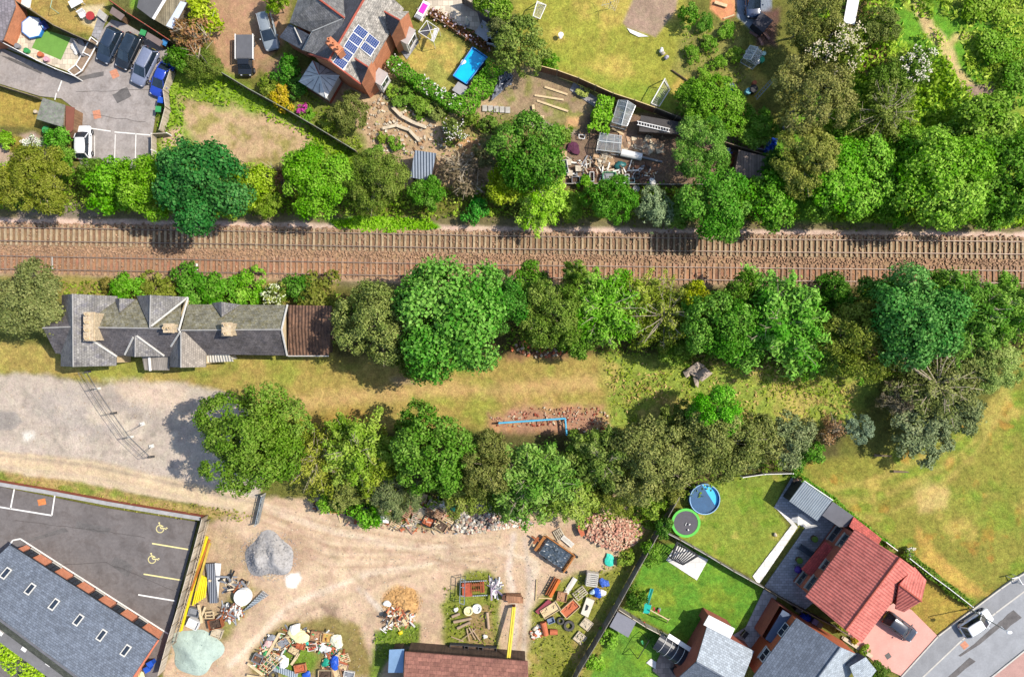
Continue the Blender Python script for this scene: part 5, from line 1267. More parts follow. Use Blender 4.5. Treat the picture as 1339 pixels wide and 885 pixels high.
a, b = np.array(P2(*E1[:2], 5)), np.array(P2(*E2[:2], 5)); u = (b-a)/np.linalg.norm(b-a); nrm = np.array((u[1], -u[0])); nrm = nrm if nrm[0] < 0 else -nrm
for s0, wv, z0, z1 in ((.9,1.6,3.3,4.3),(4.4,1.2,3.4,4.3),(.6,1.9,.9,2.1),(6.6,1.7,3.3,4.3),(7.0,1.5,1.0,2.0)):
    window(rh, tuple(a+u*s0-nrm*.33), tuple(a+u*(s0+wv)-nrm*.33), z0, z1, tuple(nrm), frame=M('grey_frame','8a8480',.6,.08,2))
m = MB(); c = P2(1151,703); m.box((c[0]+.3, c[1]-.4, 1.05), (1.6, .08, 2.1), ang(20,15)); m.build('side_door', WFR, rh)
gr = house('garage', 'garage with a pale grey corrugated metal roof behind the red house', 'garage', (1062, 655))
slab('roof', [(1050.8,629.3,2.9),(1088,654.8,2.9),(1068.6,681,2.6),(1032,655,2.6)], [(0,1,2,3)], GALV, gr, .08); wall_ring([(1050.8,629.3,2.8),(1088,654.8,2.8),(1068.6,681,2.5),(1032,655,2.5)], M('dark_cladding','4f5056',.7,.15,1,'plank',pitch=.2), gr, 'wall', .12)
bar('gutter', (1051.5,628.5,2.95), (1088.8,653.8,2.95), WFR, gr, .06)
an_ = house('garden_room', 'dark grey felt roofed garden room between the corrugated garage and the red house', 'outbuilding', (1095, 672))
slab('roof', [(1089,655.5,2.8),(1117,675.5,2.8),(1107,688.5,2.7),(1097.5,688.8,2.7),(1075,673.5,2.7)], [(0,1,2,3,4)], M('charcoal_felt','6a6a70',.85,.12,1), an_, .12); wall_ring([(1089,655.5,2.7),(1117,675.5,2.7),(1107,688.5,2.6),(1097.5,688.8,2.6),(1075,673.5,2.6)], BRR, an_, 'wall', .12)
# --- two grey roofed new houses
GB = M('sunlit_grey_slate', 'a9b2ba', .75, .08, .6, 'tile', pitch=.3, row=.25); GBD = M('shaded_grey_slate', '6f7784', .75, .1, .6, 'tile', pitch=.3, row=.25)  # same grey slate twice: paler colour for sunlit slopes, darker for shaded ones
h1 = house('grey_house', 'house with a pale grey slate roof and a brick gable facing the small lawns', 'house', (950, 880))
g1_, g2_ = (910.6,865,5.0), (968,897,5.0); a1, a2 = (924.6,819,2.8), (986,851,2.8); b1, b2 = mirror(g1_, a1), mirror(g2_, a2)
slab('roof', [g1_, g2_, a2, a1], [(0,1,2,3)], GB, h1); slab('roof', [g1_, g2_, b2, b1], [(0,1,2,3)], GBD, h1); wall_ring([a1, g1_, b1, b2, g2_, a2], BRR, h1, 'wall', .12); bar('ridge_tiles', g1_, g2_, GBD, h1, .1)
sr = house('white_extension', 'flat roofed bright white garden extension along the pale grey house', 'extension', (942, 820))
slab('roof', [(927,804,2.8),(961,821.5,2.8),(955,834.5,2.8),(920,816.5,2.8)], [(0,1,2,3)], M('white_membrane','f4f2ee',.6,.05,1), sr); wall_ring([(927,804,2.7),(961,821.5,2.7),(955,834.5,2.7),(920,816.5,2.7)], BRR, sr, 'wall', .1)
h2 = house('grey_house', 'house with a dark blue grey slate roof between the white extension and the pink driveway', 'house', (1060, 850))
p1, p2 = (1098.4,845.6,7.0), (1047,915,7.0); n1_, n2_ = (1041.7,807.8,4.5), (985,884,4.5); f1, f2 = mirror(p1, n1_), mirror(p2, n2_)
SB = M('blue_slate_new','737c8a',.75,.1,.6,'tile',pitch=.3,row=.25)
slab('roof', [p1, p2, n2_, n1_], [(0,1,2,3)], SB, h2); slab('roof', [p1, p2, f2, f1], [(0,1,2,3)], GB, h2); wall_ring([n1_, p1, f1, f2, p2, n2_], M('bright_orange_brick','c06a44',.9,.15,1,'brick',pitch=.225,row=.075), h2, 'wall', .2); bar('ridge_tiles', p1, p2, GBD, h2, .1)  # sun-facing slope takes the paler slate, its light put into the colour
slab('gable_roof', [(1111,871,6.4),(1132,858.5,6.4),(1146,876,4.9),(1125,905,4.9)], [(0,1,2,3)], GB, h2); slab('gable_roof', [(1111,871,6.4),(1132,858.5,6.4),(1120,853,4.9),(1100,868,4.9)], [(0,1,2,3)], GBD, h2)  # small gable likewise: sunlit side coloured pale, shaded side dark
slab('extension_roof', [(1023.6,797,2.9),(1036,804.5,2.9),(1012,843,2.9),(1001,835,2.9)], [(0,1,2,3)], M('navy_flat_roof','56657e',.5,.1,1), h2); wall_ring([(1020,790,2.8),(1038,802,2.8),(1012,846,2.8),(995,833,2.8)], BRR, h2, 'extension_wall', .1)
a, b = np.array(P2(*n1_[:2], 4.5)), np.array(P2(*n2_[:2], 4.5)); u = (b-a)/np.linalg.norm(b-a); nrm = np.array((u[1], -u[0])); nrm = nrm if nrm[0] < 0 else -nrm
for s0 in (1.2, 4.6): window(h2, tuple(a+u*s0-nrm*.14), tuple(a+u*(s0+1.5)-nrm*.14), 2.9, 4.1, tuple(nrm))
# corner house at the top left, neighbours' garage and van-like roof at the top
ch_ = house('corner_house', 'house with a plain grey roof cut by the top left corner of the photo', 'house', (-30, 20))
slab('roof', [(-60,-30,4.6),(-45,60,4.6),(3,53,2.6),(20,8,2.6),(8,-40,2.6)], [(0,1,2,3,4)], M('purple_grey_tiles','7b757b',.8,.12,.8,'tile',pitch=.3,row=.3), ch_); wall_ring([(-100,-40,2.6),(-100,70,2.6),(3,53,2.6),(20,8,2.6),(8,-40,2.6)], BRICK, ch_)
gg = house('garage', 'garage with a flat dark grey felt roof at the top edge above the parked cars', 'garage', (198, 8))
slab('roof', [(186,-20,2.7),(222,-14,2.7),(199,25,2.6),(179,10,2.6)], [(0,1,2,3)], M('dark_felt','636365',.9,.12,1), gg); wall_ring([(186,-20,2.6),(222,-14,2.6),(199,25,2.5),(179,10,2.5)], BRICKR, gg)
bar('fascia', (223,-12,2.7), (200.5,25.5,2.6), WFR, gg, .16)
od = house('outbuilding', 'long low roof of weathered planks partly covered by a pale blue sheet', 'shed', (228, 15))
slab('roof', [(222,-8,2.3),(245,-4,2.3),(222,38,2.0),(202,26,2.0)], [(0,1,2,3)], M('weathered_roof_planks','a3977c',.9,.3,1.5,'plank',pitch=.25), od); wall_ring([(222,-8,2.2),(245,-4,2.2),(222,38,1.9),(202,26,1.9)], TIMB, od)
slab('cover_sheet', [(236,2,2.38),(244,4,2.38),(226,38,2.1),(217,34,2.1)], [(0,1,2,3)], M('pale_blue_sheet','d0d9e6',.6,.12,1.5), od, .04)
# ------------------------------------------------------------------ fences, walls, gates
FBRN = M('brown_fence_boards', '8c6c50', .9, .25, 1.5, 'plank', pitch=.14); FGRY = M('grey_fence_boards', '8f8a80', .9, .25, 1.5, 'plank', pitch=.14)
FDRK = M('dark_fence_boards', '5d564c', .9, .25, 1.5, 'plank', pitch=.14); CAPY = M('pale_timber', 'd9c08c', .85, .2, 2); POSTM = M('fence_post_timber', '8b7c66', .9, .25, 2)
def fence(label, pts, h, mat=FBRN, cap=POSTM, post=POSTM, step=1.85, name='fence', th=.035, ht=.09, cat='fence', rails=False, capw=.07):
    """pts: photo pixels of the top edge"""
    W = [P2(x, y, h) for x, y in pts]
    t = thing(name, label, cat, W[0]); done = set()
    for a, b in zip(W[:-1], W[1:]):
        L = hypot(b[0]-a[0], b[1]-a[1]); an = atan2(b[1]-a[1], b[0]-a[0]); n = max(1, round(L/step))
        for i in range(n+1):
            p = (a[0]+(b[0]-a[0])*i/n, a[1]+(b[1]-a[1])*i/n); k = (round(p[0], 1), round(p[1], 1))
            if k not in done:
                done.add(k); m = MB(); m.box((*p, h/2+.03), (ht+.02, ht+.02, h+.1), an); m.build('post', post, t)
            if i < n:
                q = (a[0]+(b[0]-a[0])*(i+1)/n, a[1]+(b[1]-a[1])*(i+1)/n); c = ((p[0]+q[0])/2, (p[1]+q[1])/2); l = L/n-ht-.03
                if rails:
                    m = MB()
                    for z in (h*.35, h*.9): m.box((*c, z), (l, .04, .1), an)
                    for j in range(2): m.box((c[0]+(j-.5)*l*.6*cos(an), c[1]+(j-.5)*l*.6*sin(an), h*.62), (.05, .03, h*.55), an)
                    m.build('rail', mat, t)
                else:
                    m = MB(); m.box((*c, (h-.06)/2), (l, th, h-.06), an); pn = m.build('panel', mat, t)
                    m = MB(); m.box((*c, h-.03), (l, capw, .05), an); m.build('capping', cap, pn)
    return t
def wallrun(label, pts, h, th, mat, capm, name='wall', over=.06):
    W = [P2(x, y, h) for x, y in pts]; t = thing(name, label, 'wall', W[0])
    for i, (a, b) in enumerate(zip(W[:-1], W[1:])):
        L = hypot(b[0]-a[0], b[1]-a[1]); an = atan2(b[1]-a[1], b[0]-a[0]); c = ((a[0]+b[0])/2, (a[1]+b[1])/2)
        m = MB(); m.box((*c, (h-.08)/2-.05), (L+th*.9-.004*i, th, h-.08+.1), an); w_ = m.build('wall_run', mat, t)
        m = MB(); n = max(1, int(L/.9))
        for k in range(n):
            m.box((a[0]+(b[0]-a[0])*(k+.5)/n, a[1]+(b[1]-a[1])*(k+.5)/n, h-.035+.003*(k % 2)), (L/n+.002 if k % 2 else L/n-.012, th+over*2, .09), an)
        m.build('coping', capm, w_)
    return t
fence('dark timber fence with a pale top running diagonally beside the waste ground', [(285,92),(325,116),(360,135),(412,165),(465,197)], 1.7, FDRK, M('green_grey_cap','8f9484',.9,.2,2))
fence('dark fence between the turf yard and the garden with the white chairs', [(20,1),(45,16),(70,33),(98,46),(121,56)], 1.8, FDRK)
fence('white capped fence between the turf yard and the asphalt lane', [(-40,33),(0,54),(48,79),(72,90),(96,99)], 1.8, FDRK, WFR, WFR)
fence('brown garden fence above the parked dark cars', [(140,-2),(165,16),(190,32),(222,53)], 1.6, FBRN, RIDGE)
fence('long brown fence with a yellow top edge along the foot of the big lawn', [(702,85),(729,92),(757,102),(802,122),(830,131),(858,141)], 1.9, M('red_brown_boards','86614a',.9,.25,1.5,'plank',pitch=.14), CAPY, POSTM)
fence('dark end of the lawn fence behind the low black shed', [(858,141),(885,152),(910,164)], 1.8, FDRK, M('black_cap','4a4a48',.9,.2,2))
fence('dark weathered fence above the small wooden shed by the blue tarpaulin', [(946,185),(971,193),(1010,205)], 1.6, FDRK)
fence('low retaining board along the bottom of the allotment', [(728,240),(775,240),(862,241),(930,241)], .6, TIMB, CONC)
fence('long grey fence between the scrap yard and the new gardens', [(896,637),(865,692),(835,745),(802,805),(780,842),(757,880),(740,915)], 1.9, FGRY, FGRY)
fence('grey slatted fence between the trampoline lawn and the slide lawn', [(866,694),(890,706),(925,726),(960,747),(1000,769)], 1.6, FGRY, M('light_grey_cap','b5b2aa',.85,.2,2))
fence('pale topped fence between the slide lawn and the grey shed', [(809,797),(845,820),(880,838),(904,851)], 1.6, FGRY, M('cream_cap','d6cbb6',.85,.2,2))
fence('thin white fence along the top of the trampoline lawn', [(972,624),(1000,620),(1037,619)], 1.2, FGRY, WFR, WFR, step=2.6)
fence('dark fence between the charcoal patio and the dark slate house', [(1000,769),(1030,787),(1060,803),(1092,820),(1112,832)], 1.6, FDRK)
fence('white rail fence along the hedge beside the street', [(1190,730),(1222,755),(1240,768),(1272,793)], 1.1, WFR, WFR, WFR)
fence('pale weathered fence along the right side of the car park', [(264,678),(254,716),(244,752),(232,795),(218,840),(206,884)], 1.7, M('bleached_boards','c4b6a2',.9,.2,1.5,'plank',pitch=.14), M('bleached_cap','cfc3b0',.9,.2,2), POSTM)
fence('second rail of rough timber directly right of the car park fence', [(270,682),(262,712),(252,750),(240,793),(226,842)], 1.1, M('bleached_boards',''), TIMB, POSTM, rails=True)
wallrun('low wall with light grey coping along the top of the car park', [(-60,621),(0,633),(60,643),(140,658),(200,668),(262,678)], 1.1, .3, BRICKR, M('grey_coping','a9a7a6',.85,.2,2))
fence('leaning pale timber fence on the right side of the parking court', [(222,92),(213,118),(216,140),(208,170)], 1.4, M('bleached_boards',''), M('bleached_cap',''))
fence('short white ended fence at the bottom right corner of the parking court', [(218,174),(198,175),(198,196),(199,212)], 1.2, M('bleached_boards',''), M('bleached_cap',''), WFR)
fence('dark low fence below the asphalt lane at the left edge', [(-40,97),(0,112),(48,127)], 1.2, FDRK)
fence('grey fence behind the black garden seating', [(604,-4),(628,11),(650,26),(667,40)], 1.8, FGRY)
fence('wooden sleeper edge between the small lawn and the planted strip', [(562,19),(590,36),(617,55)], .4, TIMB, TIMB, step=2.4)
wallrun('curved dwarf wall of stone around the sandy garden terrace', [(513,140),(525,152),(540,160),(556,166)], .4, .25, SLAB, M('pale_stone','cfc0a6',.9,.2,2))
wallrun('second dwarf stone wall below the terrace', [(500,168),(518,164),(535,170),(548,184)], .35, .22, SLAB, M('pale_stone',''))
# gate beside the lane
t = thing('metal_gate', 'grey metal gate standing open beside the lane', 'gate', P(337, 668))
a, b = P2(342, 648, 1.3), P2(333, 687, 1.3)
for k, (x, y) in enumerate((a, b)): m = MB(); m.box((x, y, .7), (.14, .14, 1.5)); m.build('post', CONC, t)
m = MB()
for z in (.25, .5, .75, 1.0, 1.25): m.tube((*a, z), (*b, z), .05, .05, 5)
for f in (.25, .5, .75): m.box((a[0]+(b[0]-a[0])*f, a[1]+(b[1]-a[1])*f, .75), (.08, .08, 1.05))
m.build('gate_frame', GALV, t)
m = MB(); c = ((a[0]+b[0])/2+.12, (a[1]+b[1])/2, .7); m.box(c, (.03, hypot(a[0]-b[0], a[1]-b[1])-.2, 1.0), atan2(b[1]-a[1], b[0]-a[0])-pi/2); m.build('sheet', GALV, t)
# temporary site fencing across the gravel yard
HT = [(104,486),(117,508),(138,540),(160,571),(187,597)]
t = thing('temporary_fence', 'temporary wire mesh site fence crossing the gravel yard from the station house', 'fence', P(140, 540))
GALVT = M('galvanised_tube', '7f7f80', .5, .2, 3, metal=.3)
for i, (p0, p1) in enumerate(zip(HT[:-1], HT[1:])):
    a, b = P2(p0[0]+11, p0[1]), P2(p1[0]+11, p1[1]); m = MB()
    for z in (.25, 1.15, 2.0): m.tube((*a, z), (*b, z), .026, .026, 5)
    for f in (0.015, .985): q = (a[0]+(b[0]-a[0])*f, a[1]+(b[1]-a[1])*f); m.tube((*q, .08), (*q, 2.0), .03, .03, 5)
    n_ = 16
    for k in range(1, n_): q = (a[0]+(b[0]-a[0])*k/n_, a[1]+(b[1]-a[1])*k/n_); m.tube((*q, .25), (*q, 2.0), .005, .005, 3)
    m.build('mesh_panel', GALVT, t)
for i, p in enumerate(HT):
    c = P2(p[0]+11, p[1]); m = MB(); m.box((*c, .07), (.75, .25, .14), .15); m.build('foot_block', M('pale_foot_block','e0dcd2',.9,.1,2) if i % 2 else M('dark_foot_block','4a4845',.9,.1,2), t)
for i, (p, e) in enumerate((((172,562),(187,554)),((186,594),(199,583)))):
    a, b = P2(p[0]+8, p[1]), P2(*e); m = MB(); m.tube((*a, 1.7), (*b, .12), .03, .03, 5); m.build('brace', GALVT, t)
    m = MB(); m.box((*b, .1), (.5, .4, .2), .3); m.build('ballast_block', M('pale_foot_block',''), t)

# ------------------------------------------------------------------ vehicles
TYRE = M('tyre_rubber', '26262a', .85, .15, 4); RIMM = M('alloy_rim', 'b9bcc2', .35, .1, 3, metal=.6); CARG = glass_mat('car_glass', '2c3946', .05); LAMPC = glass_mat('headlamp_glass', 'e4e8ee', .1); LAMPR = glass_mat('tail_lamp_red', 'b01c1c', .15); TRIM = M('black_trim', '2a2a2c', .6, .1, 4); PLATEW = M('number_plate', 'f4f2e8', .5, .03, 3); PLATEY = M('rear_plate', 'f0d23c', .5, .03, 3)
def wheel(parent, x, y, r, w_, side):
    m = MB(); prof = [(r*.6, -w_/2), (r*.93, -w_/2), (r, -w_*.32), (r, w_*.32), (r*.93, w_/2), (r*.6, w_/2)]
    vs = []; n = 18; fs = []
    for rr, z in prof:
        for i in range(n): t = 2*pi*i/n; vs.append((x+rr*cos(t), y+z, r+rr*sin(t)))
    k = len(prof)
    for j in range(k-1):
        for i in range(n): fs.append((j*n+i, j*n+(i+1) % n, (j+1)*n+(i+1) % n, (j+1)*n+i))
    fs += [tuple(range(n-1, -1, -1)), tuple(range((k-1)*n, k*n))]
    m.add(vs, fs); wh = m.build('wheel', TYRE, parent, local=True, smooth=False)
    m = MB(); y0 = y+side*(w_/2+.004)
    for i in range(5):
        t = 2*pi*i/5; m.box((x+r*.28*cos(t), y0, r+r*.28*sin(t)), (r*.5, .02, .07), 0, 0, -t)
    m.tube((x, y0-.012, r), (x, y0+.012, r), r*.15, r*.15, 10); m.build('rim', RIMM, wh, local=True)
def car(name, label, px, py, head, body, L=4.2, Wd=1.8, Ht=1.5, kind='hatch', cat='car', roofm=None, rack=False, group=None, glass_roof=False):
    x0, y0, _ = P(px, py, 1.0)
    t = thing(name, label, cat, (x0, y0, 0), head, group)
    b = Ht*.58; hw = Wd/2
    # lower body: lofted along its length with tumblehome and rounded nose and tail
    st_ = [(-.5,.78,.50,.36),(-.485,.90,.94,.28),(-.44,.97,1.0,.24),(-.3,1,1.0,.22),(0,1,.99,.22),(.2,1,.97,.22),(.3,.995,.93,.22),(.42,.95,.84,.24),(.475,.86,.74,.28),(.5,.70,.52,.36)]
    V_ = []; F = []
    for fx, fw, fz, zb in st_:
        w_, zt = hw*fw, b*fz
        for yy, zz in ((-.80*w_, zb), (-w_, zb+.14), (-w_*1.0, zt*.62), (-w_*.95, zt*.93), (-w_*.80, zt), (0, zt+.03), (w_*.80, zt), (w_*.95, zt*.93), (w_, zt*.62), (w_, zb+.14), (.80*w_, zb)): V_.append((fx*L, yy, zz))
    n = 11
    for j in range(len(st_)-1):
        for i in range(n): F.append((j*n+i, (j+1)*n+i, (j+1)*n+(i+1) % n, j*n+(i+1) % n))
    F += [tuple(range(n)), tuple(range((len(st_)-1)*n, len(st_)*n))[::-1]]
    m = MB(); m.add(V_, F); bd = m.build('body', body, t, local=True, smooth=True)
    bv = bd.modifiers.new('e', 'SUBSURF'); bv.levels = 1; bv.render_levels = 1
    cab = {'hatch': (-.47, .28, -.36, .07), 'suv': (-.475, .27, -.4, .07), 'estate': (-.48, .26, -.4, .05), 'saloon': (-.4, .26, -.2, .05), 'pickup': (-.08, .25, -.04, .12)}[kind]
    xb0, xf0, xb1, xf1 = [c*L for c in cab]; z0 = b*.95; z1 = Ht; wb, wt = hw*.9, hw*.72
    gl = [(xb0, -wb*.93, z0), (xf0, -wb*.93, z0), (xf0+.05, 0, z0), (xf0, wb*.93, z0), (xb0, wb*.93, z0), (xb0-.03, 0, z0)]
    tp = [(xb1, -wt*.95, z1-.05), (xf1, -wt*.95, z1-.05), (xf1+.05, 0, z1-.02), (xf1, wt*.95, z1-.05), (xb1, wt*.95, z1-.05), (xb1-.03, 0, z1-.02)]
    m = MB(); m.add(gl+tp, [(i, (i+1) % 6, 6+(i+1) % 6, 6+i) for i in range(6)]+[(6,7,8,9,10,11),(5,4,3,2,1,0)]); m.build('windows', CARG, t, local=True)
    m = MB(); xs = [xb1-.05, xb1+.12, (xb1+xf1)/2, xf1-.12, xf1+.06]; ws = [.84, .98, 1, .96, .82]; V_ = []; F = []
    for x, wq in zip(xs, ws):
        for yy, zz in ((-1, -.07), (-.8, 0), (0, .035), (.8, 0), (1, -.07)): V_.append((x, yy*wt*wq, z1+zz))
    for j in range(4):
        for i in range(4): F.append((j*5+i, (j+1)*5+i, (j+1)*5+i+1, j*5+i+1))
    m.add(V_, F); rf = m.build('roof', roofm or body, t, local=True, smooth=True); sd = rf.modifiers.new('t', 'SOLIDIFY'); sd.thickness = .04
    for s in (-1, 1):
        m = MB()
        m.tube((xf0, s*wb*.93, z0), (xf1, s*wt*.95, z1-.05), .045, .045, 5); m.build('front_pillar', body, t, local=True)
        m = MB(); m.tube((xb0, s*wb*.93, z0), (xb1, s*wt*.95, z1-.05), .075, .06, 5); m.build('rear_pillar', body, t, local=True)
        m = MB(); xm = (xb0+xf0)*.5+.1; m.tube((xm, s*wb*.965, z0), ((xb1+xf1)*.5+.1, s*wt*.975, z1-.05), .04, .04, 5); m.build('middle_pillar', TRIM, t, local=True)
        m = MB(); m.blob((xf0-.32, s*(hw+.1), z0+.06), (.09, .13, .07), 3, .04, 8, 5); m.build('mirror', body, t, local=True, smooth=True)
        m = MB(); m.blob((L*.455, s*hw*.66, b*.66), (.13, .17, .08), 1, .02, 8, 5); m.build('headlight', LAMPC, t, local=True, smooth=True)
        m = MB(); m.blob((-L*.482, s*hw*.74, b*.74), (.06, .15, .1), 1, .02, 8, 5); m.build('tail_light', LAMPR, t, local=True, smooth=True)
        for fx in (-.31, .31): wheel(t, fx*L, s*(hw-.115), .32, .21, s)
        if rack: m = MB(); m.tube((xb1+.05, s*wt*.88, z1+.07), (xf1-.1, s*wt*.88, z1+.07), .025, .025, 5); m.build('roof_rail', M('silver_rail','c9ccd2',.4,.05,3,metal=.5), t, local=True)
    m = MB(); m.box((L*.497, 0, .42), (.03, hw*1.1, .16)); m.build('grille', TRIM, t, local=True)
    m = MB(); m.box((-L*.5, 0, .5), (.02, .5, .11)); m.build('number_plate', PLATEY, t, local=True)
    return t
PB = lambda n, h: paint_mat('paint_'+n, h)
g_ = 'cars parked in the court'
car('parked_car', 'dark navy hatchback at the left end of the row in the parking court', 140.5, 58, ang(-20,40), PB('navy','2d3a4c'), 4.2, 1.8, 1.5, 'hatch', group=g_)
car('parked_car', 'black hatchback with a dark glazed roof between the navy and the grey car', 165.5, 66, ang(-20,41), PB('black','23272c'), 4.2, 1.8, 1.55, 'suv', group=g_, roofm=CARG)
car('parked_car', 'grey blue estate car with silver roof rails in the parking court', 187, 86, ang(-20,40), PB('slate','8088a0'), 4.5, 1.82, 1.6, 'estate', rack=True, group=g_)
car('parked_car', 'bright blue saloon tight against the pale timber fence', 209.5, 102, ang(-14,34), PB('blue','2746b4'), 4.2, 1.75, 1.42, 'saloon', group=g_)
car('parked_car', 'white hatchback half under a tree by the painted bays', 106.5, 185, ang(0,-1), PB('white','f2f3f4'), 3.9, 1.75, 1.5, 'hatch', group=g_)
car('parked_car', 'silver estate car with a roof rack on the dirt drive by the brick house', 349, 39.5, ang(10,40), PB('silver','8f989f'), 4.4, 1.8, 1.65, 'estate', rack=True)
car('parked_car', 'dark blue car cut by the top edge beside the orange sand patch', 985.5, -3, ang(1,14), PB('deepblue','2b3d5c'), 4.2, 1.8, 1.5, 'hatch')
car('parked_car', 'dark charcoal hatchback on the pink driveway', 1179, 821, ang(30,22), PB('charcoal','383c46'), 4.1, 1.75, 1.5, 'hatch')
car('parked_car', 'white hatchback parked half on the pavement of the street', 1279.5, 816, ang(38,-24), PB('pearl','eef0f2'), 4.0, 1.78, 1.5, 'hatch')
# flatbed truck on the dirt drive
c = P(321, 73, .8); t = thing('flatbed_truck', 'small black truck with a grey covered bed and white rails on the dirt drive', 'truck', (c[0], c[1], 0), ang(0,1))
m = MB(); m.box((-.1, 0, .5), (4.7, .9, .2)); m.build('chassis', TRIM, t, local=True)
m = MB(); m.box((-.85, 0, .95), (2.7, 1.9, .5)); m.build('bed', M('grey_bed','6c6c70',.7,.12,1), t, local=True)
m = MB(); m.box((-.85, 0, 1.22), (2.55, 1.75, .05)); m.build('bed_cover', M('grey_tonneau','64656a',.8,.12,1.5), t, local=True)
for s in (-1, 1):
    m = MB(); m.box((-.85, s*.98, 1.3), (2.8, .09, .09)); m.box((-.85, s*.98, 1.05), (2.8, .05, .07))
    for x in (-2.2, -.85, .5): m.box((x, s*.98, 1.1), (.08, .08, .5))
    m.build('side_rail', WFR, t, local=True)
m = MB(); m.add([(.6,-.8,.5),(2.2,-.75,.5),(2.2,.75,.5),(.6,.8,.5),(.6,-.82,1.0),(2.15,-.74,.95),(2.15,.74,.95),(.6,.82,1.0)], [(3,2,1,0),(4,5,6,7),(0,1,5,4),(1,2,6,5),(2,3,7,6),(3,0,4,7)]); m.build('cab', PB('cabblack','1f2124'), t, local=True)
m = MB(); m.add([(.62,-.74,1.0),(1.55,-.72,1.0),(1.55,.72,1.0),(.62,.74,1.0),(.66,-.62,1.55),(1.2,-.6,1.55),(1.2,.6,1.55),(.66,.62,1.55)], [(3,2,1,0),(0,1,5,4),(1,2,6,5),(2,3,7,6),(3,0,4,7),(4,5,6,7)]); m.build('windscreen', CARG, t, local=True)
m = MB(); m.box((.93, 0, 1.575), (.62, 1.26, .05)); m.build('cab_roof', PB('cabblack',''), t, local=True)
for s in (-1, 1):
    for x in (-1.5, 1.55): wheel(t, x, s*.78, .33, .22, s)
    m = MB(); m.blob((2.18, s*.5, .75), (.07, .14, .1), 1, .02, 8, 5); m.build('headlight', LAMPC, t, local=True)
    m = MB(); m.blob((1.35, s*.92, 1.1), (.08, .1, .1), 1, .02, 8, 5); m.build('mirror', TRIM, t, local=True)
# ------------------------------------------------------------------ small builders
PALW = M('pallet_wood', 'cdb68e', .9, .25, 3); PALG = M('grey_pallet_wood', 'b3a893', .9, .25, 3); PLANK = M('sawn_planks', 'd8c096', .85, .2, 2)
RUST = M('rusty_steel', '9c5a36', .9, .35, 3); TERRA = M('terracotta', 'c46e4a', .85, .2, 2); BLUEP = M('blue_plastic', '2458c4', .45, .15, 2); TURQ = M('turquoise_plastic', '28b8a4', .45, .12, 2)
GREENP = M('green_plastic', '3f9a5a', .5, .15, 2); WBAG = M('white_sack', 'efece4', .8, .12, 2); CREAMB = M('cream_sack', 'ece4b0', .8, .15, 2); REDP = M('red_paint', 'b23a3a', .6, .15, 2); GREYP = M('grey_plastic', '8d9096', .6, .12, 2); STONE = M('pale_stone', 'cfc0a6', .9, .2, 2)
PINKP = M('magenta_plastic', 'd83ac0', .5, .1, 2); NAVYF = M('navy_fabric', '2f3a78', .8, .2, 3); PURP = M('purple_plastic', '4a2f8c', .5, .15, 2)
def unit(a, b): return atan2(b[1]-a[1], b[0]-a[0])
_pal = {}
def pallet(px, py, deg, label, z=0.0, mat=PALW, size=(1.2, 1.0), group='wooden pallets about the yard', tilt=0, name='pallet'):
    key = (mat.name, size)
    if key not in _pal:
        t = thing(name, label, 'pallet', (0, 0, 0), 0, group); l, w_ = size
        for i in range(5): m = MB(); m.box((0, -w_/2+.07+i*(w_-.14)/4, .135), (l, .12, .024)); m.build('deck_board', mat, t, local=True)
        for x in (-l/2+.06, 0, l/2-.06): m = MB(); m.box((x, 0, .062), (.1, w_, .1)); m.build('bearer', mat, t, local=True)
        _pal[key] = t; r = t
    else: r = dup(_pal[key], (0, 0, 0), 0, label, group)
    c = P(px, py, z); r.location = (c[0], c[1], z+.012); r.rotation_euler = (tilt, 0, -radians(deg)); return r
def solo(name, label, cat, mb, mat, group=None, smooth=False): return tag(mb.build(name, mat, smooth=smooth), label, cat, group)
def board(px0, px1, w_, label, mat=PLANK, z=.06, th=.05, name='plank', cat='plank', group=None, z2=None):
    a, b = P2(*px0), P2(*px1); L = hypot(b[0]-a[0], b[1]-a[1]); z2 = z if z2 is None else z2
    m = MB(); m.box(((a[0]+b[0])/2, (a[1]+b[1])/2, (z+z2)/2), (L, w_, th), unit(a, b), 0, -atan2(z2-z, L)); return solo(name, label, cat, m, mat, group)
def sheetq(name, label, cat, quad, mat, z=.08, th=.04, zs=None, group=None):
    m = MB(); V_ = [P(x, y, (zs[i] if zs else z)) for i, (x, y) in enumerate(quad)]
    ar = sum(V_[i][0]*V_[(i+1) % len(V_)][1]-V_[(i+1) % len(V_)][0]*V_[i][1] for i in range(len(V_)))
    if ar < 0: V_ = V_[::-1]
    n = len(V_); m.add([(x, y, q-th) for x, y, q in V_]+V_, [tuple(range(n-1,-1,-1)), tuple(range(n, 2*n))]+[(i, (i+1) % n, n+(i+1) % n, n+i) for i in range(n)]); return solo(name, label, cat, m, mat, group)
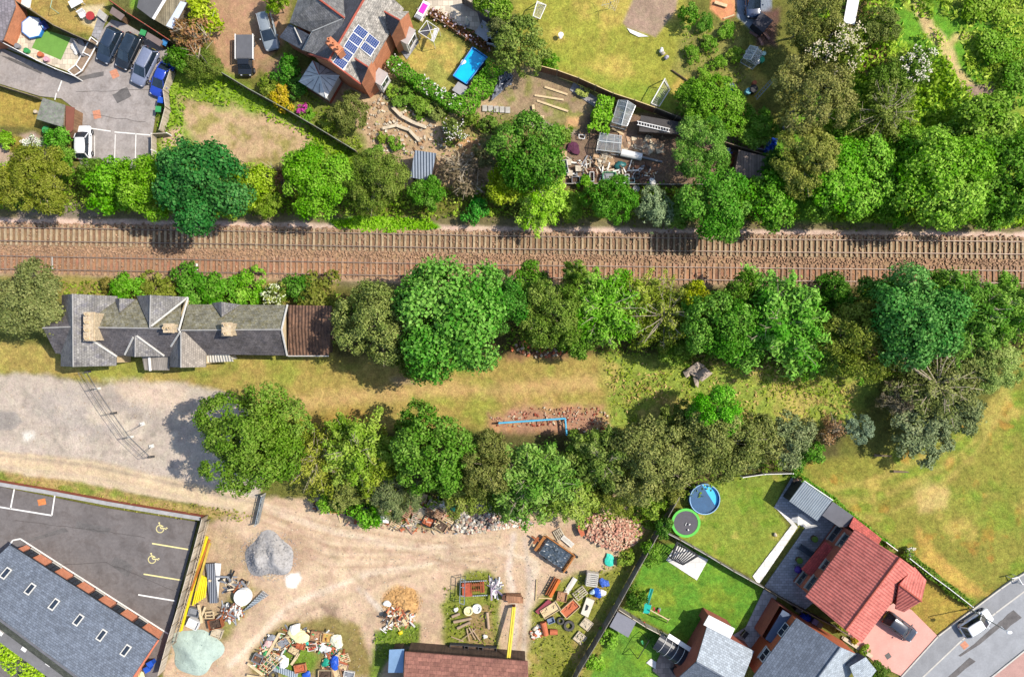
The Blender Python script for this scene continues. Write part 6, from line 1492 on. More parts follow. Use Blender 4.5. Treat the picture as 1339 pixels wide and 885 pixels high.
def crate(px, py, deg, d, label, mat, name='crate', cat='crate', fill=None, wall=.05, group=None, z=0, fillname='contents'):
    """open box: four sides, floor, and what is in it"""
    c = P(px, py, z+d[2]); rz = -radians(deg); t = thing(name, label, cat, (c[0], c[1], z), rz, group); l, w_, h = d
    m = MB(); m.box((0, 0, .03), (l, w_, .06))
    for s in (-1, 1): m.box((0, s*(w_/2-wall/2), h/2), (l, wall, h)); m.box((s*(l/2-wall/2), 0, h/2+.002), (wall, w_-2*wall, h))
    m.build('box', mat, t, local=True)
    if fill:
        R_ = random.Random(int(px)); m = MB()
        for i in range(14): m.box((R_.uniform(-l*.38, l*.38), R_.uniform(-w_*.36, w_*.36), h*.55+R_.uniform(-.05, .12)), (R_.uniform(.1, .5)*l*.5, R_.uniform(.06, .16), .07), R_.uniform(-.5, .5)+(0 if R_.random() < .7 else 1.5), R_.uniform(-.2, .2))
        m.box((0, 0, h*.4), (l-2*wall-.01, w_-2*wall-.01, h*.3)); m.build(fillname, fill, t, local=True)
    return t
def bag(px, py, r, label, mat, h=.5, name='sack', cat='sack', group=None, seed=None, asp=1.0):
    c = P(px, py, h*.5); m = MB(); m.blob((c[0], c[1], h*.42), (r*asp*.86, r*.86, h*.45), int(px*3+py) if seed is None else seed, .2, 13, 7); return solo(name, label, cat, m, mat, group, cat in ('ball', 'ornament', 'dinghy'))
def tyre(px, py, r, label, z=0, tilt=0):
    c = P(px, py, z+.1); t = thing('tyre', label, 'tyre', (c[0], c[1], z), 0, 'old tyres'); m = MB()
    m.lathe((0, 0, 0), [(r*.55, .02), (r*.6, .0), (r*.95, .03), (r, .1), (r, .2), (r*.95, .26), (r*.6, .28), (r*.55, .26), (r*.7, .2), (r*.7, .08), (r*.55, .02)], 22); o = m.build('casing', M('old_tyre_rubber','55524e',.9,.2,4), t, local=True)
    m = MB()
    for i in range(26): a = 2*pi*i/26; m.box((r*1.0*cos(a), r*1.0*sin(a), .15), (.05, .05, .2), a)
    m.build('tread_blocks', TYRE, o, local=True); t.rotation_euler = (tilt, 0, 0); return t
def drum(px, py, r, h, label, mat, name='barrel', cat='barrel', lid=None, group=None, z=0):
    c = P(px, py, h+z); t = thing(name, label, cat, (c[0], c[1], z), 0, group); m = MB()
    m.lathe((0, 0, 0), [(r*.92, 0), (r*.95, .02), (r*.97, h*.3), (r, h*.33), (r*.97, h*.36), (r*.97, h*.64), (r, h*.67), (r*.97, h*.7), (r*.94, h)], 18); m.build('body', mat, t, local=True)
    m = MB(); m.lathe((0, 0, 0), [(r*.99, h-.03), (r*.99, h+.03), (r*.86, h+.035), (r*.84, h+.01), (.001, h+.02)], 18); m.build('lid', lid or mat, t, local=True); return t
def wheelie(px, py, deg, label, mat, lidm=None, group='wheeled bins'):
    c = P(px, py, 1.0); t = thing('wheelie_bin', label, 'bin', (c[0], c[1], 0), -radians(deg), group); m = MB()
    m.add([(-.22,-.2,.05),(.22,-.2,.05),(.22,.2,.05),(-.22,.2,.05),(-.3,-.28,.98),(.3,-.28,.98),(.3,.28,.98),(-.3,.28,.98)], [(3,2,1,0),(4,5,6,7),(0,1,5,4),(1,2,6,5),(2,3,7,6),(3,0,4,7)]); m.build('body', mat, t, local=True)
    m = MB(); m.box((0, 0, 1.02), (.66, .62, .06)); m.box((.0, 0, 1.06), (.5, .45, .04)); m.build('lid', lidm or mat, t, local=True)
    m = MB(); m.tube((-.3, -.26, 1.0), (-.3, .26, 1.0), .03, .03, 6); m.build('handle', TRIM, t, local=True)
    for s in (-1, 1): m = MB(); m.tube((-.24, s*.2, .1), (-.24, s*.26, .1), .1, .1, 10); m.build('wheel', TRIM, t, local=True)
    return t
def heap(name, label, cat, px, py, rx, ry, h, mat, seed=1, ridge=0, rot=0, kind='stuff', n=72, rough=.12, grains=900):
    """loose material tipped in a mound"""
    c = P(px, py, 0); m = MB(); vs = []; k = 26
    for j in range(k+1):
        f = j/k
        for i in range(n):
            t = 2*pi*i/n; e = 1+.1*math.sin(3*t+seed)+.07*math.sin(5*t+2*seed); x = rx*f*cos(t)*e; y = ry*f*sin(t)*e
            u = x*cos(rot)+y*sin(rot)
            prof = max(0, 1-f**1.35)*(1+ridge*math.cos(u*2.6+seed)*.35)
            nz = ((vnoise(np.array(c[0]+x), np.array(c[1]+y), .7, seed)-.5)*rough*2+(vnoise(np.array(c[0]+x), np.array(c[1]+y), .22, seed+1)-.5)*rough*.9)*min(1, (1-f)*4)
            vs.append((c[0]+x, c[1]+y, -.04+h*prof+float(nz)))
    m.add(vs, [(j*n+i, (j+1)*n+i, (j+1)*n+(i+1) % n, j*n+(i+1) % n) for j in range(k) for i in range(n)])
    R_ = random.Random(seed)
    for i in range(grains):
        t = R_.uniform(0, 2*pi); f = math.sqrt(R_.uniform(.02, 1.45)); x, y = rx*f*cos(t), ry*f*sin(t); u = x*cos(rot)+y*sin(rot); s = R_.uniform(.03, .1)*(1 if f < 1 else .8)
        m.box((c[0]+x, c[1]+y, max(0, h*max(0, 1-(f/1.08)**1.35)*(1+ridge*math.cos(u*2.6+seed)*.35))+s*.2), (s, s*.8, s*.7), t, R_.uniform(-.5, .5))
    o = m.build(name, mat); return tag(o, label, cat, None, kind)
def rubble(name, label, poly, n, size, mat, h=.3, seed=1, flat=.6, cat='rubble'):
    """broken lumps lying over each other"""
    R_ = random.Random(seed); m = MB(); xs_ = [p[0] for p in poly]; ys_ = [p[1] for p in poly]; i = 0
    cx_, cy_ = sum(xs_)/len(xs_), sum(ys_)/len(ys_); ex = max(max(xs_)-min(xs_), max(ys_)-min(ys_))/2
    while i < n:
        x, y = R_.uniform(min(xs_), max(xs_)), R_.uniform(min(ys_), max(ys_))
        if not inpoly(x, y, poly): continue
        c = P(x, y); s = size*R_.uniform(.5, 1.5); d = 1-min(1, hypot(x-cx_, y-cy_)/ex); z = max(.03, h*d*R_.uniform(.3, 1.1)); m.cur = R_.randrange(len(mat))
        m.box((c[0], c[1], z), (s*R_.uniform(.8, 1.7)*(R_.choice((1, 1, 2.5, 5)) if cat == 'scrap' else 1), s*(.6 if cat == 'scrap' else 1), s*flat), R_.uniform(0, 3.1), R_.uniform(-.6, .6), R_.uniform(-.6, .6)); i += 1
    o = m.build(name, mat); return tag(o, label, cat, None, 'stuff')
def greenhouse(label, quad, ridge, he, hr, nb=4):
    t = thing('greenhouse', label, 'greenhouse', P(*quad[0], 0)); q = [P(x, y, he) for x, y in quad]; r = [P(x, y, hr) for x, y in ridge]
    G = glass_mat('greenhouse_glass', 'c9d3d8', .12, .38); fr = M('aluminium_frame', 'd6d9d8', .4, .06, 3, metal=.3)
    # quad: 0-1 = end at ridge[0], 2-3 = end at ridge[1]; sides 0-3 and 1-2
    for a, b in ((0, 3), (1, 2)):
        m = MB(); m.add([q[a], q[b], r[1], r[0]], [(0,1,2,3)]); pn = m.build('roof_glazing', G, t)
        for i in range(nb+1):
            f = i/nb; p0 = tuple(q[a][k]*(1-f)+q[b][k]*f for k in range(3)); p1 = tuple(r[0][k]*(1-f)+r[1][k]*f for k in range(3)); m = MB(); m.tube(p0, p1, .035, .035, 5); m.build('glazing_bar', fr, pn)
    m = MB(); m.tube(r[0], r[1], .06, .06, 6); m.build('ridge_bar', fr, t)
    for a, b in ((0, 1), (1, 2), (2, 3), (3, 0)):
        A_, B_ = q[a], q[b]; m = MB(); m.add([(A_[0], A_[1], 0), (B_[0], B_[1], 0), B_, A_], [(0,1,2,3)]); w_ = m.build('side_glazing', G, t)
        m = MB(); m.tube(A_, B_, .04, .04, 5); m.tube((A_[0], A_[1], 0), A_, .04, .04, 5); m.tube((A_[0], A_[1], .08), (B_[0], B_[1], .08), .05, .05, 5)
        for f in (.33, .66): p = (A_[0]+(B_[0]-A_[0])*f, A_[1]+(B_[1]-A_[1])*f); m.tube((*p, 0), (*p, he), .02, .02, 4)
        m.build('frame', fr, w_)
    for (a, b), rr in (((0, 1), r[0]), ((2, 3), r[1])):
        m = MB(); m.add([q[a], q[b], rr], [(0,1,2)]); m.build('gable_glazing', G, t)
    R_ = random.Random(int(quad[0][0])); m = MB()
    for s in (0, 1):
        a, b = (q[0], q[3]) if s == 0 else (q[1], q[2])
        cxm, cym = (sum(v[0] for v in q)/4, sum(v[1] for v in q)/4)
        p0 = ((a[0]*.72+cxm*.28), (a[1]*.72+cym*.28)); p1 = ((b[0]*.72+cxm*.28), (b[1]*.72+cym*.28)); m.box(((p0[0]+p1[0])/2, (p0[1]+p1[1])/2, .68), (hypot(p1[0]-p0[0], p1[1]-p0[1])*.85, .4, .05), unit(p0, p1))
    m.build('staging', M('staging_timber','8a7a62',.9,.2,3), t); return t
def shed(label, quad, h, roofm, wallm=TIMB, ridge=None, hr=None, name='shed', over=.1, zs=None):
    """quad px at roof height; ridge = two px points (gable roof)"""
    zs = zs or [h]*len(quad); t = thing(name, label, 'shed', P(*quad[0], 0)); v = [(x, y, z) for (x, y), z in zip(quad, zs)]
    if ridge:
        r0, r1 = (*ridge[0], hr), (*ridge[1], hr); slab('roof', [v[0], v[3], r1, r0], [(0,1,2,3)], roofm, t, .07); slab('roof', [v[1], v[2], r1, r0], [(0,1,2,3)], roofm, t, .07)
        wall_ring([v[0], r0, v[1], v[2], r1, v[3]], wallm, t, 'wall', over, .09); bar('ridge_cap', r0, r1, M('ridge_felt','55554f',.9,.2,2), t, .05)
    else: slab('roof', v, [tuple(range(len(v)))], roofm, t, .08); wall_ring(v, wallm, t, 'wall', over, .1)
    return t

# ------------------------------------------------------------------ top left yard and gardens
shed('mossy grey roofed shed beside the brown roofed store at the asphalt lane', [(55.8,128),(47.3,155.8),(82,166.4),(85,137.5)], 2.0, M('mossy_felt','84827c',.9,.35,2.2,c2='76876a'), TIMB) 
shed('narrow store with a plain red brown roof between the mossy shed and the parking court', [(86,137.8),(97.4,141),(95.5,170),(85.5,179)], 1.9, M('red_brown_sheet','84503f',.85,.1,1), FBRN, name='store_shed')
c = P(39, 34, .9); t = thing('paddling_pool', 'white six sided garden pool with a bright blue side in the paved yard', 'pool', (c[0], c[1], .05))
m = MB(); m.lathe((0, 0, 0), [(1.28, 0), (1.32, .1), (1.32, .45), (1.27, .5), (1.2, .47), (1.18, .3)], 7); m.build('side', M('pool_blue','2f7fd0',.4,.08,2), t, local=True)
m = MB(); m.lathe((0, 0, 0), [(1.22, .47), (1.1, .52), (.5, .56), (.001, .58)], 7); m.build('cover', M('pool_cover','e4eff2',.5,.1,1.5), t, local=True)
def armchair(px, py, deg, label, fab, frame=TRIM, w_=.8, d=.75, name='garden_chair', cat='chair', group=None, long=0):
    c = P(px, py, .5); t = thing(name, label, cat, (c[0], c[1], .05), -radians(deg), group); W_ = w_+long
    m = MB(); m.box((0, 0, .38), (d-.1, W_-.12, .12)); m.build('seat', fab, t, local=True); m = MB(); m.box((-d/2+.06, 0, .62), (.1, W_, .5), 0, 0, -.15); m.build('backrest', fab, t, local=True)
    for s in (-1, 1):
        m = MB(); m.box((0, s*(W_/2-.03), .55), (d-.08, .07, .05)); m.build('armrest', frame, t, local=True)
        for x in (-.3, .3): m = MB(); m.box((x*d/.75, s*(W_/2-.06), .17), (.05, .05, .34)); m.build('leg', frame, t, local=True)
    return t
armchair(59, 34.5, 60, 'small blue and purple garden chair between the pool and the turf', NAVYF)
armchair(108, 62, -28, 'long grey garden sofa along the end of the turf yard', M('grey_wicker','8f8e90',.8,.15,3), M('grey_wicker',''), long=1.3, d=.8, name='garden_sofa', cat='sofa')
for i, (x, y, l) in enumerate(((96,60,'white throw cushion pile beside the garden sofa, upper one'),(99,66,'white throw cushion pile beside the garden sofa, lower one'))): bag(x, y, .45, l, WBAG, .35, 'cushion', 'cushion')
t = thing('raised_planter', 'long brown planter with white timber edging between the turf yard and the parked cars', 'planter', P(108, 78))
PL = [((89,93),(97,99.5)),((99,85),(107,93)),((108.5,69),(118.5,74)),((119,49),(128,56))]
for a, b in PL: bar('cross_bar', (*a, .62), (*b, .62), WFR, t, .07)
for k in (0, 1):
    for i in range(3): bar('edge_rail', (*PL[i][k], .6), (*PL[i+1][k], .6), WFR, t, .07)
for i in range(3): slab('soil_bed', [(*PL[i][0], .5), (*PL[i][1], .5), (*PL[i+1][1], .5), (*PL[i+1][0], .5)], [(0,1,2,3)], M('dry_soil','96806c',.95,.3,2), t, .4)
m = MB(); m.prism([P2(120,47),P2(129,53),P2(140,24),P2(130,18)], 0, .055); struct(m.build('path', SLABG))
for i, (x, y, d_, l, mt) in enumerate(((15,40,20,'white folding chair at the corner of the paved yard',WFR),(99,3,30,'white plastic garden table at the top edge near the diagonal path',PLAST),(108,19,60,'white deckchair on the dry lawn near the red cushioned table',WFR),(36,3,10,'white garden bench at the top left above the turf yard',WFR))):
    if i == 1:
        c = P(x, y, .7); t = thing('garden_table', l, 'table', (c[0], c[1], 0), .5); m = MB(); m.box((0, 0, .72), (1.5, .85, .05)); m.build('tabletop', mt, t, local=True)
        for sx_ in (-.6, .6):
            for sy_ in (-.3, .3): m = MB(); m.box((sx_, sy_, .35), (.06, .06, .7)); m.build('leg', mt, t, local=True)
    else: armchair(x, y, d_, l, mt, mt, long=.5 if i == 3 else 0)
c = P(118, 21, .7); t = thing('garden_table', 'small round table with a red cover among white chairs', 'table', (c[0], c[1], 0)); m = MB(); m.lathe((0,0,0), [(.5,.7),(.5,.74),(.001,.75)], 16); m.build('tabletop', REDP, t, local=True); m = MB(); m.lathe((0,0,0), [(.3,0),(.05,.06),(.05,.7)], 10); m.build('leg', TRIM, t, local=True)
t = thing('washing_line_post', 'pale green rotary washing line post on the dry lawn', 'washing line', P(78,17)); m = MB(); a, b = P(77,18), P(83,3); m.tube((*a[:2], .0), (*a[:2], 1.6), .04, .03, 6); m.build('pole', M('pale_green_metal','a8d0b8',.5,.1,2), t); m = MB(); m.tube((*a[:2], 1.6), (b[0], b[1], 1.9), .03, .03, 5); m.build('arm', M('pale_green_metal',''), t)
for i, (x, y, mt, l) in enumerate(((34,66,GREENP,'small green tub on the yard edge by the white capped fence'),(22,60,GREYP,'grey storage tub at the lower left of the paved yard'),(10,56,NAVYF,'dark blue bundle at the left end of the paved yard'),(52,71,TERRA,'terracotta pot left of the pink planters along the fence'),(60,77,M('pink_pot','d6a7b4',.7,.2,3),'pale pink planter along the white capped fence'))): drum(x, y, .3, .45, l, mt, 'tub', 'tub')
wheelie(187, 43, 20, 'green topped wheeled bin behind the black parked car', TRIM, GREENP); wheelie(215, 56, 30, 'blue topped bin behind the grey estate car', TRIM, M('pale_blue_lid','3f86c0',.5,.1,2)); wheelie(210, 131, 100, 'blue bin against the leaning pale fence', BLUEP); wheelie(207, 143, 95, 'green lidded bin below the blue bin at the pale fence', TRIM, GREENP)
shed('low brown roofed bin store behind the parked dark cars', [(193,42),(213,54),(209,61),(190,49)], 1.4, M('brown_store_roof','7d6d68',.85,.12,1.5), FBRN, name='bin_store')
shed('purple brown roofed store behind the navy hatchback', [(147,9),(163,20),(158,27),(143,17)], 1.5, M('brown_store_roof',''), FBRN, name='bin_store'); sheetq('paving_slab', 'stack of weathered grey slabs at the corner behind the navy hatchback', 'slabs', [(130,12),(140,20),(136,28),(126,20)], CONC, .4, .38)
drum(60, 170, .45, .8, 'green lidded compost bin below the mossy shed', GREENP, 'compost_bin', 'compost bin'); drum(46, 146, .01+.2, .3, 'small pale pot at the dark fence left of the mossy shed', STONE, 'plant_pot', 'pot')
# ------------------------------------------------------------------ brick house garden
c = P(614, 86, .8); t = thing('swimming_pool', 'rectangular bright blue above ground swimming pool on the small lawn', 'pool', (c[0], c[1], 0))
pq = [(618,62),(637,75),(610,110),(592.5,99)]; PW = [P(x, y, .85) for x, y in pq]
for i in range(4):
    a, b = PW[i], PW[(i+1) % 4]; m = MB(); m.box(((a[0]+b[0])/2, (a[1]+b[1])/2, .42), (hypot(a[0]-b[0], a[1]-b[1]), .06, .84), unit(a, b)); w_ = m.build('side_wall', M('pool_liner_dark','2c4f8a',.5,.1,2), t); m = MB(); m.tube(a, b, .06, .06, 8); m.build('top_rail', M('pool_rail','3b8fd8',.4,.08,2), w_)
    for f in (.2, .5, .8): q = (a[0]+(b[0]-a[0])*f, a[1]+(b[1]-a[1])*f); m = MB(); m.tube((*q, 0), (*q, .82), .035, .035, 5); m.build('leg', WFR, t)
cc = np.mean([p[:2] for p in PW], 0); m = MB(); m.add([(cc[0]+(p[0]-cc[0])*.965, cc[1]+(p[1]-cc[1])*.965, .62) for p in PW], [(0,3,2,1)]); m.build('water', M('pool_water','12b4f0',.08,.1,1.2,alb=.75,spec=.5), t)
shed('small grey lidded pump box at the end of the blue swimming pool', [(599,107),(611.5,114),(607,128),(591,118)], 1.0, M('grey_lid','a2a0a0',.7,.1,1.5), GREYP, name='pump_box')
bag(606, 84, .35, 'white inflatable floating on the blue swimming pool', PLAST, .25, 'pool_float', 'pool float').location.z = .6
c = P(561, 40, 1.2); t = thing('gazebo_frame', 'small gazebo with white crossing poles and a torn dark canopy on the small lawn', 'gazebo', (c[0], c[1], 0)); gq = [P(x, y, 2.0) for x, y in ((558,27),(574,38),(567,55),(547,42))]
for p in gq: m = MB(); m.tube((p[0], p[1], 0), p, .035, .035, 6); m.build('post', WFR, t)
for a, b in ((0,1),(1,2),(2,3),(3,0),(0,2),(1,3)): m = MB(); m.tube(gq[a], (gq[b][0], gq[b][1], 2.0), .035, .035, 6); m.build('roof_pole', WFR, t)
slab('canopy', [(548,43,1.9),(560,31,1.95),(566,36,1.85),(558,48,1.8)], [(0,1,2,3)], M('dark_canopy','4a4a50',.9,.3,3), t, .02); slab('side_curtain', [(568,37,1.9),(574,38,1.9),(567,55,1.9),(563,54,1.7)], [(0,1,2,3)], WBAG, t, .02)
c = P(552, 14, .4); t = thing('sunbed', 'white sunbed with a magenta towel beside the brick house', 'sunbed', (c[0], c[1], .05), ang(10,-18)); m = MB(); m.box((0,0,.3), (2.2,.9,.1)); m.build('base', WFR, t, local=True); m = MB(); m.box((.25,0,.38), (1.1,.62,.05)); m.build('towel', PINKP, t, local=True); m = MB(); m.box((-.85,0,.4), (.4,.7,.1)); m.build('pillow', GREYP, t, local=True)
armchair(640, 46, 125, 'large pale grey outdoor corner sofa on the dark slabs', M('pale_grey_sofa','b9bdc2',.8,.12,2), M('pale_grey_sofa',''), long=2.2, d=1.6, name='garden_sofa', cat='sofa'); armchair(652, 31, 125, 'black outdoor bench seat behind the pale corner sofa', M('black_fabric','3a4450',.8,.2,3), long=1.3, d=1.0, name='garden_sofa', cat='sofa'); armchair(642, 55, -80, 'pale small garden armchair at the end of the corner sofa', M('pale_grey_sofa',''))
t = thing('parasol', 'closed pale parasol beside the corner sofa', 'parasol', P(611,33)); c = P(611,33); m = MB(); m.lathe(c, [(.3,0),(.3,.08),(.03,.1),(.03,.7)], 10); m.build('pole', GREYP, t); m = MB(); m.lathe((c[0],c[1],.7), [(.3,0),(.2,.6),(.05,1.5),(.001,1.6)], 8); m.build('canopy', M('pale_canopy','cfd3cf',.8,.1,3), t)
t = thing('planted_strip', 'long strip bed of brown shrubs and pale flowers between the small lawn and the patio', 'flower bed', P(600,40)); rg = np.random.default_rng(3); s_ = rg.uniform(0, 1, 700); o_ = rg.normal(size=700)*.3
A_, B_ = np.array(P2(563,16)), np.array(P2(641,66)); u = (B_-A_)/np.linalg.norm(B_-A_); q = A_+np.outer(s_, B_-A_)+np.outer(o_, [-u[1], u[0]]); og = ORG[t.name]
C = np.stack([q[:,0]-og[0], q[:,1]-og[1], rg.uniform(.05,.5,700)], 1); leaf_obj('foliage', C, rg.normal(size=(700,3))+[0,0,.7], .2, rg.uniform(0,1,700), t, 1.4, LC('8a6a3c')); k = rg.integers(0, 700, 60); leaf_obj('blossom', C[k]+[0,0,.15], rg.normal(size=(60,3))*.3+[0,0,1], .22, rg.uniform(.3,.6,60), t, 1.1, LC('f0dce0', .6))
m = MB(); m.prism([P2(562,15),P2(564,14),P2(642,65),P2(640,69)], -.05, .1); m.build('soil', M('dry_soil',''), t)
def tarp(name, label, cat, quad, mat, h=.5, seed=1, n=14, amp=.22):
    R_ = random.Random(seed); m = MB(); q = [P(x, y, h) for x, y in quad]; vs = []
    for j in range(n+1):
        for i in range(n+1):
            u_, v_ = i/n, j/n; p = [(q[0][k]*(1-u_)+q[1][k]*u_)*(1-v_)+(q[3][k]*(1-u_)+q[2][k]*u_)*v_ for k in range(2)]; e = min(u_, v_, 1-u_, 1-v_)
            vs.append((p[0]+R_.uniform(-.1,.1), p[1]+R_.uniform(-.1,.1), max(.03, h*min(1, e*6+.25)+R_.uniform(-amp, amp)*(e > 0))))
    m.add(vs, [(j*(n+1)+i, j*(n+1)+i+1, (j+1)*(n+1)+i+1, (j+1)*(n+1)+i) for j in range(n) for i in range(n)]); return solo(name, label, cat, m, mat)
tarp('tarpaulin', 'crumpled silver black plastic tarpaulin at the end of the bright hedge', 'tarpaulin', [(652,97),(668,88),(672,105),(640,134)], M('silver_black_film','7a7f8c',.25,.35,2.5,spec=.6), .45, 4)
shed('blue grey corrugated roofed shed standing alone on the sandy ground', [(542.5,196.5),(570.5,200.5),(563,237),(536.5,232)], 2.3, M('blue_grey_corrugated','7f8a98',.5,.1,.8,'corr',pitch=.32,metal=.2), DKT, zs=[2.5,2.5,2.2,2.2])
board((538,239),(583,241), .12, 'pale timber rail below the grey corrugated shed', CAPY, .5, .1, 'rail', 'rail')
for i, (a, b) in enumerate((((712,114),(742,124)),((699,125),(737,131)),((702,132),(743,146)))): board(a, b, .22, ('pale plank across the top of the vegetable plot','thin middle plank across the vegetable plot','longest pale plank across the vegetable plot')[i], PLANK)
for a, b, l in (((697,138),(698,147),'short pale board standing at the left side of the vegetable plot'),((700,152),(711,154),'short pale board at the lower left of the vegetable plot')): board(a, b, .3, l, PLANK, .15, .2)
for i in range(5):
    x = 634+i*7.5; c = P(x, 142+i*.6); m = MB(); m.box((c[0], c[1], .08), (.55, .7, .1)); tag(m.build('stepping_slab', CONC), 'grey slab of the stepping path right of the bright hedge', 'slab', 'stepping slabs in a row')
greenhouse('larger aluminium greenhouse beside the short bright hedge', [(808.8,131),(831,138.6),(820,165),(800,160)], [(820.8,131.8),(812.6,164)], 1.5, 2.2); greenhouse('squat greenhouse above the heap of stones', [(784.7,174),(781,196),(811,199.7),(812.6,178)], [(783.3,184.5),(812.3,187.5)], 1.3, 1.8, 3); greenhouse('small aluminium greenhouse at the right end of the vegetable rows', [(981,59.7),(997.5,68.6),(988.5,86),(972,76)], [(991,61.8),(981.6,78.7)], 1.3, 1.9, 3)
shed('low black felt roofed shed with a white ladder lying on top', [(838,151),(905-15,160),(893,170),(888,176),(835.5,172)], 1.5, M('black_felt','4f4b4a',.95,.15,1.5), DKT)
t = thing('ladder', 'white ladder lying on the low black shed roof', 'ladder', P(855,166,1.55)); t.location.z = 0; ORG[t.name] = (*ORG[t.name][:2], 0)
for d in (-2.2, 2.2): bar('stile', (833,161+d,1.62), (876,171+d,1.62), WFR, t, .055)
for i in range(12): f = (i+.5)/12; bar('rung', (833+43*f,158.8+10*f,1.62), (833+43*f,163.2+10*f,1.62), WFR, t, .035)
for x in (848, 853, 867): board((x-.5,171),(x-2,183), .1, 'timber leg post leaning out below the low black shed', POSTM, .9, .1, 'post', 'post', 'posts below the black shed', z2=.1)
m = MB(); m.tube(P(812,199.5,.4), P(839,205.5,.4), .42, .42, 14); solo('plastic_pipe', 'fat white plastic pipe lying beside the squat greenhouse', 'pipe', m, PLAST); m = MB(); m.tube(P(839,205.5,.15), P(866,212,.15), .12, .12, 8); solo('plastic_pipe', 'thin grey pipe continuing from the fat white pipe', 'pipe', m, GREYP)
bag(811, 216, .55, 'dark turquoise upturned dinghy in the allotment', M('teal_hull','2c6b6a',.4,.2,2), .55, 'dinghy', 'dinghy', asp=1.3); rubble('stone_heap', 'heap of cream stones below the squat greenhouse', [(775,205),(798,202),(802,215),(778,216)], 70, .35, [STONE, SLAB, M('buff_stone','b99a78',.9,.2,2)], .5, 4)
crate(738, 218, 80, (1.5, .8, .9), 'tall grey and white chest freezer standing among slabs', M('freezer_white','d8dad8',.5,.1,1), 'chest_freezer', 'freezer', GREYP)
for x, y, s, l in ((743,212,.5,'pale rubble stack beside the chest freezer, upper'),(756,220,.6,'pale slab stack right of the chest freezer'),(745,226,.4,'small pale block below the chest freezer')): sheetq('block_stack', l, 'slabs', [(x-4,y-4),(x+4,y-3),(x+4,y+4),(x-3,y+4)], SLAB, s, s-.04)
WB = 'junk bins along the allotment edge'
for i, (x, y, w_, d, mt, l) in enumerate(((757,235,1.6,.7,GREYP,'grey long water tank at the left end of the allotment edge'),(763,235,.9,.65,M('pale_blue_tank','b4c8e0',.5,.1,2),'pale blue tank among the allotment edge junk'),(774,231,.5,1.1,PLAST,'white upright panel box by the allotment edge'),(797,230,1.5,.9,M('striped_green','6fbf92',.6,.3,5),'green and white striped box at the allotment edge'),(811,235,1.2,.8,PLAST,'white box with a dark mark at the allotment edge'),(820,233,.5,.9,PLAST,'narrow white box beside the white marked box'),(826,236,.7,.5,M('teal_box','6a8c98',.6,.2,3),'small teal box beside the narrow white box'))): crate(x, y, 0, (w_, d, .7), l, mt, 'storage_box', 'box', GREYP if i % 2 else DKT, group=WB)
bag(853, 239, .5, 'white bulging rubble sack at the right end of the allotment edge', WBAG, .6); tyre(833, 231, .35, 'red rimmed ring standing among the allotment junk'); drum(832, 247, .4, .2, 'upturned grey round lid on the bank below the allotment', GREYP, 'dustbin_lid', 'lid')
bag(750, 194, .8, 'dark red and navy bundle under cloth by the dense garden tree', M('maroon_cloth','5a2a44',.85,.3,3), .4, 'cloth_bundle', 'bundle'); sheetq('sand_board', 'sand coloured board lying below the garden plants', 'board', [(727,203),(742,195),(741,204),(733,210)], M('sand_board','cdab80',.9,.1,2), .15)
rubble('crazy_paving', 'scattered tan paving pieces under the low black shed', [(812,178),(858,184),(868,196),(815,203)], 60, .5, [STONE, M('tan_stone','b8977a',.9,.2,2)], .04, 8, .15, 'paving')
rubble('scrap_pile', 'brown rusty scrap heap beside the pink sacks', [(945,202),(962,200),(965,215),(948,220)], 40, .3, [RUST, M('brown_scrap','7d5236',.9,.3,3)], .4, 6); bag(955, 190.5, .35, 'bright pink sack against the dark weathered fence', PINKP, .4); bag(952, 196, .35, 'pale blue sack below the bright pink sack', M('ice_blue','b8d4e4',.6,.1,2), .4); bag(955, 201, .3, 'royal blue sack lying under the pale blue sack', BLUEP, .3)
shed('small weathered wooden shed partly hidden under the olive tree', [(966,196),(1006,206),(1001,234),(960,232)], 2.0, M('worn_shed_roof','7d7068',.9,.25,1.5,'plank',pitch=.3), DKT)
tarp('tarpaulin', 'crumpled royal blue tarpaulin beside the olive tree', 'tarpaulin', [(1003,180),(1019,179),(1015,196),(1000,199)], M('royal_blue_tarp','1f55d0',.4,.2,2), .7, 9, 10); crate(996, 190, 12, (.9, .9, .6), 'pale blue slatted cage left of the blue tarpaulin', M('pale_blue_cage','8fa6d8',.5,.1,3), 'cage', 'cage', DKT, .04)
for x, y, r, h, mt, l, nm in ((947.5,107,.28,.8,GREENP,'dark green water butt at the far side of the big lawn','water_butt'),(957,112,.3,.6,PLAST,'white tub between the green butt and the cyan bucket','tub'),(956,119,.35,.5,M('cyan_plastic','16bcd8',.4,.08,2),'cyan bucket at the edge of the big lawn','bucket'),(979,119,.35,.7,M('light_teal','5fa8b8',.5,.1,2),'pale teal drum beside the dark compost bin','drum'),(986,116,.45,.9,TRIM,'dark compost bin under the red pot','compost_bin'),(987,108,.25,.5,TERRA,'red flower pot near the leaning white ladder','flower_pot'),(991,81,.25,.5,PLAST,'white bucket at the corner of the small greenhouse','bucket'),(966,147,.3,.4,PLAST,'lone white tub in the rank growth','tub'),(999,70,.25,.4,M('mint','c8e8d8',.5,.08,2),'mint coloured tub right of the small greenhouse','tub'),(996,78,.35,.4,M('jade','3fb083',.5,.1,2),'jade green crate tub right of the small greenhouse','tub'),(968,177,.25,.3,TERRA,'orange pot in the rank growth above the pink sack','flower_pot'),(1028,166,.3,.5,GREYP,'grey pot at the foot of the olive brown tree','flower_pot')): drum(x, y, r, h, l, mt, nm, nm.replace('_', ' '))
t = thing('ladder', 'silver ladder leaning across the grass right of the compost bin', 'ladder', P(998,117)); 
for d in (-1.6, 1.6): bar('stile', (988+d*.7,129+d,.5), (1009+d*.7,106+d,1.0), GALV, t, .05)
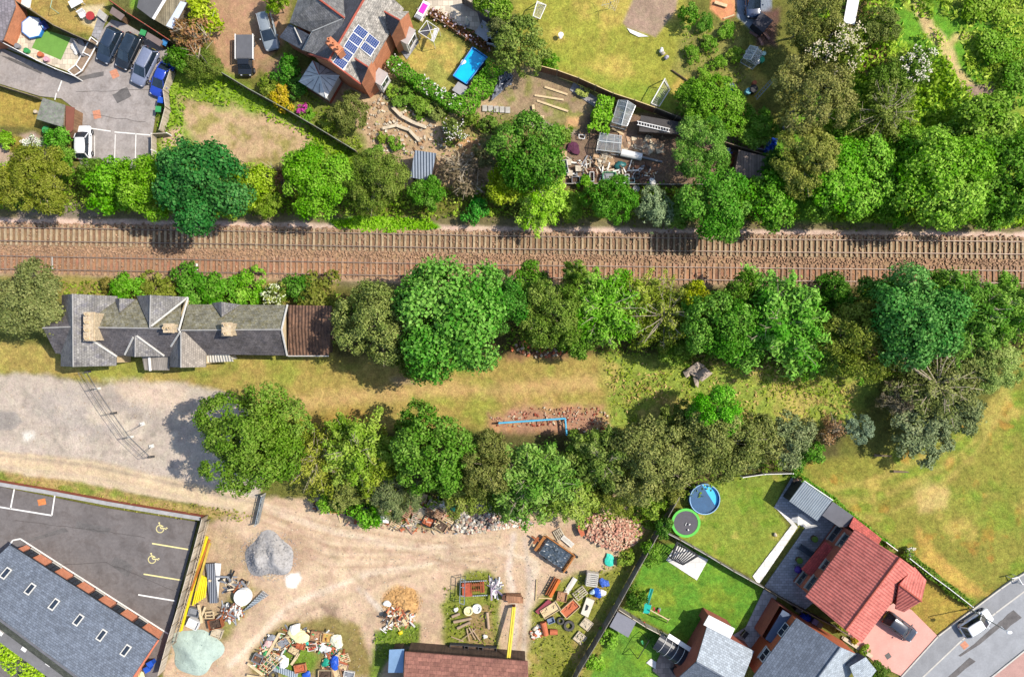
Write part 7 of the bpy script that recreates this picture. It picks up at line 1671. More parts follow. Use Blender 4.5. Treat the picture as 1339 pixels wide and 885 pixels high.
for i in range(8): f = (i+.5)/8; bar('rung', (986.9+21*f,127.4-23*f,.5+.5*f), (989.1+21*f,130.6-23*f,.5+.5*f), GALV, t, .03)
sheetq('shed_roof_panel', 'dark square panel lying beside the blue car', 'panel', [(996,16),(1011,27),(998,43),(984,31)], M('black_panel','33313a',.7,.1,2), 1.2, 1.15); board((934,4),(950,9), .35, 'pale beam lying on the orange sand', PLANK, .15, .15); board((946,25),(960,20), .15, 'thin pale timber below the orange sand patch', PLANK)
for a, b in (((980,42),(990,48)),((999,43),(1006,52)),((992,50),(997,60))): board(a, b, .3, 'reddish plank dropped below the dark square panel', M('reddish_plank','8c6a60',.9,.2,2), .08, .05, 'plank', 'plank', 'reddish planks')
m = MB(); a, b = P(1113,-8), P(1105,36); m.box(((a[0]+b[0])/2, (a[1]+b[1])/2, 1.0), (hypot(a[0]-b[0], a[1]-b[1]), 1.3, .06), unit(a, b)); m.box(((a[0]+b[0])/2, (a[1]+b[1])/2, .5), (hypot(a[0]-b[0], a[1]-b[1])*.9, .2, .95), unit(a, b)); solo('white_roof_panel', 'long white roofed lean-to at the top edge above the elder', 'panel roof', m, WFR)
rubble('allotment_clutter', 'small pale and dark clutter strewn over the allotment yard', [(735,205),(770,210),(830,212),(868,225),(860,240),(760,232),(735,228)], 200, .2, [WBAG, GREYP, STONE, DKT, M('clay_bits','8f6b58',.9,.3,3)], .15, 13, .4, 'scrap')
# big lawn
rubble('garden_stones', 'scattered tan stones and clods over the sandy garden terrace', [(490,130),(512,112),(560,160),(650,190),(640,215),(600,212),(575,190),(530,205),(500,200),(470,165)], 260, .2, [STONE, SLAB, M('clod','a5815e',.95,.3,3)], .06, 12, .5, 'stones')
def goal(label, base, top_, h=1.8):
    t = thing('football_goal', label, 'goal', P(*base[0])); B_ = [P(*p) for p in base]; T_ = [P(*p, h) for p in top_]
    for i in (0, 1):
        m = MB(); m.tube(B_[i], T_[i], .06, .06, 8); m.build('post', WFR, t); m = MB(); d = (B_[2+i]); m.tube(T_[i], d, .045, .045, 6); m.build('back_stay', WFR, t); m = MB(); m.tube(B_[i], d, .05, .05, 6); m.build('ground_bar', WFR, t)
    m = MB(); m.tube(T_[0], T_[1], .06, .06, 8); m.build('crossbar', WFR, t); m = MB(); m.tube(B_[2], B_[3], .05, .05, 6); m.build('ground_bar', WFR, t); 
    m = MB()
    for f in np.linspace(.06, .94, 12): m.tube(tuple(np.array(T_[0])*(1-f)+np.array(T_[1])*f), tuple(np.array(B_[2])*(1-f)+np.array(B_[3])*f), .008, .008, 3)
    for f in np.linspace(.1, .9, 7): m.tube(tuple(np.array(T_[0])*(1-f)+np.array(B_[2])*f), tuple(np.array(T_[1])*(1-f)+np.array(B_[3])*f), .008, .008, 3)
    m.build('net', WFR, t); return t
goal('near white football goal standing against the brown fence', [(868,104.5),(852,137),(876,117),(862,139.5)], [(869.5,103),(851.5,135)]); goal('far white football goal by the top edge of the big lawn', [(702,4),(697,22),(714,7),(706,25)], [(702.5,2),(697,21)])
c = P(733.5, 45.5, .7); t = thing('garden_table', 'round white table alone on the big lawn', 'table', (c[0], c[1], 0)); m = MB(); m.lathe((0,0,0), [(.28,.66),(.3,.7),(.001,.72)], 18); m.build('tabletop', PLAST, t, local=True); m = MB(); m.lathe((0,0,0), [(.2,0),(.05,.05),(.05,.66)], 10); m.build('pedestal', PLAST, t, local=True)
for x, y, r, mt, l in ((865,66,.32,PLAST,'white stone ornament of the pair on the big lawn'),(867,70,.25,SLAB,'beige stone ornament touching the white one on the big lawn'),(871.5,75,.28,M('lilac_stone','b9b3c4',.8,.1,2),'lilac grey ball beside the stone ornaments')): bag(x, y, r, l, mt, .6, 'stone_ornament', 'ornament')
t = thing('rotary_dryer', 'rotary clothes dryer with thin arms at the top of the big lawn', 'clothes dryer', P(796,12)); c = P(796,12); m = MB(); m.tube(c, (c[0],c[1],1.9), .035, .03, 6); m.build('pole', GALV, t)
for k in range(4): a = .4+k*pi/2; m = MB(); m.tube((c[0],c[1],1.5), (c[0]+1.2*cos(a),c[1]+1.2*sin(a),1.95), .022, .018, 5); m.build('arm', GALV, t)
for rr in (.5,.8,1.1):
    m = MB(); pts = [(c[0]+rr*cos(.4+k*pi/2), c[1]+rr*sin(.4+k*pi/2), 1.5+.45*rr/1.2) for k in range(5)]; m.path(pts, .006, 3); m.build('line', WFR, t)
sheetq('ground_sheet', 'white edge of a sheet under the bare soil square', 'sheet', [(820,37),(848,48),(835,48.5),(824,43)], WBAG, .04, .03); board((878,92),(910,114), .1, 'thin dark timber edging on the big lawn', DKT, .1, .14, 'edging_board', 'edging')
board((800,168),(815,176), .2, 'pale board at the foot of the larger greenhouse', PLANK); t = thing('cold_frame', 'small white empty frame by the grey garden path', 'frame', P(762,180)); 
for a, b in (((757,176),(765,177)),((765,177),(764,182)),((764,182),(757,181)),((757,181),(757,176))): bar('frame_bar', (*a,.3), (*b,.3), WFR, t, .05)
# ------------------------------------------------------------------ builders' yard
GRV = M('grey_gravel', 'b3b0ae', .95, .22, 2.2, 'rough'); GRNV = M('green_grey_sand', 'b7c8bb', .95, .14, 1.6, 'rough')
heap('gravel_heap', 'mound of grey gravel near the lane with ridged slopes', 'gravel heap', 352, 726, 2.75, 2.5, 1.7, GRV, 3, .8, .2, rough=.14)
heap('sand_heap', 'low pale green grey sand heap at the bottom of the car park fence', 'sand heap', 256, 851, 2.85, 2.6, 1.0, GRNV, 7, .35, .9, rough=.05, grains=60)
heap('sawdust_heap', 'low orange heap of sawdust and wood chip in the yard', 'sawdust heap', 525, 786, 2.0, 1.5, .35, M('sawdust','dcae72',.95,.2,3,'rough'), 11, .2, rough=.2)
YEL = M('yellow_paint', 'e8d41c', .5, .15, 2); YELD = M('dull_yellow', 'cdb04a', .6, .25, 2); gY = 'yellow poles along the car park fence'
for i, (a, b, mt, l) in enumerate((((271,699),(237,824),YELD,'long dull yellow pole nearest the car park fence'),((273,700),(239,822),YEL,'long bright yellow pole lying second from the car park fence'),((276,704),(252,770),M('orange_brown_pole','b5702c',.7,.25,2),'orange brown pole on top of the yellow poles'),((277,708),(259,770),YELD,'dull yellow pole at the right side of the bundle'))):
    board(a, b, .22, l, mt, .3+.06*i, .16, 'long_pole', 'pole', gY)
for i in range(6):
    a, b = (262+i*1.7, 750+i), (252+i*3.1, 791-i*2); m = MB(); m.tube(P(*a, .35+.03*(i % 2)), P(*b, .35+.03*(i % 2)), .1, .1, 8); tag(m.build('short_pole', YEL), 'short bright yellow pole of the bundle beside the grey corrugated sheets', 'pole', 'short yellow poles in a bundle')
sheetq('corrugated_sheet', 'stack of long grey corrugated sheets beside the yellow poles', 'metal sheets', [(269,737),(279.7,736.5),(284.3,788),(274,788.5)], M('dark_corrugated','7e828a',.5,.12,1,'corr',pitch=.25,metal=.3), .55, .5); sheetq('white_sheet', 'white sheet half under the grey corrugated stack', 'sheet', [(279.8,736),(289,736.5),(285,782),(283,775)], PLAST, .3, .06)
bag(276.5, 757, .22, 'small white lump of rubble on the grey corrugated sheets', STONE, .3, 'rubble_lump', 'rubble').location.z = .55
drum(316.5, 781, .95, .9, 'white round plastic tank with a cut top among the scrap', PLAST, 'water_tank', 'tank', WBAG)
for i in range(5): board((320+i*2,797-i),(346+i*1.6,771+i*1.2), .09, 'long grey rod lying from the scrap towards the track', GALV, .35, .07, 'metal_rod', 'rod', 'grey rods in the scrap')
rubble('scrap_pile', 'heap of small mixed scrap below the white round tank', [(293,792),(312,788),(318,802),(302,812),(288,800)], 260, .2, [RUST, GREYP, WBAG, DKT], .7, 14, .4, 'scrap')
rubble('scrap_pile', 'scattered black hoses and scrap above the white round tank', [(290,752),(302,750),(310,758),(325,764),(322,772),(296,770)], 60, .22, [TRIM, GREYP, RUST, STONE], .4, 15, .4, 'scrap')
for pts, l in (([(309,757),(312,763),(310,769)], 'black hose curled above the white tank, left piece'), ([(316,757),(322,760),(318,768)], 'black hose curled above the white tank, right piece')): m = MB(); m.path([P(x, y, .1) for x, y in pts], .08, 6); solo('hose', l, 'hose', m, TRIM)
crate(280.5, 816, -12, (1.5, 1.1, .8), 'rusty orange open skip box above the green grey sand heap', RUST, fill=DKT); crate(251.5, 816, 25, (1.3, 1.0, .8), 'white insulated box beside the yellow poles', PLAST, fill=WBAG); crate(253, 801, 15, (1.2, .9, .6), 'grey empty box above the white insulated box', GREYP)
crate(283, 828, 20, (1.2, 1.0, .5), 'pale concrete block box at the right end of the sand heap', STONE, fill=STONE); board((262,788),(266.5,812), .3, 'forked whitish timber, left limb', PLANK, .5, .12); board((271,791),(266.5,802), .22, 'forked whitish timber, right limb', PLANK, .5, .12)
t = thing('timber_crate', 'green brown timber frame box beside the forked timber', 'frame', P(274, 804))
for a, b in (((269,800),(279,799)),((279,799),(280,808)),((280,808),(269,808)),((269,808),(269,800)),((269,804),(280,803.5))): bar('frame_bar', (*a,.5), (*b,.5), PLANK, t, .07)
wheelie(192, 875, -30, 'bright blue bin at the end wall of the slate roofed building', BLUEP); wheelie(196, 868, -30, 'second bright blue bin touching the first at the brick end wall', BLUEP); bag(184, 884, .5, 'cream paper sack beside the bright blue bins', CREAMB, .5)
# pallets and crates along the trees
for i, (x, y, d, z, mt, l) in enumerate(((518,684,32,.14,PALW,'pale pallet leaning at the left end of the pallet row'),(537.5,684.5,28,.0,PALG,'grey pallet in front of the pallet row beside the pale one'),(549.5,666.5,25,.3,PALG,'striped grey pallet in the middle of the pallet row'),(566,659.5,33,.45,PALG,'white striped pallet at the top of the pallet row'),(572,671,30,.3,M('reddish_pallet','a98468',.9,.25,3),'reddish pallet right of the striped grey one'),(588,677,28,.15,PALW,'pale pallet at the right end of the row by the rubble'),(530,670,30,.3,M('reddish_pallet',''),'reddish pallet behind the pale leaning pallet'),(541,664,28,.3,M('reddish_pallet',''),'reddish pallet under the tree edge'),(554,673,30,.3,PALW,'pale orange pallet beside the red filled crate'),(546,676,20,.14,PALG,'dull pallet below the striped grey pallet'))):
    pallet(x, y, d, l, z, mt)
crate(560, 682, 25, (1.3, 1.1, .7), 'black crate filled with red bricks in the pallet row', TRIM, fill=TERRA); crate(577, 688, 35, (1.3, 1.1, .5), 'broken pale crate at the front right of the pallet row', PALW, fill=DKT); crate(581, 662, 35, (1.2, 1.0, .8), 'crate with a green and white bag inside behind the pallet row', PALW, fill=WBAG); crate(563, 668, 30, (1.1, .9, .6), 'brown board crate between two striped pallets', M('brown_board','a37f5e',.9,.2,2), fill=M('brown_board','')); crate(551, 650, 20, (1.2, .9, .5), 'pale board crate at the edge of the trees', PLANK, fill=PLANK)
bag(595, 664, .55, 'bright green rubble sack at the end of the pallet row', M('emerald_sack','22b888',.5,.15,2), .7); bag(519, 667, .4, 'small mint green sack under the grey olive tree', M('mint_sack','6fcfa4',.5,.15,2), .5)
tarp('tarpaulin', 'teal tarpaulin under the trees behind the green sack', 'tarpaulin', [(590,644),(600,646),(600,654),(591,653)], M('teal_tarp','2a8aa0',.4,.25,2), .5, 21, 8); tarp('tarpaulin', 'blue tarpaulin under the trees above the pale rubble', 'tarpaulin', [(607,638),(618,640),(617,646),(608,645)], M('sky_tarp','2f8fd0',.4,.25,2), .5, 22, 8)
rubble('rubble_heap', 'heap of pale broken concrete and brick at the edge of the trees', [(592,690),(605,662),(630,652),(660,660),(700,684),(640,692),(610,698)], 1300, .2, [STONE, SLAB, M('pink_brick_bits','c69a86',.9,.2,3), M('grey_rubble','9a948e',.9,.2,3), M('white_rubble','e8e0d0',.9,.1,3)], 1.0, 31)
c = P(481, 676, .5); t = thing('trough', 'long pale grey trough with rounded end beside the rusty beam', 'trough', (c[0], c[1], 0), ang(20,3)); m = MB(); m.box((0,0,.25), (1.9,.9,.5)); m.lathe((-.95,0,0), [(.45,0),(.45,.5),(.001,.52)], 14); m.build('shell', M('pale_trough','cfcac2',.7,.15,2), t, local=True); m = MB(); m.box((1.35,0,.28), (.8,.85,.5)); m.build('end_box', GREYP, t, local=True)
sheetq('metal_sheet', 'dark grey sheet leaning behind the pale trough', 'sheet', [(474,664),(490,664),(492,671),(476,671)], M('dark_sheet','6a6c74',.5,.2,1.5), .6, .55); sheetq('plastic_bin', 'white box end at the right of the pale trough', 'box', [(500,675),(507.5,676),(508,684),(501,683)], PLAST, .5, .48); board((469,663),(466,683), .3, 'rusty upright beam lying across the brown crates', RUST, .7, .2, 'steel_beam', 'beam')
crate(459, 669, 2, (1.3, .9, .6), 'brown plank crate left of the rusty beam', DKT, fill=RUST); crate(457.5, 679, 12, (1.1, .9, .3), 'pale board box in front of the brown plank crate', PLANK, fill=PLANK); m = MB(); m.tube(P(432,667,.35), P(449,668,.35), .35, .3, 10); solo('log', 'orange brown cut log left of the brown plank crate', 'log', m, M('orange_log','cf9a58',.85,.25,2))
rubble('scrap_pile', 'pile of broken boards and bricks at the left end of the scrap row', [(410,657),(428,653),(436,660),(430,668),(414,664)], 160, .2, [PLANK, RUST, DKT, GREYP], .5, 33, .3, 'scrap')
for a, b, l in (((419,644),(430,646),'bare grey branch sticking out of the scrap, upper'),((416,649),(428,648),'bare grey branch sticking out of the scrap, lower'),((436,654),(450,655),'pale thin branch above the orange log')): board(a, b, .09, l, TWIG, .9, .08, 'branch', 'branch')
# trailer under black sheeting, brick heap
c = P(725, 724, 1.0); t = thing('farm_trailer', 'wooden trailer loaded and covered with shiny black plastic sheeting', 'trailer', (c[0], c[1], 0), ang(32,22)); m = MB(); m.box((0,0,.62), (4.2,2.0,.16)); m.build('bed', M('trailer_timber','a9703c',.85,.25,2), t, local=True)
R_ = random.Random(5); m = MB(); n = 16; vs = []
for j in range(n+1):
    for i in range(n+1): u_, v_ = i/n*2-1, j/n*2-1; e = min(1-abs(u_), 1-abs(v_)); vs.append((u_*1.75+R_.uniform(-.04,.04), v_*1.05, (.72 if e < .01 else 1.12+R_.uniform(-.1,.1))))
m.add(vs, [(j*(n+1)+i, j*(n+1)+i+1, (j+1)*(n+1)+i+1, (j+1)*(n+1)+i) for j in range(n) for i in range(n)]); m.build('black_sheeting', M('black_film','4b5660',.2,.35,2.5,spec=.7), t, local=True)
for y in (-.7, -.3, .3): m = MB(); m.box((1.98, y, .95), (.3, .5, .1), .1); m.build('end_board', M('trailer_timber',''), t, local=True)
m = MB(); m.box((2.0, 0, 1.05), (.16, 2.3, .18)); m.build('end_beam', M('trailer_timber',''), t, local=True); m = MB(); m.box((0, 1.12, .85), (3.9, .12, .2)); m.build('side_board', M('trailer_timber',''), t, local=True); m = MB(); m.box((-2.6, .1, .55), (1.2, .14, .14)); m.box((-2.5, 0, .6), (.3, .9, .1)); m.build('drawbar', RUST, t, local=True)
for x in (1.5, -1.2):
    for s in (-1, 1): wheel(t, x+.7, s*1.05, .36, .22, s)
board((697,712),(703,702), .18, 'pale plank leaning at the drawbar of the covered trailer', PLANK, .6, .08); pallet(731, 698, 60, 'grey pallet lying right behind the covered trailer', .0, PALG); pallet(742, 707, 40, 'long white pallet against the side of the covered trailer', .12, M('whitish_pallet','d8d2c6',.9,.15,3), (1.6, .6)); sheetq('clay_slab', 'terracotta coloured panel leaning on the brick heap', 'panel', [(756,686),(762,690),(765,699),(760,702),(756,693)], TERRA, .8, .75)
rubble('brick_heap', 'large heap of loose salmon pink bricks beside the long grey fence', [(752,674),(775,670),(800,676),(835,680),(843,694),(830,712),(805,720),(780,710),(765,702),(770,690)], 1500, .17, [M('salmon_bricks','d2a084',.9,.15,3), M('rose_bricks','c08a74',.9,.15,3), M('cream_bricks','dcc0a2',.9,.15,3)], .9, 41, .5, 'bricks')
bag(797, 732, .75, 'turquoise tarpaulin bundle on bare ground by the brick heap', M('aqua_tarp','3fd0b4',.4,.2,2), .35, 'tarpaulin_bundle', 'tarpaulin')
rubble('loose_stones', 'loose stones and crumbs of brick over the dirt yard', [(262,690),(345,655),(480,690),(640,692),(740,690),(745,800),(690,885),(300,885),(340,790)], 900, .055, [STONE, SLAB, M('earth_crumb','b39a80',.95,.3,3), M('grey_rubble','')], .02, 91, .6, 'stones')
rubble('loose_stones', 'loose grey stones over the gravel yard', [(-20,495),(110,508),(235,505),(300,518),(330,560),(320,640),(-20,590)], 500, .055, [STONE, M('earth_crumb',''), M('grey_rubble','')], .02, 92, .6, 'stones')
rubble('debris', 'fine broken wood and brick debris along the edge of the lower trees', [(405,652),(440,648),(480,672),(560,650),(600,645),(700,668),(700,684),(600,698),(500,692),(470,686),(420,668)], 620, .17, [PLANK, TERRA, DKT, STONE, GREYP, M('pink_brick_bits','')], .3, 93, .5, 'scrap')
# junk between trailer and fence
t = thing('rack_frame', 'rusty orange steel cage rack lying beside the yard track', 'rack', P(722, 767)); m = MB()
for d in (-3.5, 3.5):
    for f in np.linspace(0, 1, 7): q = P(716+12*f+d*.8, 777-21*f+d*.5, .1); m.box((q[0], q[1], .25), (.1, .1, .5), .5)
m.build('slats', RUST, t)
for d, w_ in ((-4, .1), (-1, .08), (2.5, .3)): bar('long_bar', (717+d*.8,778+d*.5,.5), (729+d*.8,756+d*.5,.5), M('orange_steel','d8702c',.7,.2,2) if w_ > .2 else RUST, t, w_*.8)
for i, (x, y, d, l, mt, sz) in enumerate(((746,765,-58,'narrow whitish pallet among the junk left of the white slatted crate',M('whitish_pallet',''),(2.0,.6)),(758.5,775,-38,'grey brown pallet beside the narrow whitish one',PALG,(1.5,1.1)))): pallet(x, y, d, l, .1*i, mt, sz)
c_ = crate(774.5, 758, -82, (1.5, 1.3, 1.0), 'white slatted crate standing highest among the junk', M('whitish_pallet','')); m = MB()
for i in range(7): m.box((-.66+i*.22, 0, 1.02), (.15, 1.28, .03))
m.build('top_slat', M('whitish_pallet',''), c_, local=True)['kind'] = 'stuff'
for x, y, r, l, mt in ((790,762,.6,'royal blue and white bag right of the white slatted crate',M('blue_white_bag','3f66c0',.5,.5,6)),(782,775,.6,'blue bag below the royal blue one',BLUEP),(788,775,.5,'white bag beside the blue bag',WBAG),(775,774,.35,'small pale blue bag left of the blue bag',M('ice_blue',''))): bag(x, y, r, l, mt, .6)
crate(735, 780.5, 10, (1.1, 1.0, .5), 'faded brown carton left of the pallets', M('carton','b58a68',.9,.15,2), fill=M('carton','')); crate(719.5, 797.5, -32, (2.1, 1.1, .5), 'long tray of cream timber offcuts in the junk', PLANK, fill=PLANK); sheetq('red_board', 'dark red board behind the tray of timber offcuts', 'board', [(700,799),(717,783.5),(721,787),(704,803)], M('maroon_board','9c4450',.7,.1,2), .3, .2); crate(745.5, 796, -42, (2.1, 1.2, .5), 'long tray of brick rubble right of the timber tray', PLANK, fill=TERRA)
t = sheetq('white_board', 'white board with metal parts on it near the small tyres', 'board', [(767,781),(777.5,785),(769,807),(759.5,802)], M('cream_board','ece4d0',.7,.08,2), .35, .3); sheetq('machine_part', 'dark curved machine part lying on the white board', 'part', [(767,790),(770,792),(768,797),(765,798)], TRIM, .42, .07)
tyre(744, 817.5, .62, 'large grey tractor tyre lying flat on the grass'); tyre(733, 811, .42, 'smaller tyre half behind the large tractor tyre'); crate(720.5, 811.5, -20, (.8, .6, .4), 'small steel blue box left of the smaller tyre', M('steel_blue','7f8ea8',.5,.1,2))
for a, b, r, l in (((710,813),(714,830),.33,'tall terracotta chimney liner lying by the small rubble'),((719,826),(729,826),.3,'short terracotta pipe right of the chimney liner')): m = MB(); m.tube(P(*a, r), P(*b, r), r*1.1, r, 12); solo('clay_pipe', l, 'pipe', m, TERRA)
rubble('rubble_heap', 'small heap of white rubble left of the terracotta liner', [(693,826),(706,815),(708,830),(698,834)], 50, .25, [WBAG, STONE, TERRA], .4, 43)
for x, y, l in ((767,816,'concrete pad with a dark stain below the white board'),(758.5,834,'cream concrete pad at the bottom of the junk')): crate(x, y, 38, (1.2, 1.1, .25), l, M('concrete_pad','cdbfa6',.9,.15,2), 'concrete_block', 'block', M('concrete_pad',''))
for a, b, l in (((702,757),(700.5,785),'thin yellow timber beside the yard track'),((704,781),(722,782),'thin yellow timber lying crosswise under the cage rack')): board(a, b, .13, l, CAPY, .06)
# loading boom by the barn
t = thing('loading_boom', 'yellow loading boom reaching from the barn to a timber stack', 'boom', P(666, 830))
for d in (-1.3, 1.3): bar('boom_rail', (672+d,793,.9), (664.5+d,862,2.2), M('boom_yellow','e6cf4a',.5,.15,2), t, .12)
for i in range(9): f = (i+.5)/9; bar('cross_bar', (672-1.3-7.5*f,793+69*f,.9+1.3*f), (672+1.3-7.5*f,793+69*f,.9+1.3*f), M('boom_yellow',''), t, .06)
m = MB(); q = P(664.5,861,1.1); m.box((q[0], q[1], 1.0), (.5, .3, 2.1)); m.build('mast', RUST, t); m = MB(); q = P(672,793,.4); m.box((q[0], q[1], .42), (.3, .3, .84)); m.build('foot', RUST, t)
for i, (x, y, z, l) in enumerate(((671,780,.3,'lower thick timber baulk at the end of the yellow boom'),(674,785,.3,'short timber baulk beside the lower thick one'),(672,782.5,.85,'top timber baulk of the stack at the yellow boom'))): q = P(x, y, z+.25); m = MB(); m.box((q[0], q[1], z+.0), (1.75, .55, .52), -.03*i); solo('timber_baulk', l, 'timber', m, M('brown_baulk','a5785a',.9,.2,1.5,'plank',pitch=.2))
m = MB(); m.tube(P(660,781,.02), P(660,781,1.0), .32, .32, 12); solo('oil_drum', 'dark rusty drum left of the timber baulks', 'drum', m, M('dark_rust','5a3a2c',.8,.3,3))
# farm implement plot
c = P(620, 770, .6); t = thing('farm_implement', 'rusting red farm implement with a rotor and frame in the weeds', 'implement', (c[0], c[1], 0), .05); RI = M('implement_red','b0563a',.8,.35,2.5)
m = MB(); m.box((-.8,0,.55), (1.1,1.5,.35)); m.build('gear_case', RI, t, local=True); m = MB(); m.tube((-.2,.5,.6), (1.1,.5,.6), .18, .18, 10); m.tube((-.2,-.1,.6), (1.1,-.1,.6), .12, .12, 8); m.build('rotor', RUST, t, local=True); m = MB(); m.box((.9,.2,.5), (.5,1.2,.3)); m.build('hitch', RI, t, local=True)
for y in (-.8, .85): m = MB(); m.box((0, y, .4), (2.9, .1, .14)); m.build('frame_bar', GALV, t, local=True)
for i in range(6): m = MB(); m.box((-.3+i*.26, .2, .78), (.06, 1.2, .06)); m.build('tine_bar', RUST, t, local=True)
rubble('scrap_pile', 'tangle of purple grey cable right of the farm implement', [(640,760),(652,756),(655,768),(648,778),(641,774)], 70, .22, [M('mauve_scrap','a898a8',.8,.2,3), GREYP, WBAG], .5, 47, .4, 'scrap')
t = thing('metal_cage', 'tall thin metal cage frame standing left of the farm implement', 'frame', P(606, 775))
for a, b in (((602,756),(608,758)),((608,758),(607,790)),((607,790),(601,788)),((601,788),(602,756)),((602,767),(608,768)),((601,778),(607,779))): bar('frame_bar', (*a,1.4), (*b,1.4), GALV, t, .045)
for x, y in ((602,756),(608,758),(607,790),(601,788)): q = P(x, y, 1.4); m = MB(); m.tube((q[0], q[1], 0), q, .04, .04, 5); m.build('leg', GALV, t)
for x, y, mt, l in ((612.5,798.5,CREAMB,'cream plastic ring in the weeds'),(623.5,795.5,PLAST,'white basin with a grey centre beside the cream ring')):
    q = P(x, y, .2); m = MB(); m.lathe((q[0], q[1], 0), [(.32,.05),(.4,.0),(.55,.1),(.52,.28),(.36,.28),(.32,.08)], 16); solo('plastic_ring' if x < 615 else 'basin', l, 'ring' if x < 615 else 'basin', m, mt)
bag(596, 797, .3, 'small white lump beside the cream ring', WBAG, .4, 'rubble_lump', 'rubble'); bag(634.5, 832, .3, 'white crumpled bag near the barn wall', WBAG, .35)
for a, b, l in (((591,806),(601,802),'pale short log left of the log pair'),((593,813),(617,808),'upper log of the pair in the weeds'),((598,821),(615,813),'lower log of the pair in the weeds'),((637,800),(639,822),'upright grey timber right of the logs')): m = MB(); m.tube(P(*a, .18), P(*b, .18), .17, .15, 8); solo('log', l, 'log', m, M('dry_log','b39a80',.9,.2,2))
for i, (a, b) in enumerate((((610,821),(614,838)),((613,820),(622,836)),((617,822),(628,838)),((606,838),(590,832)),((622,822),(600,839)))): m = MB(); m.tube(P(*a, .15), P(*b, .25), .08, .05, 6); tag(m.build('stick', M('dry_log','')), 'dry stick of the loose heap before the barn', 'stick', 'dry sticks before the barn')
for i, x in enumerate((600, 619, 637)): crate(x, 849+i*1.5, 3, (2.1, 1.0, .7), ('left dark feed trough against the barn wall','middle dark feed trough against the barn wall','right dark feed trough against the barn wall')[i], M('dark_trough','4a4a4e',.8,.15,2), 'feed_trough', 'trough', DKT, group='troughs along the barn')
rubble('scrap_pile', 'scattered bricks and boards below the sawdust heap', [(503,795),(520,792),(545,806),(535,815),(500,824)], 170, .2, [TERRA, PLANK, DKT, WBAG], .35, 51, .4, 'scrap'); board((522,799),(532,816), .35, 'pale broad board leaning below the sawdust heap', PLANK, .3, .06); board((530,812),(544,810), .12, 'thin board right of the broad board', PLANK, .1); bag(506, 789, .45, 'white torn sack left of the sawdust heap', WBAG, .4); bag(523.5, 827, .3, 'bright yellow bag in the weeds by the blue lean-to', YEL, .35); drum(503, 804, .25, .6, 'dark small drum left of the broad board', TRIM, 'drum', 'drum')
# big junk ring at the bottom
for x, y, r, a_, l, mt in ((386,824,.8,1.0,'white bulging builders sack at the top of the junk ring',WBAG),(391,831,.95,1.4,'cream yellow builders sack right below the white one',CREAMB),(440,838,.85,1.0,'white and yellow tall sack at the right of the junk ring',M('white_yellow_sack','efeccc',.8,.25,2)),(370,865,.75,1.0,'white round tub bag in the middle of the junk ring',PLAST),(437,866,.8,.8,'bright blue tarpaulin bundle on the right of the junk ring',BLUEP),(422,847,.5,1.0,'white small sack among grey ones',WBAG),(428,849,.45,1.0,'grey white sack beside the small white sack',M('grey_white_sack','cfcfcb',.8,.15,2)),(426,866,.5,1.2,'teal sack left of the blue bundle',M('teal_sack','1f9c80',.5,.2,2)),(402,841,.35,1.0,'turquoise crumpled film at the top of the junk ring',TURQ),(350,842,.5,1.2,'white and red bag at the left of the junk ring',M('red_white_bag','e0b8b0',.7,.4,5)),(401,882,.5,1.0,'bright blue bag at the bottom edge of the photo',BLUEP),(347,854,.35,1.0,'dark green bag left of the leaning laths',GREENP),(355,834,.5,1.2,'dark grey bag at the upper left of the junk ring',GREYP)): bag(x, y, r, l, mt, .8 if r > .7 else .5, asp=a_)
for x, y, d, sz, l, mt, fl in ((370,841,-35,(1.4,1.0,.5),'white framed crate with metal parts left of the big sacks',PALW,GREYP),(414,832,8,(1.4,1.0,.5),'brown carton crate right of the cream sack',M('carton',''),M('carton','')),(427,834,5,(1.4,1.1,.5),'crate of yellow brown boards at the top right of the junk ring',PLANK,M('yellow_boards','c9a45c',.9,.2,2)),(393,844,15,(1.0,.8,.4),'crate of red bricks below the cream sack',TERRA,TERRA),(384,851,30,(1.3,.9,.4),'brown box beside the round grass patch',DKT,PLANK),(392,874,-10,(1.3,.9,.5),'orange brick crate at the bottom of the junk ring',M('orange_crate','c98058',.9,.2,2),TERRA),(336,862,25,(1.1,.9,.6),'grey box at the left edge of the junk ring',GREYP,DKT),(425,882,0,(1.6,1.0,.5),'crate of upright boards at the bottom right of the ring',PALW,DKT),(440,880,70,(1.6,.9,.5),'brown board crate at the lower right of the ring',M('brown_board',''),PLANK),(408,846,-10,(1.1,.8,.4),'white board box right of the turquoise film',WBAG,REDP),(448,872,15,(1.2,.7,.3),'pinkish board box under the blue bundle',M('pinkish_board','cfa08c',.9,.15,2),PLANK),(456,883,10,(1.2,.9,.4),'whitish box at the bottom edge right of the ring',WBAG,GREYP)): crate(x, y, d, sz, l, mt, fill=fl)
pallet(451, 860, -20, 'pale pallet lying apart at the right of the junk ring', 0, PALW, (1.1, 1.0))
t = thing('lath_frame', 'timber lath grid leaning at the lower left of the junk ring', 'frame', P(350, 865))
for i in range(5): bar('lath', (340+i*4.5,873-i*5,.75), (352+i*4.5,880-i*5,.55), PLANK, t, .055)
for i in range(4): bar('lath', (339+i*4,873+i*2.4,.8), (358+i*4,853+i*2.4,.8), PLANK, t, .055)
for a, b, l in (((367,826),(350,856),'long reddish edged plank at the upper left of the junk ring'),((325,865),(345,880),'brown plank crossing the lath grid'),((324,881),(342,884),'cream board at the bottom left of the junk ring'),((358,870),(390,882),'grey curved sheet below the white round bag'),((382,867),(392,852),'white lath beside the round grass patch'),((446,851),(438,858),'orange brown plank near the white and yellow sack')): board(a, b, .3 if 'sheet' not in l else .7, l, GALV if 'sheet' in l else PLANK, .35, .07)
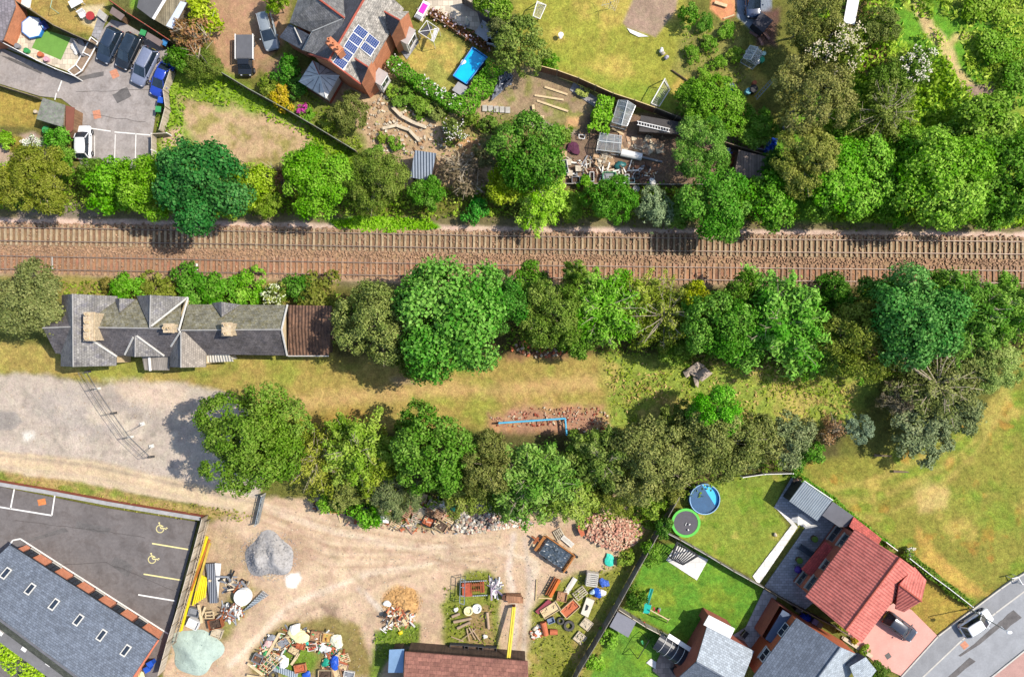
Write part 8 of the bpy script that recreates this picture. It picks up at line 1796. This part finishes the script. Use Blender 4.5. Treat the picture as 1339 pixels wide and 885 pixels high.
tyre(358, 882, .5, 'dark tyre at the bottom edge beside the grey curved sheet'); rubble('scrap_pile', 'small mixed scrap scattered through the junk ring', [(330,870),(345,838),(380,822),(430,826),(450,850),(455,885),(420,885),(425,852),(390,838),(360,860),(350,885)], 620, .2, [WBAG, RUST, PLANK, GREYP, GREENP, DKT, TERRA], .35, 61, .4, 'scrap')
# middle field bits
t = thing('blue_rail', 'bright blue painted low rail frame at the edge of the long field', 'rail', P(700, 552))
for a, b in (((652,553),(739,547)),((739,547),(741,569))): bar('rail_bar', (*a,.9), (*b,.9), M('rail_blue','5fc0e8',.4,.1,2), t, .11); bar('rail_bar', (*a,.4), (*b,.4), M('rail_blue_dark','2f7fb8',.5,.1,2), t, .09)
for x, y in ((652,553),(696,550),(739,547),(741,569)): q = P(x, y, .9); m = MB(); m.tube((q[0], q[1], -.05), q, .07, .07, 6); m.build('post', M('rail_blue_dark',''), t)
m = MB(); R_ = random.Random(71)
rubble('brick_rubble', 'scatter of red brick rubble at the edge of the long field', [(642,546),(690,533),(790,532),(800,556),(760,574),(745,556),(650,558)], 300, .13, [M('dull_brick','b58468',.9,.3,3), M('rose_bricks',''), STONE, M('red_bits','a0503c',.9,.2,3)], .08, 71); rubble('brick_rubble', 'scatter of brown rubble under the belt of trees', [(662,455),(700,442),(765,444),(768,460),(700,468)], 160, .2, [M('brown_bits','8c6450',.9,.2,3), STONE, TERRA], .1, 72)
t = thing('broken_slab_pile', 'broken grey brown concrete slabs tipped in the rough clearing', 'slabs', P(912, 489))
for q_, z in (([(897,484),(912,473),(922,478),(908,492)], .5), ([(908,490),(922,480),(932,488),(918,499)], .7), ([(906,492),(915,493),(913,507),(909,503)], .4), ([(893,486),(902,483),(905,490),(897,494)], .3)):
    V_ = [P(x, y, z+(.25 if i % 2 else -.1)) for i, (x, y) in enumerate(q_)]; m = MB(); m.add([(a, b, c-.14) for a, b, c in V_]+V_, [(0,1,2,3),(7,6,5,4),(0,4,5,1),(1,5,6,2),(2,6,7,3),(3,7,4,0)]); m.build('slab', M('broken_concrete','b5a596',.9,.25,2), t)
for a, b, l in (((1208,492),(1226,498),'fallen pale trunk in the shade at the field corner, upper one'),((1203,520),(1228,528),'fallen pale trunk in the shade at the field corner, lower one'),((1143,595),(1166,596),'dark dead branch lying on the field'),((1168,616),(1188,617),'curved dead branch lying on the field edge')): m = MB(); m.tube(P(*a, .2), P(*b, .3), .16, .07, 7); solo('fallen_branch', l, 'branch', m, TWIG if 'pale' in l else BARK)
# ------------------------------------------------------------------ gardens of the new houses
def round_rim(t, c, r, z, rr, mat, name, seg=40, parent=None):
    m = MB(); pts = [(c[0]+r*cos(2*pi*i/seg), c[1]+r*sin(2*pi*i/seg), z) for i in range(seg+1)]; m.path(pts, rr, 6); return m.build(name, mat, parent or t)
c = P(921.5, 652.5, 1.0); t = thing('round_pool', 'round garden pool with a white rim and half drawn navy cover', 'pool', (c[0], c[1], 0)); R0 = 1.68
m = MB(); m.lathe((c[0], c[1], 0), [(R0, 0), (R0, 1.0), (R0-.05, 1.0), (R0-.05, .55)], 32); m.build('side_wall', M('pool_side_blue','2a6cc0',.4,.08,2), t); round_rim(t, c, R0, 1.02, .06, M('rim_blue','9cc4e8',.4,.05,2), 'rim')
m = MB(); m.lathe((c[0], c[1], .0), [(R0-.06, .6), (R0-.06, .7), (.001, .7)], 32); m.build('water', M('round_pool_water','4fb8ee',.15,.08,1,spec=.2,alb=.8), t)
th0 = radians(98); th1 = radians(-34); n = 30; arc = [th0+(2*pi+th1-th0)*i/n for i in range(n+1)]; m = MB(); m.prism([(c[0]+(R0-.09)*cos(a), c[1]+(R0-.09)*sin(a)) for a in arc], .74, .8); m.build('cover', M('navy_cover','365f86',.5,.15,2), t)
c = P(897, 683.5, .9); t = thing('trampoline', 'round trampoline with a bright green ring pad and black mat', 'trampoline', (c[0], c[1], 0)); m = MB(); m.lathe((c[0], c[1], 0), [(1.62, .86), (1.64, .9), (1.36, .9), (1.36, .86), (1.62, .86)], 36); m.build('ring_pad', M('lime_pad','5fc84a',.5,.12,2), t); m = MB(); m.lathe((c[0], c[1], 0), [(1.35, .8), (1.35, .85), (.001, .83)], 36); m.build('mat', M('trampoline_mat','5c5a60',.8,.12,2), t)
for k in range(6): a = k*pi/3; m = MB(); m.tube((c[0]+1.55*cos(a), c[1]+1.55*sin(a), 0), (c[0]+1.6*cos(a), c[1]+1.6*sin(a), .86), .03, .03, 6); m.build('leg', GALV, t)
for x, y, l in ((899,683,'small white ball on the trampoline mat, upper one'),(897.5,690,'small white ball on the trampoline mat, lower one')): bag(x, y, .13, l, PLAST, .25, 'ball', 'ball').location.z = .86
m = MB(); m.tube(P(897.5,683,.92), P(896,687,.92), .04, .04, 6); solo('toy_bat', 'white toy bat lying on the trampoline mat', 'toy', m, PLAST)
t = thing('pergola', 'black slatted pergola above white paving beside the grey slatted fence', 'pergola', P(897, 724)); pq = [(885,708),(913,726),(893,738),(877,730)]
for i in range(4): q = P(*pq[i], 2.2); m = MB(); m.tube((q[0], q[1], 0), q, .06, .06, 6); m.build('post', BLACKM, t); bar('beam', (*pq[i], 2.2), (*pq[(i+1) % 4], 2.2), BLACKM, t, .08)
for i in range(9): f = (i+.5)/9; bar('slat', (885+28*f,708+18*f,2.25), (877+16*f,730+8*f,2.25), M('slat_black','35373c',.5,.2,2), t, .075)
m = MB(); m.prism([P2(871,732), P2(884,712), P2(926,731), P2(911,758)], -.2, .05); struct(m.build('white_paving', WHITESLAB))
t = thing('climbing_frame', 'turquoise slide and playhouse roof with a timber swing beam on the lawn', 'play frame', P(847, 797)); q = P(847, 796, 1.6)
slab('roof', [(843,789,1.7),(852,791,1.7),(849,802,1.5),(841,801,1.5)], [(0,1,2,3)], TURQ, t, .05); slab('slide', [(844,789,1.2),(848,790,1.2),(854,770,.15),(850.5,769,.15)], [(0,1,2,3)], TURQ, t, .06)
for d in (-.28, .28): bar('slide_side', (846+d*7,789.5,1.3), (852.3+d*7,769.5,.25), M('turq_dark','1f9a8c',.5,.1,2), t, .05)
for x, y in ((843,789),(852,791),(849,802),(841,801)): q = P(x, y, 1.6); m = MB(); m.tube((q[0], q[1], 0), q, .05, .05, 6); m.build('leg', PLANK, t)
bar('swing_beam', (850,797,1.9), (874,810,1.9), PLANK, t, .07)
for x, y in ((872,813.5),(876,808)): a, b = P(x, y, 0), P(874,810,1.9); m = MB(); m.tube(a, b, .05, .05, 6); m.build('leg', PLANK, t)
for f in (.35, .6): q0 = P(850+24*f, 797+13*f, 1.9); m = MB(); m.tube(q0, (q0[0], q0[1], .5), .012, .012, 4); m.box((q0[0], q0[1], .48), (.2, .4, .05)); m.build('swing_seat', REDP, t)
shed('plain grey flat roofed garden shed against the long fence', [(807.5,800),(832,812.6),(821.5,833),(797,819)], 2.1, M('shed_grey','82828a',.8,.08,1), FGRY)
for x, y, mt, l in ((842,815,REDP,'small red toy by the pale topped fence'),(836,811,TRIM,'black pot by the pale topped fence'),(862,797,GREYP,'grey toy under the swing beam'),(1014,699,STONE,'pale stone on the lawn near the white paving')): bag(x, y, .25, l, mt, .35, 'garden_toy' if 'toy' in l else 'garden_ornament', 'toy' if 'toy' in l else 'ornament')
c = P(879, 852, 2.0); t = thing('garden_shelter', 'black curved roof garden shelter with pale ribs and a white end awning', 'shelter', (c[0], c[1], 0), ang(22,14)); m = MB(); n = 10; vs = []
for x in (-1.7, 1.7):
    for i in range(n+1): a = pi*i/n; vs.append((x-(.35*sin(a) if x < 0 else 0), -1.05*cos(a), 1.2+.75*sin(a)))
m.add(vs+[(x, y, z-.06) for x, y, z in vs], [(i, i+1, n+2+i, n+1+i) for i in range(n)]+[(2*n+2+i, 3*n+3+i, 3*n+4+i, 2*n+3+i) for i in range(n)]); m.build('canopy', M('shelter_black','2b2f38',.4,.12,2), t, local=True)
for x in (-1.2, -.4, .4, 1.2):
    m = MB(); pts = [(x, -1.07*cos(pi*i/n), 1.23+.77*sin(pi*i/n)) for i in range(n+1)]; m.path(pts, .03, 5); m.build('rib', WFR, t, local=True)
for x in (-1.6, 1.6):
    for y in (-1, 1): m = MB(); m.tube((x, y, 0), (x, y, 1.2), .05, .05, 6); m.build('post', BLACKM, t, local=True)
m = MB(); m.box((.2, 1.25, 1.75), (2.9, .5, .05), 0, -.3); m.build('awning', WFR, t, local=True)
t = thing('swing_frame', 'black metal swing frame with one green seat on the bottom lawn', 'swing', P(838, 850)); 
for a, b in (((834,861),(848,838)),): bar('top_bar', (*a,1.9), (*b,1.9), BLACKM, t, .045)
for x, y, ex in ((834,861,-1),(834,861,1),(848,838,-1),(848,838,1)): q = P(x, y, 1.9); g = P(x+8*ex, y+5*ex, 0); m = MB(); m.tube(q, (q[0]+.6*ex, q[1]-.35*ex, 0), .04, .04, 6); m.build('leg', BLACKM, t)
q = P(843,846,1.9); m = MB(); m.tube(q, (q[0], q[1], .5), .012, .012, 4); m.box((q[0], q[1], .48), (.25, .45, .06), .5); m.build('seat', GREENP, t)
m = MB(); m.prism([P2(845,866), P2(851,860.5), P2(858,865), P2(857,874)], -.1, .06); struct(m.build('white_slab', WHITESLAB))
armchair(882, 876, 150, 'dark garden chair on the brown slabs by the black shelter', TRIM); 
# red house patio
c = P(1043, 744, .6); t = thing('kettle_barbecue', 'shiny purple covered round barbecue on the charcoal patio', 'barbecue', (c[0], c[1], 0)); m = MB(); m.blob((0,0,.75), (.42,.42,.4), 3, .03, 14, 8); m.build('bowl', PURP, t, local=True, smooth=True)
for k in range(3): a = k*2.1; m = MB(); m.tube((.2*cos(a), .2*sin(a), .5), (.4*cos(a), .4*sin(a), 0), .03, .03, 5); m.build('leg', TRIM, t, local=True)
armchair(1057, 722, 125, 'long dark garden bench beside the red canopy', M('dark_wicker','46505c',.8,.2,3), M('dark_wicker',''), long=1.6, name='garden_sofa', cat='sofa'); drum(1066, 705, .35, .6, 'plant pot with greenery at the upper end of the dark bench', M('brown_pot','6a5a40',.8,.2,3), 'plant_pot', 'pot', M('pot_green','6a8a34',.9,.4,8)); drum(1046, 733, .35, .6, 'plant pot with greenery between the bench and the barbecue', M('brown_pot',''), 'plant_pot', 'pot', M('pot_green',''))
armchair(1054, 754, 30, 'black folding chair by the lower end of the red canopy', TRIM); wheelie(1043, 632, 30, 'dark bin in the gap left of the corrugated garage', TRIM); bag(1041, 628, .3, 'pinkish bag on the dark bin by the garage', M('pinkish_board',''), 1.3)
tarp('bike_cover', 'crumpled blue cover in the alley beside the dark slate house', 'cover', [(1050,803),(1062,806),(1060,815),(1048,810)], M('cobalt_cover','2b4fd0',.4,.25,2), .7, 81, 8); wheelie(1066, 813, 30, 'purple grey bin next to the blue cover in the alley', M('plum_plastic','5f4f78',.5,.1,2)); wheelie(1044, 797, 30, 'black bin at the upper end of the alley', TRIM); wheelie(1072, 817, 30, 'dark brown bin at the lower end of the alley', M('brown_plastic','5a4030',.5,.1,2))
armchair(974, 829, 40, 'black garden chair at the corner of the white extension', TRIM); 
for a, b in (((1103,834),(1140,858)),): wallrun('pale gravel board edging between the two new houses', [a, b], .2, .3, STONE, STONE)
# street lamp over the white car
c = P(1267, 795.5, 0); t = thing('street_lamp', 'tall grey street lamp standing on the pavement behind the white car', 'street lamp', c); m = MB(); m.tube((c[0], c[1], 0), (c[0], c[1], 1.2), .09, .09, 10); m.tube((c[0], c[1], 1.2), (c[0], c[1], 5.9), .06, .045, 10); m.build('column', GALV, t)
m = MB(); m.path([(c[0], c[1], 5.85), (c[0]+.12, c[1]-.08, 6.0), (c[0]+.45, c[1]-.25, 6.05)], .04, 8); m.build('bracket', GALV, t); m = MB(); m.blob((c[0]+.62, c[1]-.35, 6.05), (.32, .2, .08), 2, .02, 12, 6); m.build('lantern', M('lantern_white','e8eaec',.4,.05,3), t, smooth=True)
t = thing('street_railing', 'short white railing at the corner where the pavement meets the field', 'railing', P(1330, 755))
for a, b in (((1323,756),(1331,754)),((1331,754),(1337,764)),((1337,764),(1345,760))): bar('rail', (*a,.9), (*b,.9), WFR, t, .06)
for x, y in ((1323,756),(1331,754),(1337,764)): q = P(x, y, .9); m = MB(); m.tube((q[0], q[1], 0), q, .05, .05, 6); m.build('post', WFR, t)
# ------------------------------------------------------------------ camera, sun, sky
cam = bpy.data.cameras.new('camera'); co = bpy.data.objects.new('camera', cam); COL.objects.link(co)
co.location = (0, 0, CAMH); co.rotation_euler = (0, 0, 0)
cam.sensor_width = 36.0; cam.lens = 36.0*CAMH/(1339*S); cam.clip_end = 8000; cam.clip_start = 0.5
sc.camera = co
EL = radians(52.0); sx, sy = 0.98, 0.20
l_ = hypot(sx, sy); D = (sx/l_*cos(EL), sy/l_*cos(EL), sin(EL))
sun = bpy.data.lights.new('sun', 'SUN'); sun.energy = 4.2; sun.angle = radians(0.5); sun.color = (1.0, 0.925, 0.81)
so = bpy.data.objects.new('sun', sun); COL.objects.link(so); so.location = (60, 12, 90)
import mathutils
so.rotation_euler = mathutils.Vector(D).to_track_quat('Z', 'Y').to_euler()
w = bpy.data.worlds.new('World'); sc.world = w; w.use_nodes = True
wn = w.node_tree; bg = wn.nodes['Background']
sky = wn.nodes.new('ShaderNodeTexSky'); sky.sky_type = 'NISHITA'; sky.sun_disc = False
sky.sun_elevation = EL; sky.sun_rotation = atan2(D[0], D[1]); sky.altitude = 50; sky.dust_density = 1.2
wn.links.new(sky.outputs[0], bg.inputs[0]); bg.inputs[1].default_value = 0.15
sc.view_settings.view_transform = 'Standard'; sc.view_settings.look = 'None'
sc.view_settings.exposure = 0.84; sc.view_settings.gamma = 1.0
try: sc.view_settings.use_curve_mapping = False
except Exception: pass
sc.cycles.max_bounces = 5; sc.cycles.transparent_max_bounces = 6; sc.cycles.diffuse_bounces = 3
